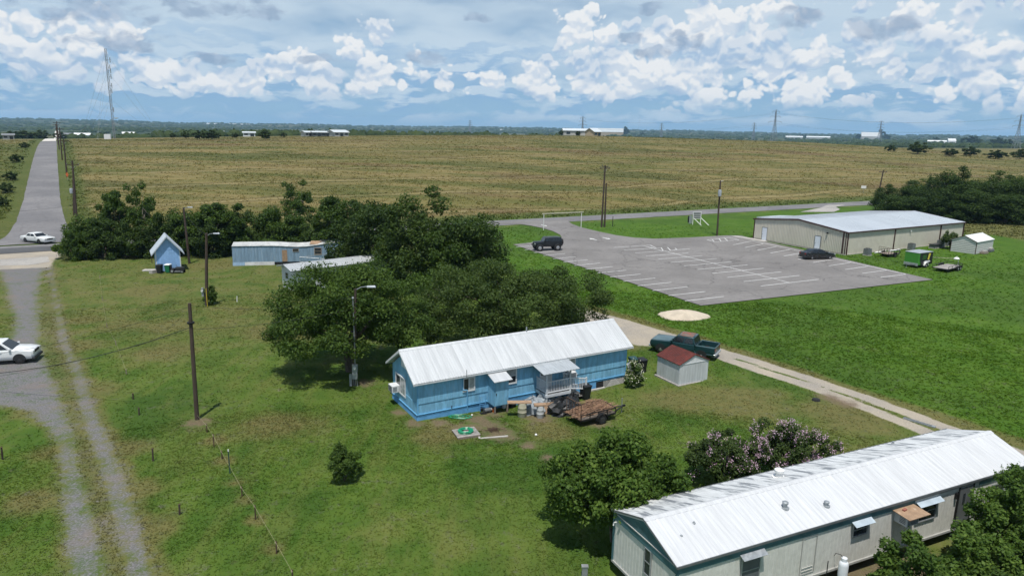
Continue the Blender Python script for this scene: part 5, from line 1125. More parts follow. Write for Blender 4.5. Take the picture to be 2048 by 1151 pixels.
    for i, (u, d, vt, hw, lb) in enumerate(((45, 560, 262, 26, 'dark trees massed left of the north road crest'), (82, 600, 261, 16, 'dark tree beside the crest of the north road'), (22, 520, 263, 16, 'tree over the far left house'), (120, 640, 264, 12, 'tree right of the north road crest'))): put('far_tree', 'far', lb, u, 280, vt, hw, i * .8, 'far trees', 'tree', d)
trees()

# ------------------------------------------------------------------ far woods and rough grass
def far_woods():
    g = np.random.default_rng(5); n = 7000; V = []; Fs = []; tint = []
    az = g.uniform(-.78, .78, n * 4); r = 650 * np.exp(g.uniform(0, math.log(8200 / 650), n * 4))
    x = r * np.sin(az); y = r * np.cos(az); s, a = road_sa(x, y)
    den = vnoise(x, y * 1.0, 420, 1) * .6 + vnoise(x, y, 130, 2) * .4; thr = np.interp(r, [650, 1000, 2000, 4500, 8000], [.50, .50, .46, .40, .36])
    ok = (s > 520) & (den > thr); c0 = at(78, 487); rd = np.abs((x - c0.x) * .847 + (y - c0.y) * .532); ok &= rd > 14
    x, y, r = x[ok][:n], y[ok][:n], r[ok][:n]; k = len(x); z = terrain(x, y)
    # each wood clump: a knobbly dome
    th = np.linspace(0, 2 * math.pi, 7, endpoint=False); prof = [(1., 0.), (1.05, .35), (.8, .75), (.35, 1.)]
    sz = g.uniform(2.6, 4.6, k) * np.interp(r, [600, 2000, 8000], [1, 1.5, 3.2]); hh = g.uniform(3.5, 7.5, k) * np.interp(r, [600, 8000], [1.0, 1.5])
    rings = []
    for (pr, pz) in prof:
        jr = g.uniform(.75, 1.25, (k, 7)); rings.append(np.stack([x[:, None] + np.cos(th)[None] * pr * sz[:, None] * jr * 1.5, y[:, None] + np.sin(th)[None] * pr * sz[:, None] * jr, z[:, None] - 1 + (pz * hh[:, None] + 1) * g.uniform(.85, 1.15, (k, 7))], -1))
    Vv = np.stack(rings, 1).reshape(-1, 3); m = len(prof); base = np.arange(k)[:, None] * (7 * m); q = []
    for j in range(m - 1):
        for i in range(7): q.append(np.stack([j * 7 + i + base[:, 0], j * 7 + (i + 1) % 7 + base[:, 0], (j + 1) * 7 + (i + 1) % 7 + base[:, 0], (j + 1) * 7 + i + base[:, 0]], 1))
    F = np.concatenate(q); t = np.repeat(g.random(k), 7 * m) * .6 + g.random(len(Vv)) * .4
    me = raw_mesh('far_woods', Vv, F, 'leaf_far', {'tint': t}); o = stuff(link('far_woods', me, None)); o['label'] = 'far bluish woods spread over the plain to the horizon'
far_woods()
FOOT = [(HO, HA, 16.6, 4.3), ((6.09, 22.64), R(24.8), 20.7, 4.1)]
def grass():
    g = np.random.default_rng(9)
    def scatter(n, rmin, rmax, amax):
        az = g.uniform(-amax, amax, n); r = np.sqrt(g.uniform(rmin ** 2, rmax ** 2, n)); return r * np.sin(az), r * np.cos(az)
    X, Y = [], []
    for n, a, b in ((110000, 24, 46), (90000, 46, 80), (70000, 80, 150)): x, y = scatter(n, a, b, .70); X.append(x); Y.append(y)
    x = np.concatenate(X); y = np.concatenate(Y); m1, m2, far = masks(x, y); s, a = road_sa(x, y)
    keep = (m1[:, 2] < .35) & (m2[:, 0] < .3) & (m2[:, 1] < .45) & (np.abs(s) > 4) & ((s < 0) | (np.abs((x - NROAD.x) * .847 + (y - NROAD.y) * .532) > 10)) & (g.random(len(x)) < .35 + .65 * vnoise(x, y, 2.2, 3)) & (g.random(len(x)) < sstep(150, 100, np.hypot(x, y)))
    lot = bpy.data.objects['parking_lot'].data; 
    L2 = G2([(1402, 612), (1866, 560), (1503, 477), (1450, 471), (1310, 478), (1162, 455), (1136, 442), (960, 446), (1063, 452), (1123, 475), (1026, 489.5)]); keep &= sdpoly(x, y, L2) < -.3
    for (o, A, L, W) in FOOT + [((bld_pt(0, 0).x, bld_pt(0, 0).y), R(29.6), 31.2, 18.)]:
        c, s_ = math.cos(A), math.sin(A); lx = (x - o[0]) * c + (y - o[1]) * s_; ly = -(x - o[0]) * s_ + (y - o[1]) * c; keep &= ~((lx > -.2) & (lx < L + .2) & (ly > -.2) & (ly < W + .2))
    x, y, m1, m2, far = x[keep], y[keep], m1[keep], m2[keep], far[keep]; n = len(x); z = terrain(x, y); d = np.hypot(x, y)
    lush = m1[:, 0]; rough = np.maximum(m2[:, 3], m1[:, 1]); hgt = (.035 + .035 * lush + .10 * rough) * g.uniform(.5, 1.5, n) * np.interp(d, [25, 130], [1., 1.6])
    V = []; wd = .05 * np.interp(d, [25, 130], [.7, 2.4])
    for k in range(2):
        a = g.uniform(0, 6.28, n); lean = g.uniform(1.2, 3.0, n) * hgt; b = g.uniform(0, 6.28, n); ox = g.normal(0, .04, n); oy = g.normal(0, .04, n); px, py = x + ox, y + oy
        V.append(np.stack([np.stack([px - np.cos(a) * wd, py - np.sin(a) * wd, z - .01], 1), np.stack([px + np.cos(a) * wd, py + np.sin(a) * wd, z - .01], 1), np.stack([px + np.cos(b) * lean, py + np.sin(b) * lean, z + hgt], 1)], 1))
    V = np.concatenate(V); nz = np.cross(V[:, 1] - V[:, 0], V[:, 2] - V[:, 0])[:, 2]; fl = nz < 0; V[fl] = V[fl][:, [1, 0, 2]]; V = V.reshape(-1, 3); rep = lambda q: np.concatenate([np.repeat(q, 3, 0)] * 2)
    me = raw_mesh('grass', V, np.arange(len(V)).reshape(-1, 3), 'grass_blades', {'m1': rep(m1), 'm2': rep(m2), 'far': rep(far)}); o = stuff(link('grass', me, None)); o['label'] = 'short uneven grass covering lawn and meadow'
    # standing hay and roadside weeds beyond the farm road
    n = 120000; az = g.uniform(-.72, .72, n); r = 100 * np.exp(g.uniform(0, math.log(5.2), n)); x = r * np.sin(az); y = r * np.cos(az); m1, m2, far = masks(x, y); s, a = road_sa(x, y)
    rd = np.abs((x - NROAD.x) * .847 + (y - NROAD.y) * .532); keep = (s > 4.5) & (s < 300) & (rd > np.interp(s, [4, 12, 25], [10, 7, 5])) & (g.random(n) < .25 + .75 * vnoise(x, y, 9., 6)); keep |= (sdpoly(x, y, DRY_R) > 0)
    x, y, m1, m2, far, s, r = x[keep], y[keep], m1[keep], m2[keep], far[keep], s[keep], r[keep]; n = len(x); z = terrain(x, y); big = 1 + 1.2 * m2[:, 3] * vnoise(x, y, 5., 8)
    hg = g.uniform(.08, .24, n) * big; wd = g.uniform(.10, .28, n) * np.interp(r, [100, 500], [.8, 1.8]); V = []
    for k in range(3):
        a = g.uniform(0, 6.28, n); b = g.uniform(0, 6.28, n); px = x + g.normal(0, .25, n); py = y + g.normal(0, .25, n); le = g.uniform(.1, .7, n) * hg
        V.append(np.stack([np.stack([px - np.cos(a) * wd, py - np.sin(a) * wd, z - .03], 1), np.stack([px + np.cos(a) * wd, py + np.sin(a) * wd, z - .03], 1), np.stack([px + np.cos(b) * le, py + np.sin(b) * le, z + hg * g.uniform(.6, 1.2, n)], 1)], 1))
    V = np.concatenate(V).reshape(-1, 3); rep3 = lambda q: np.concatenate([np.repeat(q, 3, 0)] * 3)
    me = raw_mesh('standing_hay', V, np.arange(len(V)).reshape(-1, 3), 'grass_blades', {'m1': rep3(m1), 'm2': rep3(m2), 'far': rep3(far)}); o = stuff(link('standing_hay', me, None)); o['label'] = 'standing dry hay and weeds of the field beyond the farm road'
grass()

# ------------------------------------------------------------------ poles, lamps, wires
def pole(name, label, base, top, r=.15, mat='wood_pole', group='utility poles', cat='utility pole'):
    """tapered pole from its foot to its tip (world points); local z up, tilt kept in the mesh"""
    t = thing(name, label, cat, base, 0., group); d = Vector(top) - Vector(base)
    MB().tube([Vector((0, 0, -.3)), d * .5, d], [r * 1.12, r, r * .82], 10).build('shaft', mat, t, smooth='auto'); return t, d
def ptop(base, u, v):
    """tip: pixel (u, v) on the vertical plane through the foot that faces the camera"""
    d = ray(u, v); t = base.y / d.y; return Vector((d.x * t, base.y, CAM_H + d.z * t))
WIRE_ENDS = {}
def crossarm(t, z, half, rz, d, r=.06, n_ins=3):
    c, s = math.cos(rz), math.sin(rz); p = d * (z / d.z)
    arm = MB().hexa([p + Vector((c * -half + s * r, s * -half - c * r, -r)), p + Vector((c * half + s * r, s * half - c * r, -r)), p + Vector((c * half - s * r, s * half + c * r, -r)), p + Vector((c * -half - s * r, s * -half + c * r, -r)),
                     p + Vector((c * -half + s * r, s * -half - c * r, r)), p + Vector((c * half + s * r, s * half - c * r, r)), p + Vector((c * half - s * r, s * half + c * r, r)), p + Vector((c * -half - s * r, s * -half + c * r, r))]).build('crossarm', 'wood_pole', t)
    for i in range(n_ins):
        k = half * (.92 - 1.84 * i / max(1, n_ins - 1)); q = p + Vector((c * k, s * k, r)); MB().lathe([(.03, 0), (.07, .05), (.05, .12), (.07, .16), (.02, .24)], 8, q).build('insulator', 'condenser_grey', arm)
    for sg in (-1, 1): MB().tube([p + Vector((c * half * .55 * sg, s * half * .55 * sg, -.05)), p + Vector((0, 0, -.7))], .025, 5).build('brace', 'galvanised', arm)
def lamp_arm(t, d, reach, side, z):
    p = d * (z / d.z); a = MB().tube([p, p + Vector((side * reach * .35, 0, .22)), p + Vector((side * reach * .75, -.1, .30))], .03, 6).build('lamp_arm', 'galvanised', t)
    q = p + Vector((side * reach * .75, -.1, .30)); MB().hexa([q + Vector(v) for v in ((0, -.10, -.07), (side * .62, -.14, -.05), (side * .62, .14, -.05), (0, .10, -.07), (0, -.07, .05), (side * .55, -.09, .07), (side * .55, .09, .07), (0, .07, .05))]).build('lamp_head', 'aluminium', a, bevel=.02)
def wire(label, pts, r=.012, sag=.0, name='cable'):
    """cable hung between points with a sag; one object"""
    P = []; 
    for a, b in zip(pts[:-1], pts[1:]):
        a = Vector(a); b = Vector(b); n = 14
        for i in range(n + (1 if b is pts[-1] else 0)): k = i / n; q = a.lerp(b, k); q.z -= 4 * sag * k * (1 - k); P.append(q)
    P.append(Vector(pts[-1])); o0 = P[0].copy()
    o = MB().tube([p - o0 for p in P], r, 5).build(name, 'wire', None, loc=o0); return tag(o, label, 'cable')
def poles_and_wires():
    # near pole on the lawn
    b = at(394, 838); tp = ptop(b, 379, 606); t, d = pole('utility_pole', 'nearest wooden pole standing alone on the left lawn', b, tp, .125)
    MB().lathe([(.20, 0), (.22, .06), (.20, .12)], 12, d * .83).build('cable_ring', 'black_steel', t); b0 = b.copy(); near = lambda k: b0 + d * k
    # lamp pole by the blue house with meter boxes
    b2 = at(708, 770); tp2 = ptop(b2, 711, 577); t, d2 = pole('lamp_pole', 'dark lamp pole with electric meter beside the blue house', b2, tp2, .10); lamp_arm(t, d2, 1.1, 1, d2.z * .985)
    MB().tube([(.16, -.12, .9), (.16, -.12, d2.z * .9)], .035, 8).build('conduit', 'galvanised', t); MB().lathe([(.05, 0), (.09, .06), (.04, .16)], 8, (.16, -.12, d2.z * .9)).build('weatherhead', 'aluminium', t)
    MB().box(-.04, .34, -.28, -.10, 1.05, 1.62).build('meter_box', 'galvanised', t, bevel=.015); MB().cyl((.15, -.28, 1.40), (.15, -.38, 1.40), .10, n=14).build('meter', 'lamp_glass', t); MB().box(-.05, .32, -.27, -.10, .55, 1.02).build('breaker_box', 'galvanised', t, bevel=.015)
    for x in (.02, .14, .26): MB().tube([(x, -.18, .55), (x + .03, -.16, -.1)], .022, 6).build('conduit', 'galvanised', t)
    MB().box(-.28, -.10, -.18, -.05, -.1, .88).build('pedestal', 'galvanised', t)
    # lamp pole with vine
    b3 = at(413, 611); tp3 = ptop(b3, 413, 466); t, d3 = pole('lamp_pole', 'wooden pole with small lamp and vine at its foot in the left yard', b3, tp3, .15); lamp_arm(t, d3, 1.0, 1, d3.z * .96)
    MB().box(-.30, -.10, -.26, -.08, 1.0, 1.9).build('meter_box', 'galvanised', t, bevel=.02); MB().cyl((-.2, -.26, 1.6), (-.2, -.36, 1.6), .11, n=12).build('meter', 'lamp_glass', t)
    q = at(415, 613); o = MB().cyl((0, 0, -.1), (0, 0, 1.9), .035, n=8).build('marker_stake', 'yellow_stake', None, loc=q); tag(o, 'yellow marker stake at the foot of the vine-covered lamp pole', 'stake')
    # leaning pole behind the little shed
    b4 = at(379, 527); tp4 = ptop(b4, 367, 415); t, d4 = pole('utility_pole', 'leaning wooden pole right of the little blue shed', b4, tp4, .15); lamp_arm(t, d4, .8, 1, d4.z * .97)
    # poles at the crossing
    b5 = at(154, 447); tp5 = ptop(b5, 144.5, 321); t, d5 = pole('utility_pole', 'tall pole carrying a transformer at the road crossing', b5, tp5, .17); crossarm(t, d5.z * .93, .9, R(30), d5)
    q = d5 * .50; MB().lathe([(.22, 0), (.27, .06), (.27, .78), (.20, .9)], 14, q + Vector((-.48, -.1, -.2))).build('transformer', 'galvanised', t, smooth='auto')
    b6 = at(148, 430); tp6 = ptop(b6, 146, 352); t, d6 = pole('utility_pole', 'shorter stub pole right behind the transformer pole', b6, tp6, .15)
    for i, (u, v, u2, v2, lb) in enumerate(((134, 354, 127, 278, 'first pole up the right side of the north road with an orange sign'), (124.5, 320, 119, 255, 'second pole up the north road'), (118.5, 299, 113.3, 243, 'third pole up the north road'), (116.6, 290, 111.5, 248, 'farthest pole of the north road row'))):
        b = at(u, v); tp = ptop(b, u2, v2); t, dd = pole('road_pole', lb, b, tp, .17); crossarm(t, dd.z * .95, 1.1, R(30), dd, .08); WIRE_ENDS[i] = tp
    # orange road-work sign
    q = at(136, 362); s = thing('warning_sign', 'orange diamond road-work sign beside the north road', 'road sign', q, R(-30)); MB().cyl((0, 0, -.1), (0, 0, 1.4), .03).build('post', 'galvanised', s); MB().prism([(-.62, 1.5), (0, .88), (.62, 1.5), (0, 2.12)], 'y', -.045, -.02).build('board', 'orange_plastic', s)
    # poles by the lot
    b7 = at(1203, 454); tp7 = ptop(b7, 1210.5, 330); t, d7 = pole('utility_pole', 'tall pole with crossarm between lot entrance and farm road', b7, tp7, .17); crossarm(t, d7.z * .95, 1.15, R(30), d7, .07); crossarm(t, d7.z * .975, .9, R(120), d7, .06, 2)
    b8 = at(1209, 454); tp8 = ptop(b8, 1212.6, 366); pole('utility_pole', 'shorter stub pole beside the tall crossarm pole', b8, tp8, .16)
    b9 = at(1434, 471); tp9 = ptop(b9, 1441, 361); t, d9 = pole('utility_pole', 'pole with grey transformer at the back edge of the lot', b9, tp9, .15); q = d9 * .72; MB().lathe([(.24, 0), (.30, .06), (.30, 1.0), (.22, 1.15)], 14, q + Vector((-.12, -.42, 0))).build('transformer', 'galvanised', t, smooth='auto')
    MB().tube([d9 * .985, d9 * .985 + Vector((.5, 0, .1))], .04).build('bracket', 'galvanised', t)
    b10 = at(1750, 420); tp10 = ptop(b10, 1767, 340); t, d10 = pole('utility_pole', 'strongly leaning pole with crossarm at the edge of the wood', b10, tp10, .16); crossarm(t, d10.z * .95, 1.2, R(20), d10, .07)
    b11 = at(1882, 434); tp11 = ptop(b11, 1893, 366); t, d11 = pole('utility_pole', 'dark pole standing before the wood behind the metal building', b11, tp11, .15); crossarm(t, d11.z * .96, .5, R(20), d11, .06, 2)
    # wires
    lft = lambda u, v, y: Vector(((lambda d: (d.x * y / d.y, y, CAM_H + d.z * y / d.y))(ray(u, v))))
    wire('thick black service cable sagging from the nearest pole to the left edge', [near(.80), lft(-120, 752, 46.)], .022, .75); wire('upper thin cable from the nearest pole to the left edge', [near(.97), lft(-150, 722, 47.)], .009, .6); wire('lower thin cable from the nearest pole to the left edge', [near(.78), lft(-150, 770, 45.)], .008, .5)
    wire('thin cable from the top of the nearest pole to the house lamp pole', [near(.985), b2 + d2 * .93], .009, .55); wire('lower cable from the nearest pole to the house lamp pole', [near(.78), b2 + d2 * .80], .012, .25)
    wire('guy wire anchoring the nearest pole toward the left lawn', [near(.95), at(300, 690)], .006, .02)
    wire('cable from the transformer pole to the leaning pole behind the little shed', [b5 + d5 * .46, b4 + d4 * .97, b3 + d3 * .98], .010, .5)
    wire('pale guy wire running from the transformer pole down to the lawn', [b5 + d5 * .62, at(97, 577)], .010, .0); wire('cable from the transformer pole over the north road to the left', [b5 + d5 * .30, lft(-80, 425, 112.)], .012, .4)
    wire('line from the transformer pole to the first north road pole', [b5 + d5 * .93, WIRE_ENDS[0]], .014, 1.0); wire('line between the first and second north road poles', [WIRE_ENDS[0], WIRE_ENDS[1]], .016, 1.0); wire('line between the second and third north road poles', [WIRE_ENDS[1], WIRE_ENDS[2]], .018, 1.)
    wire('line from the tall crossarm pole to the transformer pole behind the lot', [b7 + d7 * .965, b9 + d9 * .98], .012, .8); wire('line from the lot transformer pole to the leaning pole', [b9 + d9 * .97, b10 + d10 * .96], .012, 1.0); wire('line from the leaning pole to the pole before the wood', [b10 + d10 * .96, b11 + d11 * .97], .012, .6); wire('line from the pole before the wood to the right edge', [b11 + d11 * .62, b11 + d11 * .62 + Vector((60, -18, -1.2))], .014, 1.0)
    wire('line from the tall crossarm pole leftwards over the hedge', [b7 + d7 * .95, b7 + Vector((-48, -24, 9.5)), b4 + d4 * .99], .010, .8)
    # fence line of short stakes with a string
    pts = [(414, 864, .55, 'rusty short stake next to the nearest pole'), (428, 892, .75, 'second rusty stake from the nearest pole'), (444, 917, .5, 'third rusty stake from the nearest pole'), (484, 992, .55, 'rusty stake below the green post'), (511, 1038, .75, 'dark stake halfway along the string'), (553, 1106, .6, 'stake near the lower end of the string'), (585, 1160, .5, 'lowest stake at the bottom picture edge')]
    tops = [near(.04)]
    for u, v, h, lb in pts:
        q = at(u, v); s = thing('fence_stake', lb, 'stake', q, 0., 'stakes of the string fence'); MB().cyl((0, 0, -.1), (.02, 0, h), .035, .03, 7).build('shaft', 'rust_steel', s); MB().lathe([(.045, h - .1), (.045, h - .04)], 7).build('tie', 'string', s); tops.append(q + Vector((.02, -.03, h - .08)))
    q = at(460, 946); s = thing('fence_post', 'green steel post with white tip on the string fence', 'fence post', q); m = MB(); m.box(-.025, .025, -.01, .01, -.1, 1.25); m.box(-.008, .008, -.03, .01, -.1, 1.25); m.build('shaft', 'bin_teal', s); MB().box(-.027, .027, -.012, .012, 1.25, 1.38).build('tip', 'bucket_white', s)
    tops.insert(4, q + Vector((0, -.02, .45)))
    o0 = tops[0].copy(); o = MB().tube([p - o0 for p in tops], .006, 4).build('fence_string', 'string', None, loc=o0); tag(o, 'pale string strung between the rusty stakes on the lawn', 'string')
    for u, v, h, lb in ((306, 921, .7, 'lone dark stake on the lawn left of the string fence'), (359, 1028, .5, 'stub of a stake on the lower left lawn'), (278, 829, .45, 'small stake on the lawn left of the nearest pole'), (5, 918, .7, 'dark stub at the left picture edge'), (304, 526, .9, 'short post left of the little blue shed'), (266, 798, .4, 'stake with loose wood left of the nearest pole'), (474, 603, .55, 'white plastic cleanout pipe on the left lawn')):
        q = at(u, v); s = thing('short_stake', lb, 'stake', q); MB().cyl((0, 0, -.1), (.03, .01, h), .05, .045, 8).build('shaft', 'bucket_white' if 'white' in lb else 'wood_pole', s); MB().cyl((.03, .01, h), (.03, .01, h + .03), .055, .05, 8).build('cap', 'bucket_white' if 'white' in lb else 'rust_steel', s)
    # older string row further up the lawn
    seg = [(200, 556), (205, 600), (214, 655), (232, 690), (253, 748)]; Q = [at(*p) + Vector((0, 0, .25)) for p in seg]; o0 = Q[0].copy()
    o = MB().tube([p - o0 for p in Q], .006, 4).build('fence_string', 'string', None, loc=o0); tag(o, 'faint string row crossing the upper left lawn', 'string')
    for i, p in enumerate(seg):
        q = at(*p); s = thing('fence_stake', ('topmost', 'second topmost', 'middle', 'second lowest', 'lowest')[i] + ' faint stake of the string row crossing the upper left lawn', 'stake', q, 0., 'stakes of the upper string row'); MB().cyl((0, 0, -.1), (0, 0, .4), .035, .03, 6).build('shaft', 'wood_old', s); MB().cyl((0, 0, .3), (0, 0, .34), .045, .045, 6).build('tie', 'string', s)
    # delineator by the lot
    q = at(1225, 453); s = thing('marker_post', 'slim dark marker post on the grass right of the pole pair', 'post', q); MB().box(-.06, .06, -.02, .02, -.1, 2.0).build('shaft', 'black_steel', s); MB().box(-.05, .05, -.03, -.02, 1.6, 1.9).build('reflector', 'condenser_grey', s)
    q = at(1726, 386); s = thing('road_sign', 'small white sign beyond the farm road near the wood', 'road sign', q); MB().cyl((0, 0, -.1), (0, 0, 1.6), .04).build('post', 'galvanised', s); MB().box(-.75, .75, -.03, .0, 1.4, 2.2).build('board', 'bucket_white', s)
    # clearance bar over the lot entrance
    a = at(1087, 460); b = at(1162, 456); v = b - a; g = thing('clearance_bar', 'white pipe portal spanning the entrance of the parking lot', 'height barrier', a, math.atan2(v.y, v.x)); L = math.hypot(v.x, v.y)
    for x in (0, L): MB().cyl((x, 0, -.2), (x, 0, 2.95), .06, n=10).build('post', 'bucket_white', g)
    MB().cyl((-.35, 0, 2.98), (L + .4, 0, 2.98), .09, n=10).build('beam', 'barrel_beige', g)
    # letter-board sign with braces
    a = at(1385, 449); s = thing('letter_sign', 'white framed letter board on braced posts between lot and farm road', 'sign', a, R(12))
    for x in (0, 1.65): MB().box(x - .06, x + .06, -.06, .06, -.1, 2.5).build('post', 'bucket_white', s)
    MB().box(.06, 1.59, -.04, .03, 1.15, 2.42).build('board', 'screen', s); 
    for z in (1.15, 1.55, 1.95, 2.38): MB().box(-.08, 1.73, -.07, .05, z, z + .09).build('frame_rail', 'bucket_white', s)
    for x in (.1, 1.7): MB().hexa([Vector(p) for p in ((x, -.05, 1.25), (x + 1.1, -1.3, -.05), (x + 1.18, -1.3, -.05), (x + .08, -.05, 1.25), (x, -.05, 1.34), (x + 1.1, -1.3, .05), (x + 1.18, -1.3, .05), (x + .08, -.05, 1.34))]).build('brace', 'bucket_white', s)
    MB().box(-.75, -.15, .1, .16, .2, 1.75).build('side_panel', 'galvanised', s); MB().box(-1.0, -.75, .1, .2, .4, 1.7).build('side_frame', 'black_steel', s)
poles_and_wires()

# ------------------------------------------------------------------ vehicles
def ring(x, z0, z1, hw, tuck=.10, crown=.04):
    zm = z0 + (z1 - z0) * .45
    r = [(x, -hw + tuck, z0), (x, -hw + .02, z0 + .10), (x, -hw, zm), (x, -hw + .03, z1 - .06), (x, -hw + .12, z1), (x, 0, z1 + crown)]
    return r + [(p[0], -p[1], p[2]) for p in r[-2::-1]]
def car(name, label, cat, loc, rz, sp):
    """sp: st = body stations (x, z0, z1, halfwidth) front to back, cab = (x windscreen base, x roof front, x roof back, x rear base, z belt, z roof, half belt, half roof)"""
    t = thing(name, label, cat, loc, rz); pm = sp['paint']
    body = MB().loft([ring(*s) for s in sp['st']]).build('body', pm, t, smooth='auto')
    x0, x1, x2, x3, zb, zr, hb, hr = sp['cab']; B = [(x0, zb), (x1, zr), (x2, zr), (x3, zb)]
    cr = .05
    m = MB(); m.loft([[(x0, -hb, zb - .08), (x0, hb, zb - .08), (x3, hb, zb - .08), (x3, -hb, zb - .08)], [(x0, -hb, zb), (x0, hb, zb), (x3, hb, zb), (x3, -hb, zb)], [(x1, -hr, zr), (x1, hr, zr), (x2, hr, zr), (x2, -hr, zr)], [(x1 - .12, -hr + .10, zr + cr), (x1 - .12, hr - .10, zr + cr), (x2 + .12, hr - .10, zr + cr), (x2 + .12, -hr + .10, zr + cr)]])
    cab = m.build('cabin', pm, t, bevel=.03, smooth='auto')
    if sp.get('roof'): MB().loft([[(x1 - .1, -hr + .06, zr + cr - .01), (x1 - .1, hr - .06, zr + cr - .01), (x2 + .1, hr - .06, zr + cr - .01), (x2 + .1, -hr + .06, zr + cr - .01)], [(x1 - .14, -hr + .10, zr + cr + .012), (x1 - .14, hr - .10, zr + cr + .012), (x2 + .14, hr - .10, zr + cr + .012), (x2 + .14, -hr + .10, zr + cr + .012)]]).build('roof_skin', sp['roof'], cab)
    def lerp3(a, b, k): return tuple(a[i] + (b[i] - a[i]) * k for i in range(3))
    def glass(nm, A, Bq, Cq, D, push):
        V = [Vector(p) + Vector(push) for p in (A, Bq, Cq, D)]; n = (V[1] - V[0]).cross(V[3] - V[0]).normalized() * .012; MB().hexa([p - n for p in V] + [p + n for p in V]).build(nm, 'car_glass', cab)
    i0, i1 = .10, .90
    fw = lambda kx, kz: (x0 + (x1 - x0) * kz, (-(hb + (hr - hb) * kz)) * (1 - 2 * kx) * .92, zb + (zr - zb) * kz)
    glass('windscreen', fw(0, .06), fw(1, .06), fw(1, .94), fw(0, .94), (.006, 0, .004))
    rw = lambda kx, kz: (x3 + (x2 - x3) * kz, (-(hb + (hr - hb) * kz)) * (1 - 2 * kx) * .90, zb + (zr - zb) * kz)
    if sp.get('rear_glass', True): glass('rear_window', rw(0, .10), rw(1, .10), rw(1, .90), rw(0, .90), (-.006, 0, .004))
    cuts = sp['side']    # fractions along the cabin for the side panes
    for s in (-1, 1):
        sd_ = lambda k, kz: ((x0 + (x1 - x0) * kz) + ((x3 + (x2 - x3) * kz) - (x0 + (x1 - x0) * kz)) * k, s * (hb + (hr - hb) * kz), zb + (zr - zb) * kz)
        for a, b in cuts: glass('side_window', sd_(a, .10), sd_(b, .10), sd_(b, .88), sd_(a, .88), (0, s * .006, 0))
    r = sp['wr']; tw = sp.get('tw', .22); hw = sp['hw']
    for x in sp['axles']:
        for s in (-1, 1):
            wheel(t, x, s * (hw - tw / 2 - .01 + sp.get('poke', 0)), r, tw, s, sp.get('hub', 'hub'))
            if sp.get('flare', True):
                ra = r * 1.17; pts = [(x + ra * math.cos(a), r + ra * math.sin(a)) for a in np.linspace(math.pi * 1.04, -.04 * math.pi, 15)] ; MB().prism(pts, 'y', s * (hw - .03), s * (hw + .006)).build('wheel_arch', sp.get('arch', 'plastic_black'), t)
    xf, xr = sp['st'][0][0], sp['st'][-1][0]
    for s in (-1, 1):
        yl = s * hw * .68; MB().box(xf - .05, xf + .02, min(yl - .16, yl + .16), max(yl - .16, yl + .16), sp['zl'] - .09, sp['zl'] + .09).build('headlight', 'lamp_glass', t, bevel=.02); MB().box(xr - .02, xr + .05, min(yl - .16, yl + .16), max(yl - .16, yl + .16), sp['zt'] - .10, sp['zt'] + .10).build('tail_light', 'tail_red', t, bevel=.02)
        MB().box(x0 - .25, x0 - .1, s * (hb + .02) if s > 0 else s * (hb + .20), s * (hb + .20) if s > 0 else s * (hb + .02), zb + .02, zb + .16).build('mirror', sp.get('trim', pm), t, bevel=.02)
    MB().box(xf - .05, xf + .015, -hw * .46, hw * .46, sp['zl'] - .12, sp['zl'] + .08).build('grille', 'plastic_black', t)
    bh = sp.get('bump', (.28, .46)); MB().box(xf - .1, xf + .10, -hw * .93, hw * .93, *bh).build('bumper', sp.get('bm', 'plastic_black'), t, bevel=.04); MB().box(xr - .10, xr + .1, -hw * .93, hw * .93, *bh).build('bumper', sp.get('bm', 'plastic_black'), t, bevel=.04)
    for s in (-1, 1):
        for k in sp.get('doors', ()): MB().box(k - .10, k + .06, min(s * (hw - .005), s * (hw + .02)), max(s * (hw - .005), s * (hw + .02)), zb - .17, zb - .13).build('door_handle', sp.get('trim', pm), t)
    return t
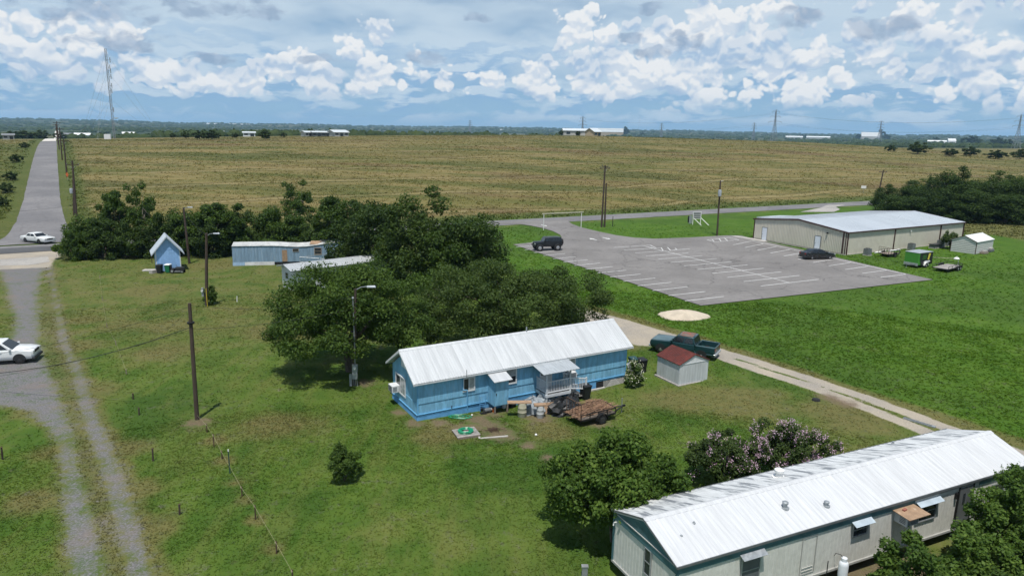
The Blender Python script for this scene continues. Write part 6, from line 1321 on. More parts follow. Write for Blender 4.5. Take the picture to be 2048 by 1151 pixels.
def vehicles():
    # white old sedan at the crossing, nose to the right
    a = at(57, 484.5); b = at(96, 485.5); c = (a + b) / 2; c.z = T(c.x, c.y) + .07
    car('parked_car', 'old white four-door sedan turning at the road crossing', 'car', c, R(-22), dict(paint='paint_offwhite', hw=.96, wr=.34, tw=.21, axles=(1.55, -1.45), zl=.72, zt=.74, side=((.10, .50), (.55, .90)), cab=(.95, .25, -1.05, -1.55, .96, 1.42, .86, .70), doors=(.0, -.9), bm='aluminium', hub='hub_dark',
        st=[(2.72, .42, .78, .86), (2.62, .30, .88, .93), (1.9, .26, .93, .96), (.95, .26, .97, .96), (-1.5, .26, .97, .96), (-2.5, .30, .93, .95), (-2.70, .42, .84, .88)]))
    # white suv at the left picture edge
    a = at(48, 727); b = at(-20, 724); f = (a - b).normalized(); rz = math.atan2(f.y, f.x); A = R(16); c = a + Vector((-2.15 * math.cos(A) - .8 * math.sin(A) * -1, -1.35 * math.sin(A) + .8 * math.cos(A), 0)); c.z = T(c.x, c.y) + .01
    car('parked_car', 'white sport utility vehicle cut by the left picture edge on the gravel', 'car', c, A, dict(paint='paint_white', hw=.94, wr=.375, tw=.25, axles=(1.42, -1.40), zl=.86, zt=1.0, side=((.08, .36), (.40, .66), (.70, .93)), cab=(1.02, .28, -1.95, -2.28, 1.10, 1.66, .86, .72), doors=(.25, -.75), hub='hub_dark',
        st=[(2.34, .46, .88, .78), (2.22, .36, .98, .90), (1.7, .32, 1.06, .94), (1.0, .32, 1.11, .94), (-1.9, .32, 1.12, .94), (-2.25, .38, 1.10, .92), (-2.34, .50, 1.0, .86)]))
    # lifted black off-roader in the lot
    a = at(1090, 503); L = R(28.5); c = Vector((a.x + .3, a.y + 1.0, T(a.x, a.y) + .09))
    j = car('parked_car', 'lifted boxy black off-roader with big wheels in the left stalls', 'car', c, R(196), dict(paint='paint_jeep', hw=.90, wr=.50, tw=.34, poke=.16, flare=True, axles=(1.42, -1.42), zl=1.10, zt=1.2, side=((.04, .34), (.38, .66), (.70, .96)), cab=(.72, .42, -2.05, -2.15, 1.42, 1.98, .80, .74), doors=(.2, -.7), bump=(.72, .92),
        st=[(2.12, .80, 1.22, .62), (2.0, .70, 1.30, .68), (1.0, .66, 1.36, .74), (.72, .62, 1.42, .82), (-2.0, .62, 1.43, .82), (-2.16, .70, 1.40, .80)]))
    MB().lathe([(.25, -.14), (.42, -.14), (.46, -.06), (.46, .06), (.42, .14), (.25, .14)], 18).build('spare_wheel', 'rubber', j, loc=(-2.38, 0, 1.22), rot=(0, R(90), 0), smooth='auto')
    # black sedan facing the building
    a = at(1640, 520); c = Vector((a.x - .1, a.y + .9, T(a.x, a.y) + .09))
    car('parked_car', 'shiny black sedan parked nose to the metal building', 'car', c, R(13), dict(paint='paint_black', hw=.93, wr=.34, tw=.23, axles=(1.5, -1.42), zl=.72, zt=.86, side=((.10, .48), (.52, .88)), cab=(1.15, .25, -1.05, -2.0, .98, 1.42, .84, .64), doors=(.1, -.85), hub='hub', arch='paint_black',
        st=[(2.45, .38, .68, .72), (2.30, .24, .80, .86), (1.8, .20, .90, .93), (1.1, .20, .98, .93), (-1.6, .20, 1.02, .93), (-2.3, .26, 1.04, .90), (-2.45, .42, .96, .82)]))
    # teal pickup on the caliche drive, nose to the upper left
    a = at(1333, 709); b = at(1425, 729); d = (b - a); rz = R(150)
    ctr = at(1372, 712) + Vector((0, .75, 0)); ctr.z = T(ctr.x, ctr.y)
    t = car('pickup_truck', 'dark teal extended-cab pickup with rusty roof beside the caliche drive', 'pickup truck', ctr, rz, dict(paint='paint_teal', roof='truck_roof', hw=.97, wr=.38, tw=.25, axles=(1.72, -1.68), zl=.82, zt=.92, side=((.06, .50), (.56, .92)), cab=(1.0, .42, -.92, -1.10, 1.12, 1.66, .88, .74), doors=(.25,), bm='aluminium', bump=(.42, .60),
        st=[(2.70, .50, .92, .86), (2.58, .40, 1.04, .95), (1.9, .38, 1.10, .97), (1.0, .38, 1.14, .97), (-1.06, .38, 1.14, .97), (-1.12, .38, .66, .97), (-2.62, .42, .66, .97), (-2.72, .48, .64, .95)]))
    MB().loft([ring(2.56, .98, 1.062, .90, .02, .035), ring(1.9, 1.0, 1.112, .92, .02, .035), ring(1.02, 1.02, 1.145, .92, .02, .035)]).build('hood', 'truck_hood', t, smooth='auto')
    for s in (-1, 1):
        y0, y1 = sorted((s * .97, s * .84)); MB().box(-2.70, -1.14, y0, y1, .62, 1.12).build('bed_side', 'paint_teal', t, bevel=.03); MB().box(-2.68, -1.16, y0 + .02, y1 - .02, 1.12, 1.14).build('bed_rail', 'truck_hood', t)
    MB().box(-2.73, -2.65, -.84, .84, .62, 1.11).build('tailgate', 'paint_teal', t, bevel=.02); MB().box(-1.22, -1.14, -.84, .84, .62, 1.10).build('bed_front', 'paint_teal', t); MB().box(-2.65, -1.22, -.84, .84, .66, .70).build('bed_floor', 'bin_teal', t)
vehicles()

# ------------------------------------------------------------------ trailers
def trailers():
    def utility(label, loc, rz, L, W, axles, rail=.45, gate=None, floor='wood_grey', rm='black_steel', z0=.48, posts=5):
        t = thing('utility_trailer', label, 'trailer', loc, rz)
        m = MB()
        for y in (0, W): m.box(0, L, y - .03, y + .03, z0 - .10, z0)
        for x in np.linspace(0, L, 5): m.box(x - .03, x + .03, 0, W, z0 - .09, z0 - .005)
        fr = m.build('frame', rm, t); nb = 8
        for i in range(nb): MB().box(.03, L - .03, .03 + i * (W - .06) / nb + .006, .03 + (i + 1) * (W - .06) / nb - .006, z0, z0 + .035).build('floor_board', floor, t)
        for y in (0, W): MB().box(0, L, y - .022, y + .022, z0 + rail - .05, z0 + rail).build('side_rail', rm, t)
        MB().box(L - .022, L + .022, 0, W, z0 + rail - .05, z0 + rail).build('front_rail', rm, t)
        for x in np.linspace(0, L, posts):
            for y in (0, W): MB().box(x - .022, x + .022, y - .022, y + .022, z0, z0 + rail - .05).build('stake', rm, t)
        m = MB(); m.tube([(L, .2, z0 - .06), (L + 1.25, W / 2, z0 - .06)], .045); m.tube([(L, W - .2, z0 - .06), (L + 1.25, W / 2, z0 - .06)], .045); m.build('tongue', rm, t)
        MB().tube([(L + 1.15, W / 2, -.02), (L + 1.15, W / 2, z0 + .5)], .035).build('jack', 'galvanised', t); MB().box(L + 1.2, L + 1.42, W / 2 - .06, W / 2 + .06, z0 - .1, z0 + .02).build('coupler', 'black_steel', t)
        for x in axles:
            for y, s in ((-.14, -1), (W + .14, 1)):
                wheel(t, x, y, .31, .19, s, 'hub' if len(axles) > 1 else 'hub_dark'); MB().prism([(x + .42 * math.cos(a), .31 + .42 * math.sin(a)) for a in np.linspace(math.pi, 0, 9)] + [(x + .38 * math.cos(a), .31 + .38 * math.sin(a)) for a in np.linspace(0, math.pi, 9)], 'y', y - .12, y + .12).build('fender', rm, t)
        if gate:
            g = MB(); g.tube([(-.03, 0, z0), (-.03, 0, z0 + gate), (-.03, W, z0 + gate), (-.03, W, z0), (-.03, 0, z0)], .025, 6); ga = g.build('ramp_gate', 'rust_steel', t)
            for k in np.linspace(0, W, 6)[1:-1]: MB().tube([(-.03, k, z0), (-.03, k, z0 + gate)], .015, 5).build('gate_bar', 'rust_steel', ga)
        return t
    # by the house, loaded with brush; gate at the left end
    a = at(1180, 852); b = at(1250, 835); A = R(31)
    o = Vector((a.x - .6, a.y - .25, T(a.x, a.y))); utility('black utility trailer with ramp gate loaded with brush beside the blue house', o, A, 2.75, 1.55, (1.55,), .36, 1.05, 'wood_old')
    g = np.random.default_rng(3); m = MB(); c, s = math.cos(A), math.sin(A)
    for i in range(230):
        x = g.uniform(.15, 2.7); y = g.uniform(.1, 1.45); z = .58 + .52 * math.exp(-((x - 1.6) / .9) ** 2) * g.random(); an = g.normal(0, .5); l = g.uniform(.3, .85); m.tube([(x - l * math.cos(an), y - l * .4 * math.sin(an), z + g.uniform(-.05, .05)), (x, y, z + .05), (x + l * math.cos(an), y + l * .4 * math.sin(an), z + g.uniform(-.03, .16))], [.014, .018, .008], 4)
    q = m.build('brush_load', 'brush', None, loc=o, rot=(0, 0, A)); tag(q, 'tangle of dry brown branches heaped on the utility trailer by the house', 'branches')
    # by the metal building
    a = at(1895, 545.5); utility('black tandem-axle flat trailer on the grass at right of the lot', Vector((a.x, a.y - .1, 0)), R(38), 4.6, 2.0, (2.7, 3.45), .38, None, 'wood_grey')
    a = at(1790, 516); utility('small black trailer parked behind the green cargo trailer', Vector((a.x - .9, a.y + .3, 0)), R(28), 2.6, 1.6, (1.4,), .55, 1.0, 'wood_old')
    # green cargo trailer
    a = at(1834, 537); A = R(30); W, L, H, Z = 2.0, 3.3, 2.1, .42     # local x = length away from the camera, y = width to the left
    t = thing('cargo_trailer', 'green and black enclosed cargo trailer with pale roof on the grass', 'trailer', (a.x + .1, a.y + .1, 0), A)
    MB().box(0, L, 0, W, Z, H).build('body', 'green_panel', t, bevel=.04); MB().box(-.03, L + .03, -.03, W + .03, H, H + .06).build('roof', 'aluminium', t, bevel=.03)
    MB().prism([(.62, Z + .02), (L + .01, Z + .02), (L + .01, H - .03), (.35, H - .03), (.25, 1.5)], 'y', -.02, -.004).build('side_graphic', 'black_panel', t)
    MB().prism([(2.1, 1.15), (2.45, 1.05), (2.75, 1.95), (2.3, 2.0)], 'y', -.03, -.021).build('decal', 'yellow_decal', t); MB().prism([(1.2, .75), (1.9, .62), (2.9, .8), (2.6, .98), (1.5, .95)], 'y', -.028, -.021).build('decal', 'bucket_white', t)
    for i in range(3): MB().box(.75 + i * .1, 1.75 + i * .05, -.028, -.021, 1.25 + i * .22, 1.33 + i * .22).build('decal', 'green_panel', t)
    MB().box(-.05, .0, .0, W, Z - .1, Z + .28).build('stone_guard', 'aluminium', t)
    MB().tube([(0, .3, Z), (-1.1, W / 2, Z)], .05).build('tongue', 'black_steel', t); MB().tube([(0, W - .3, Z), (-1.1, W / 2, Z)], .05).build('tongue', 'black_steel', t); MB().tube([(-1.0, W / 2, -.05), (-1.0, W / 2, .8)], .04).build('jack', 'galvanised', t)
    for y, s in ((-.13, -1), (W + .13, 1)): wheel(t, 1.7, y, .33, .2, s); MB().prism([(1.7 + .44 * math.cos(a_), .33 + .44 * math.sin(a_)) for a_ in np.linspace(math.pi, 0, 9)] + [(1.7 + .39 * math.cos(a_), .33 + .39 * math.sin(a_)) for a_ in np.linspace(0, math.pi, 9)], 'y', y - .13, y + .13).build('fender', 'bucket_white', t)
    q = at(1913, 519); o = thing('white_buoy', 'white rounded plastic tank lying on the grass near the ribbed shed', 'tank', q); MB().lathe([(.1, -.05), (.34, .0), (.40, .15), (.26, .32), (.10, .36)], 14).build('shell', 'bucket_white', o, smooth='auto'); MB().cyl((.0, .0, .3), (.0, .0, .5), .06).build('neck', 'bucket_white', o)
    q = at(1890, 516); o = MB().box(-1.8, 1.8, -.06, .06, 0, .06).build('plank', 'barrel_beige', None, loc=q, rot=(0, 0, R(-14))); tag(o, 'long pale plank lying on the grass before the ribbed shed', 'plank')
    for i, (u, v, sx, h, mt, lb) in enumerate(((1968, 507, .8, .45, 'wood_old', 'brown clutter pile against the right side of the ribbed shed'), (1980, 503, .7, .6, 'condenser_grey', 'grey cart standing at the right end of the ribbed shed'))):
        q = at(u, v); o = thing('yard_clutter', lb, 'clutter', q, R(36)); MB().box(-sx, sx, -.35, .35, 0, h * .6).build('lower_piece', mt, o, bevel=.04); MB().box(-sx * .6, sx * .8, -.25, .3, h * .6, h).build('upper_piece', 'wood_grey', o, bevel=.04)
trailers()

# ------------------------------------------------------------------ yard things
def coil(m, c, r0, r1, turns, z0, dz, rad, squash=1., seed=0):
    rnd = random.Random(seed); pts = []
    n = int(turns * 18)
    for i in range(n + 1):
        a = 2 * math.pi * i / 18; k = i / n; r = r0 + (r1 - r0) * (.5 + .5 * math.sin(k * 9 + seed)) + rnd.uniform(-.015, .015); pts.append(Vector((c[0] + r * math.cos(a), c[1] + r * math.sin(a) * squash, c[2] + z0 + dz * k)))
    return m.tube(pts, rad, 6)
def heap(name, label, cat, loc, rx, ry, h, mat, seed, rz=0., rough=.22):
    g = random.Random(seed); rings = []; n = 22; K = 8
    for k in range(K):
        q = k / (K - 1); r = math.cos(q * math.pi / 2) ** .7; rings.append([(rx * r * math.cos(a) * (1 + g.uniform(-rough, rough)), ry * r * math.sin(a) * (1 + g.uniform(-rough, rough)), -.05 + h * math.sin(q * math.pi / 2) * (1 + g.uniform(-rough, rough) * .7)) for a in np.linspace(0, 2 * math.pi, n, endpoint=False)])
    o = MB().loft(rings).build(name, mat, None, loc=loc, rot=(0, 0, rz)); return tag(o, label, cat)
def yard():
    def bin_(label, loc, rz, body, lid, group):
        t = thing('wheelie_bin', label, 'bin', loc, rz, group)
        MB().hexa([(-.24, -.26, .06), (.24, -.26, .06), (.24, .26, .06), (-.24, .26, .06), (-.30, -.36, 1.0), (.30, -.36, 1.0), (.30, .34, 1.0), (-.30, .34, 1.0)]).build('body', body, t, bevel=.03)
        MB().hexa([(-.33, -.40, 1.0), (.33, -.40, 1.0), (.33, .38, 1.0), (-.33, .38, 1.0), (-.29, -.36, 1.08), (.29, -.36, 1.08), (.29, .34, 1.10), (-.29, .34, 1.10)]).build('lid', lid, t, bevel=.02); MB().cyl((-.25, .44, .98), (.25, .44, .98), .025).build('handle', 'plastic_black', t)
        for s in (-1, 1): MB().cyl((s * .22, .28, .12), (s * .30, .28, .12), .12, n=14).build('wheel', 'rubber', t)
    q = at(1266, 741); bin_('teal-lidded wheelie bin behind the white flowering bush', q, R(20), 'bin_teal', 'bin_teal', 'wheelie bins'); q = at(1283, 743); bin_('black wheelie bin right of the teal one by the blue house', q, R(20), 'bin_black', 'bin_black', 'wheelie bins')
    q = at(320, 546); bin_('dark wheelie bin in front of the little blue shed', q, R(0), 'bin_black', 'bin_black', 'wheelie bins'); q = at(337, 545); bin_('green wheelie bin with a bright lid before the little blue shed', q, R(0), 'bin_green', 'bin_lid', 'wheelie bins'); q = at(1170, 797); bin_('black bin at the foot of the porch steps', q, R(30), 'bin_black', 'bin_black', 'wheelie bins')
    # ride-on mower and slabs by the little shed
    q = at(356, 545); t = thing('lawn_mower', 'black ride-on mower parked right of the green bin', 'mower', q, R(10)); MB().box(-.2, .75, -.28, .28, .3, .72).build('hood', 'plastic_black', t, bevel=.06); MB().box(-.75, -.25, -.25, .25, .45, .58).build('seat', 'rubber', t, bevel=.05); MB().box(-.8, -.7, -.25, .25, .55, .95).build('seat_back', 'rubber', t, bevel=.04); MB().box(-.3, .5, -.5, .5, .14, .28).build('cutting_deck', 'condenser_grey', t, bevel=.04); MB().tube([(.0, 0, .7), (-.15, 0, 1.0)], .02).build('steering_column', 'black_steel', t)
    for x, r in ((.6, .19), (-.55, .27)):
        for s in (-1, 1): wheel(t, x, s * .40, r, .2, s, 'hub')
    for i, (u, v, sx, sy, h, lb) in enumerate(((300, 541, .8, .45, .14, 'pale flat slab on the grass left of the little blue shed'), (306, 546, .32, .3, .42, 'small pale block before the left corner of the little blue shed'))):
        q = at(u, v); o = MB().box(-sx, sx, -sy, sy, -.02, h).build('concrete_block', 'concrete', None, loc=q, rot=(0, 0, .1 + i), bevel=.02); tag(o, lb, 'slab')
    # barrels carrying boards
    for i, (u, v, r, h, mt, lb) in enumerate(((1044, 832, .29, .95, 'barrel_beige', 'beige drum carrying a board in front of the porch'), (1080, 834, .24, .82, 'barrel_grey', 'grey drum right of the beige one in front of the porch'))):
        q = at(u, v); t = thing('drum', lb, 'barrel', q, 0., 'drums before the porch'); MB().lathe([(r * .94, 0), (r, .04), (r, h * .33), (r * 1.04, h * .35), (r, h * .37), (r, h * .64), (r * 1.04, h * .66), (r, h * .68), (r, h - .03), (r * .95, h)], 20).build('shell', mt, t, smooth='auto'); MB().lathe([(r * .9, h), (r * .9, h + .012)], 20).build('lid', mt, t)
        if i == 0: o = MB().box(-.95, .62, -.24, .24, 0, .05).build('plank', 'plywood', None, loc=q + Vector((-.02, .02, h + .014)), rot=(0, 0, R(4))); tag(o, 'weathered board lying across the beige drum', 'plank')
        else: o = MB().box(-.42, .36, -.2, .2, 0, .10).build('plank', 'plywood', None, loc=q + Vector((0, 0, h + .014)), rot=(0, 0, R(8))); tag(o, 'short brown board on top of the grey drum', 'plank')
    # tarped piles
    heap('tarp_pile', 'grey tarpaulin crumpled over things at the left of the porch', 'tarpaulin', at(1066, 822), .9, .8, 1.0, 'tarp_grey', 5, R(30), .20); heap('tarp_pile', 'grey tarpaulin bunched against the porch rail', 'tarpaulin', at(1092, 808), .75, .55, .95, 'tarp_grey', 6, R(30), .22); heap('tarp_pile', 'shiny black tarpaulin heap at the foot of the porch', 'tarpaulin', at(1126, 824), 1.15, .85, 1.0, 'tarp_black', 7, R(30), .24); heap('tarp_pile', 'small black plastic heap beside the trailer gate', 'tarpaulin', at(1146, 812), .5, .5, .9, 'tarp_black', 8, R(30), .25)
    heap('blue_tarp', 'bright blue plastic bundle against the blue house wall', 'tarpaulin', at(1052, 800), .48, .40, .72, 'blue_plastic', 9, R(30), .2)
    o = MB().slab((-.5, 0, 0), (.45, -.1, .05), (.4, .1, .75), (-.45, .2, .7), .03).build('loose_board', 'plywood', None, loc=at(1098, 826), rot=(0, 0, R(10))); tag(o, 'brown board leaning against the tarpaulins', 'plank')
    q = at(1124, 822) + Vector((0, -.35, .42)); m = MB(); g = np.random.default_rng(2); pts = [Vector((.28 * math.sin(k * .9) * g.uniform(.5, 1.1), -.12 * math.cos(k * .7) - .10 * g.random(), .28 * math.cos(k * 1.3) * g.uniform(.5, 1.3))) for k in np.arange(0, 60, .5)]; m.tube(pts, .02, 5); o = m.build('garden_hose', 'hose_pale', None, loc=q); tag(o, 'pale green tangle of hose hanging on the black tarpaulin', 'hose')
    q = at(1127, 795) + Vector((0, 0, .75)); m = MB(); coil(m, (0, 0, 0), .14, .30, 7, 0, .14, .022, .8, 4); o = m.build('garden_hose', 'hose_green', None, loc=q); tag(o, 'green hose coil on top of the black tarpaulin', 'hose')
    # hose coil on a pallet
    q = at(932, 868); t = thing('pallet', 'weathered wooden pallet holding the green hose in the bare yard', 'pallet', q, R(22))
    for i in range(6): MB().box(-.72, .72, -.60 + i * .21, -.60 + i * .21 + .16, .13, .16).build('slat', 'wood_grey', t)
    for y in (-.58, 0, .56): MB().box(-.7, .7, y - .04, y + .04, .0, .13).build('stringer', 'wood_old', t)
    for y in (-.6, .48): MB().box(-.74, .74, y, y + .10, -.02, .0).build('base_slat', 'wood_old', t)
    m = MB(); coil(m, (0, 0, 0), .26, .46, 12, 0, .12, .020, .9, 1); o = m.build('garden_hose', 'hose_green', None, loc=q + Vector((-.02, .02, .18)), rot=(0, 0, .3)); tag(o, 'bright green garden hose coiled on the wooden pallet', 'hose')
    q = at(920, 834); m = MB(); coil(m, (0, 0, .03), .2, .75, 5, 0, .05, .018, .45, 6); o = m.build('garden_hose', 'hose_green', None, loc=q); tag(o, 'green hose lying loose in the grass below the blue house wall', 'hose')
    # sunken concrete frame with scrap
    q = at(985, 868); t = thing('concrete_curb', 'low concrete curb corner sunk in the bare soil', 'curb', q, R(14)); MB().box(-.95, .85, -.55, -.42, -.05, .06).build('front_edge', 'concrete', t); MB().box(-.95, -.83, -.42, .35, -.05, .06).build('side_edge', 'concrete', t); 
    q = at(988, 861); m = MB(); g = np.random.default_rng(8)
    for i in range(26): a = g.uniform(0, 6.28); l = g.uniform(.15, .4); x, y = g.normal(0, .18, 2); m.tube([(x - l * math.cos(a), y - l * math.sin(a), .03 + g.random() * .1), (x + l * math.cos(a), y + l * math.sin(a), .05 + g.random() * .14)], .015, 4)
    o = m.build('scrap_heap', 'rust_steel', None, loc=q); tag(o, 'rusty tangle of scrap on the sunken concrete curb', 'scrap')
    q = at(1072, 871); o = MB().lathe([(.02, 0), (.06, .02), (.085, .07), (.07, .12), (.02, .15)], 12).build('ball', 'bucket_white', None, loc=q, smooth=True); tag(o, 'small white ball on the yard grass', 'ball')
    q = at(944, 831); o = MB().lathe([(.02, 0), (.05, .02), (.07, .06), (.05, .10), (.02, .12)], 10).build('ball', 'bucket_white', None, loc=q, smooth=True); tag(o, 'small white object by the loose green hose', 'ball')
    # things by the closet
    for i, (u, v, r, h, mt, lb) in enumerate(((1008, 815, .17, .42, 'bucket_white', 'white bucket right of the stilted closet'), (1007, 806, .15, .85, 'bucket_white', 'white jugs stacked against the house right of the closet'), (1022, 812, .36, .26, 'rubber', 'black rubber tub beside the white bucket'), (988, 823, .12, .22, 'orange_plastic', 'orange pot under the stilted closet'))):
        q = at(u, v); t = thing('yard_bucket', lb, 'bucket', q); MB().lathe([(r * .85, 0), (r, h * .9), (r * 1.05, h * .92), (r * 1.05, h), (r * .9, h)], 14).build('shell', mt, t, smooth='auto'); MB().tube([(-r, 0, h), (-r * .5, 0, h + .1), (r * .5, 0, h + .1), (r, 0, h)], .012, 5).build('handle', 'black_steel', t)
    q = at(966, 825); t = thing('hand_truck', 'blue hand truck leaning by the left side of the closet', 'hand truck', q, R(20)); m = MB()
    for x in (-.2, .2): m.tube([(x, 0, .1), (x, .12, 1.15)], .02)
    m.tube([(-.2, .12, 1.15), (.2, .12, 1.15)], .02); m.tube([(-.2, .06, .6), (.2, .06, .6)], .015); m.build('frame', 'blue_skirt', t); MB().box(-.22, .22, -.25, 0, .02, .05).build('toe_plate', 'black_steel', t)
    for s in (-1, 1): wheel(t, s * .0, s * .26, .12, .07, s, 'hub_dark')
    q = at(974, 824); t = thing('pressure_pump', 'small grey pump on the ground left of the closet', 'pump', q, R(30)); MB().cyl((-.2, 0, .16), (.25, 0, .16), .14, n=12).build('motor', 'condenser_grey', t); MB().cyl((.25, 0, .16), (.36, 0, .16), .09, n=12).build('pump_head', 'aluminium', t); MB().box(-.2, .3, -.15, .15, -.02, .05).build('base', 'black_steel', t)
    q = at(904, 828); t = thing('yard_hydrant', 'dark standpipe tap against the left part of the blue house', 'tap', q); MB().cyl((0, 0, -.1), (0, 0, .7), .04, n=8).build('standpipe', 'black_steel', t); MB().tube([(0, 0, .66), (0, -.16, .62), (0, -.18, .5)], .03).build('spout', 'black_steel', t); MB().box(-.05, .05, -.05, .05, .7, .8).build('handle', 'rust_steel', t)
    # gas tank and pipes at the mobile home
    q = home_pt(8.05, -.45, 0.); q = Vector((q[0], q[1], T(q[0], q[1]))); t = thing('gas_tank', 'upright white gas cylinder beside the mobile home', 'gas tank', q); MB().lathe([(.16, 0), (.185, .03), (.19, .10), (.19, 1.02), (.17, 1.14), (.10, 1.21), (.06, 1.22)], 20).build('cylinder', 'tank_white', t, smooth='auto'); MB().lathe([(.10, 1.20), (.115, 1.20), (.115, 1.34), (.10, 1.34)], 16).build('collar', 'tank_white', t); MB().cyl((0, 0, 1.2), (0, 0, 1.31), .03).build('valve', 'hub', t); MB().tube([(0, 0, 1.27), (-.12, .1, 1.42), (-.22, .3, 1.35), (-.24, .6, .8)], .012).build('gas_hose', 'rubber', t)
    q = home_pt(7.25, -.35, 0.); t = thing('meter_rod', 'thin dark rod with white base left of the gas cylinder', 'rod', (q[0], q[1], T(q[0], q[1]))); MB().cyl((0, 0, 0), (0, 0, 1.35), .02).build('rod', 'black_steel', t); MB().cyl((0, 0, -.1), (0, 0, .2), .05).build('base', 'bucket_white', t)
    for i, (x, y, a, lb) in enumerate(((9.0, -.9, -30, 'upper white pipe lying under the mobile home edge'), (8.8, -1.3, -22, 'lower white pipe lying by the mobile home'))):
        q = home_pt(x, y, 0.); o = MB().tube([(-1.0, 0, .05), (1.0, 0, .05)], .045, 8).build('white_pipe', 'barrel_beige', None, loc=(q[0], q[1], T(q[0], q[1])), rot=(0, 0, R(a)), smooth='auto'); tag(o, lb, 'pipe')
    q = at(1169, 1150); t = thing('meter_pedestal', 'grey utility pedestal on the grass left of the mobile home', 'utility box', (q.x, q.y, q.z)); MB().box(-.12, .12, -.08, .08, -.1, .42).build('box', 'galvanised', t, bevel=.015); MB().box(-.14, .14, -.10, .10, .42, .47).build('cap', 'aluminium', t)
    q = at(1840, 846); t = thing('gutter_section', 'loose metal gutter lying at the edge of the caliche drive', 'gutter', q, R(-50)); MB().box(-1.0, .9, -.12, .12, 0, .09).build('channel', 'galvanised', t); MB().box(-1.0, .7, -.07, .07, .09, .10).build('inner', 'condenser_grey', t)
    q = at(1632, 800); o = MB().lathe([(.05, -.05), (.3, .0), (.24, .12), (.06, .16)], 9).build('stone', 'shade_stone_black', None, loc=q); tag(o, 'dark lump in the worn grass above the crape myrtles', 'stone')
yard()

# ------------------------------------------------------------------ far buildings, masts and towers
def far_house(name, label, cat, u0, u1, vb, ve, vr, depth_m, wall, roof, depth=None, rz=0., doors=2):
    """gabled building between pixel columns u0..u1, eave row ve, ridge row vr"""
    b = at((u0 + u1) / 2, vb) if depth is None else far_at((u0 + u1) / 2, depth); p = px_m(b); L = (u1 - u0) * p; zb = top_z(b, (u0 + u1) / 2, vb); zb = min(zb, b.z + .5)
    ze = top_z(b, (u0 + u1) / 2, ve) - b.z; zr = top_z(b, (u0 + u1) / 2, vr) - b.z; ze = max(ze, 2.2)
    if depth: ze = min(ze, 5.); zr = min(zr, 7.)
    zr = max(zr, ze + .6); W = depth_m; az = math.atan2(b.x, b.y)
    t = thing(name, label, cat, b, -az + rz)
    MB().prism([(0, -1.5), (W, -1.5), (W, ze), (W / 2, zr - .1), (0, ze)], 'x', -L / 2, L / 2).build('wall', wall, t)
    ov = .5
    MB().prism([(-ov, ze - .08), (W / 2, zr), (W + ov, ze - .08), (W + ov, ze + .12), (W / 2, zr + .2), (-ov, ze + .12)], 'x', -L / 2 - ov, L / 2 + ov).build('roof', roof, t)
    for i in range(doors):
        x = -L / 2 + L * (i + .5) / doors; w = min(1.2, L / doors * .3); MB().box(x - w, x + w, -.12, -.02, .2 if i % 2 else .9, min(ze - .5, 2.3)).build('door' if i % 2 else 'window', 'glass', t)
    return t
def lattice(name, label, u, depth, vtop, kind):
    b = far_at(u, depth); H = top_z(b, u, vtop) - b.z; t = thing(name, label, 'tower', b, math.atan2(-b.x, b.y) + .5); r = .085 * depth / 400
    m = MB(); hw = H * .085; wz = H * .62; lv = [0, .22, .40, .52, .62, .74, .86, .96]
    def w(k): return hw * (1 - k / .62) + hw * .22 * (k / .62) if k < .62 else hw * .22 * (1 - (k - .62) / .6)
    for sx in (-1, 1):
        for sy in (-1, 1): m.tube([(sx * w(k), sy * w(k), k * H) for k in lv], r, 4)
    mem = MB()
    for k0, k1 in zip(lv[:-1], lv[1:]):
        for s in (-1, 1):
            mem.tube([(-w(k0), s * w(k0), k0 * H), (w(k1), s * w(k1), k1 * H)], r * .6, 4); mem.tube([(w(k0), s * w(k0), k0 * H), (-w(k1), s * w(k1), k1 * H)], r * .6, 4); mem.tube([(s * w(k0), -w(k0), k0 * H), (s * w(k1), w(k1), k1 * H)], r * .6, 4)
            mem.tube([(-w(k1), s * w(k1), k1 * H), (w(k1), s * w(k1), k1 * H)], r * .6, 4)
    m.build('legs', 'steel_lattice', t); mem.build('bracing', 'steel_lattice', t); tips = []
    for k, l in ((.66, .19), (.80, .15), (.93, .11)):
        a = MB(); 
        for s in (-1, 1): a.tube([(0, 0, k * H), (s * l * H, 0, k * H)], r * .8, 4); a.tube([(0, 0, (k + .05) * H), (s * l * H, 0, k * H)], r * .7, 4); a.tube([(s * l * H, 0, k * H), (s * l * H, 0, (k - .04) * H)], r * .7, 4)
        a.build('crossarm', 'steel_lattice', t)
    MB().tube([(0, 0, .96 * H), (0, 0, H)], r, 4).build('peak', 'steel_lattice', t)
    mt = Matrix.Rotation(t.rotation_euler.z, 4, 'Z'); return [b + mt @ Vector((s * l * H, 0, (k - .04) * H)) for k, l in ((.66, .19), (.93, .11)) for s in (-1, 1)]
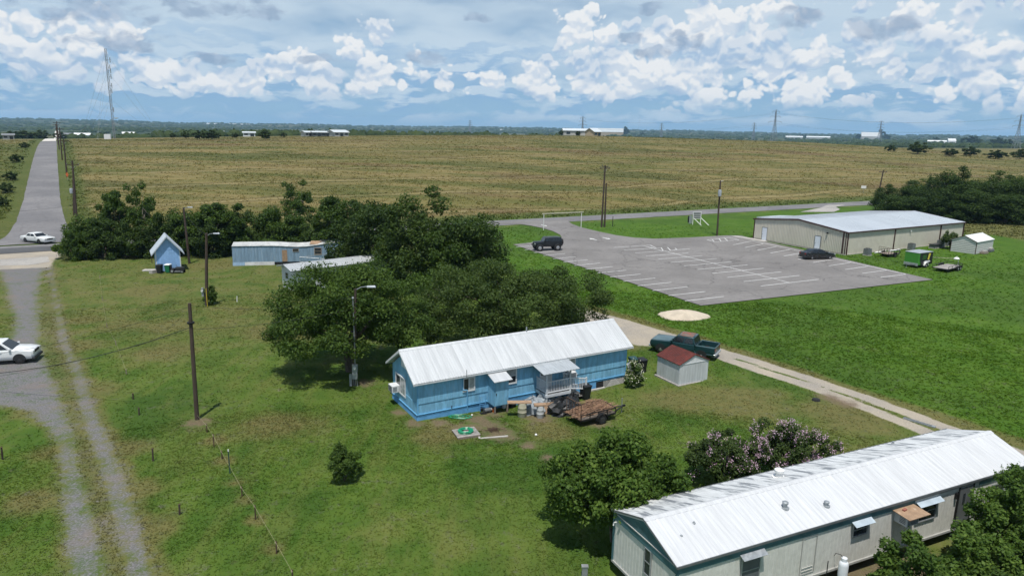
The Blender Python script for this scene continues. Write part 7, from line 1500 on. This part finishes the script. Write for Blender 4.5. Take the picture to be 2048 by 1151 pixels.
def far_things():
    # guyed mast
    b = at(229, 278); H = top_z(b, 214, 98) - b.z; t = thing('radio_mast', 'tall guyed radio mast rising above the left horizon', 'radio mast', b, .4); wdt = .55; m = MB()
    pts = [(wdt * math.cos(a), wdt * math.sin(a)) for a in (0, 2.094, 4.189)]
    for x, y in pts: m.tube([(x, y, 0), (x, y, H)], .13, 4)
    m.build('legs', 'steel_lattice', t); m = MB(); n = int(H / 2.2)
    for i in range(n):
        z0, z1 = H * i / n, H * (i + 1) / n
        for k in range(3): a, b_ = pts[k], pts[(k + 1) % 3]; m.tube([(*a, z0), (*b_, z1)], .07, 3); m.tube([(*a, z1), (*b_, z1)], .07, 3)
    m.build('bracing', 'steel_lattice', t)
    for i, (k, l) in enumerate(((.88, 1.6), (.80, 1.2), (.76, 1.4), (.70, 1.3), (.60, 1.2), (.54, 1.0), (.33, .9))): m = MB(); m.tube([(0, 0, k * H), (l, 0, k * H)], .12, 4); m.box(l - .1, l + .25, -.2, .2, k * H - 1.2, k * H + 1.2); m.build('antenna', 'steel_lattice', t)
    MB().lathe([(.1, 0), (1.2, .25), (1.3, .5), (.2, .55)], 12, (1.8, -1., .23 * H)).build('dish', 'far_white', t)
    for k in (.45, .75, .97):
        for a in (0.3, 2.394, 4.489): MB().tube([(0, 0, k * H), (math.cos(a) * H * .55, math.sin(a) * H * .55, -2.)], .035, 3).build('guy_wire', 'steel_lattice', t)
    MB().box(-4.5, -1.5, -2, 2, -1, 2.4).build('equipment_hut', 'far_white', t)
    W1 = lattice('lattice_tower', 'largest lattice power tower in the middle right of the horizon', 1549, 1100, 218, 0); W2 = lattice('lattice_tower', 'lattice power tower at the right picture edge', 2038, 1000, 228, 0); W3 = lattice('lattice_tower', 'lattice power tower above the hilltop barn', 1165, 1700, 232, 0)
    for u, dd, v, lb in ((940, 3000, 240, 'faint lattice tower left of the hilltop barn'), (1323, 2600, 246, 'faint lattice tower right of the wind pump'), (1508, 2700, 245, 'faint lattice tower left of the largest tower'), (1761, 2500, 241, 'faint lattice tower above the far barn')): lattice('lattice_tower', lb, u, dd, v, 0)
    for i in range(4):
        nm = ('lowest', 'second', 'third', 'topmost')[i]; wire('%s high-voltage line from the hilltop tower to the largest tower' % nm, [W3[i], W1[i]], .055, 12.); wire('%s high-voltage line from the largest tower to the right edge tower' % nm, [W1[i], W2[i]], .055, 10.)
    # wind pump on the hill
    b = at(1277, 272); H = top_z(b, 1276, 231) - b.z; t = thing('wind_pump', 'slim wind pump mast right of the hilltop house', 'windmill', b); m = MB()
    for a in (.4, 2.5, 4.6): m.tube([(1.1 * math.cos(a), 1.1 * math.sin(a), -.3), (.15 * math.cos(a), .15 * math.sin(a), H)], .07, 4)
    for k in (.2, .4, .6, .8): w = 1.1 - .95 * k; m.tube([(w * math.cos(a), w * math.sin(a), k * H) for a in (.4, 2.5, 4.6, .4)], .05, 4)
    m.build('mast', 'steel_lattice', t); wh = MB()
    for i in range(12): a = i * math.pi / 6; wh.hexa([(math.cos(a) * .3, -.3, H + math.sin(a) * .3), (math.cos(a + .1) * 1.2, -.25, H + math.sin(a + .1) * 1.2), (math.cos(a + .32) * 1.2, -.35, H + math.sin(a + .32) * 1.2), (math.cos(a + .2) * .3, -.3, H + math.sin(a + .2) * .3)] + [(math.cos(a) * .3, -.27, H + math.sin(a) * .3), (math.cos(a + .1) * 1.2, -.22, H + math.sin(a + .1) * 1.2), (math.cos(a + .32) * 1.2, -.32, H + math.sin(a + .32) * 1.2), (math.cos(a + .2) * .3, -.27, H + math.sin(a + .2) * .3)])
    wh.build('wheel', 'steel_lattice', t); MB().box(-.03, .03, .2, 1.9, H - .4, H + .5).build('tail_vane', 'steel_lattice', t)
    # buildings
    far_house('hilltop_barn', 'long white metal barn on the hilltop crest', 'barn', 1127, 1184, 271, 261.5, 257.5, 12, 'far_wall', 'far_roof', None, .1, 3)
    far_house('hilltop_house', 'tan stone ranch house with grey roof on the hilltop', 'house', 1190, 1246, 272, 264, 256.5, 10, 'stone_tan', 'far_roof', None, -.05, 5); far_house('hilltop_garage', 'tan gabled wing at the left of the hilltop ranch house', 'house', 1184, 1206, 272.5, 264, 256.8, 7, 'stone_tan', 'far_roof', None, .9, 2)
    far_house('farm_barn', 'grey open-fronted barn on the left centre horizon', 'barn', 669, 698, 273, 267, 260.5, 14, 'far_wall', 'far_roof', None, .3, 3); far_house('farm_shed', 'long blue-grey farm shed left of the open barn', 'barn', 626, 660, 273, 269, 264.8, 9, 'condenser_grey', 'far_roof', None, .1, 4); far_house('farm_house', 'pale farm house at the left end of the long shed', 'house', 611, 630, 273, 268, 262.5, 9, 'far_wall', 'far_roof', None, .3, 3)
    far_house('white_shed', 'plain white shed on the field edge left of centre', 'shed', 487, 510, 273, 268, 266, 8, 'far_white', 'far_roof', None, 0, 2); far_house('white_barn', 'bright white box-shaped barn near the radio mast', 'barn', 247, 271, 275, 268, 264, 9, 'far_white', 'far_white', None, .1, 2)
    far_house('white_farm', 'white farm building left of the radio mast', 'barn', 152, 180, 276.5, 270, 266, 9, 'far_white', 'far_white', None, .1, 3); far_house('grey_farm', 'grey farm house at far left between trees', 'house', 128, 150, 275, 270, 266, 9, 'far_wall', 'far_roof_dark', None, .1, 2); far_house('grey_cottage', 'low grey house at the left picture edge', 'house', 8, 27, 279, 272, 268, 8, 'far_wall', 'far_roof_dark', None, 0, 2)
    far_house('white_barn', 'white-roofed barn with blue gable far right', 'barn', 1722, 1760, 279, 273, 264.5, 12, 'far_wall', 'far_white', None, .5, 3); far_house('long_shed', 'long low shed on the right horizon', 'barn', 1572, 1604, 278, 274, 272, 8, 'far_wall', 'far_roof', None, 0, 4); far_house('long_shed', 'second long low shed right of the first on the horizon', 'barn', 1614, 1658, 279, 274.5, 272.5, 8, 'far_wall', 'far_roof', None, 0, 5)
    far_house('white_barn', 'low white barn row at the far right', 'barn', 1857, 1890, 287, 283, 280.5, 9, 'far_white', 'far_white', None, .0, 3); far_house('white_barn', 'small steep white barn right of the low white row', 'barn', 1896, 1912, 287, 282, 277, 8, 'far_white', 'far_white', None, .6, 2)
    for i, (u0, u1, d, ve, vr) in enumerate(((308, 322, 1500, 258.6, 256.6), (434, 448, 1900, 258, 256.2), (415, 440, 5600, 247.6, 246.2), (452, 474, 5600, 248.2, 246.8), (482, 500, 5700, 248.6, 247.4), (1000, 1008, 5000, 256, 254.6), (780, 786, 3200, 256, 254.6))):
        far_house('distant_building', ['tiny pale roof above the clump of trees on the left plain', 'second tiny pale roof on the left plain', 'leftmost pale block of the distant town', 'middle pale block of the distant town', 'rightmost pale block of the distant town', 'speck of a white roof on the central plain', 'white speck of a building left of centre'][i], 'building', u0, u1, 258, ve, vr, 14, 'far_white', 'far_white', d, 0, 2)
far_things()

# ------------------------------------------------------------------ haze
def haze():
    m = bpy.data.materials.new('haze'); m.use_nodes = True; t = NT(m.node_tree); t.n.clear(); out = t.new('ShaderNodeOutputMaterial'); v = t.new('ShaderNodeVolumePrincipled')
    v.inputs['Color'].default_value = (.42, .70, 1., 1); v.inputs['Density'].default_value = 7.5e-5; v.inputs['Anisotropy'].default_value = .0; t.l.new(v.outputs[0], out.inputs['Volume']); MATS['haze'] = m
    o = MB().box(-11000, 11000, -400, 10800, -75, 140).build('haze', 'haze', None); stuff(o); o['label'] = 'thin blue summer haze over the plain'
haze()
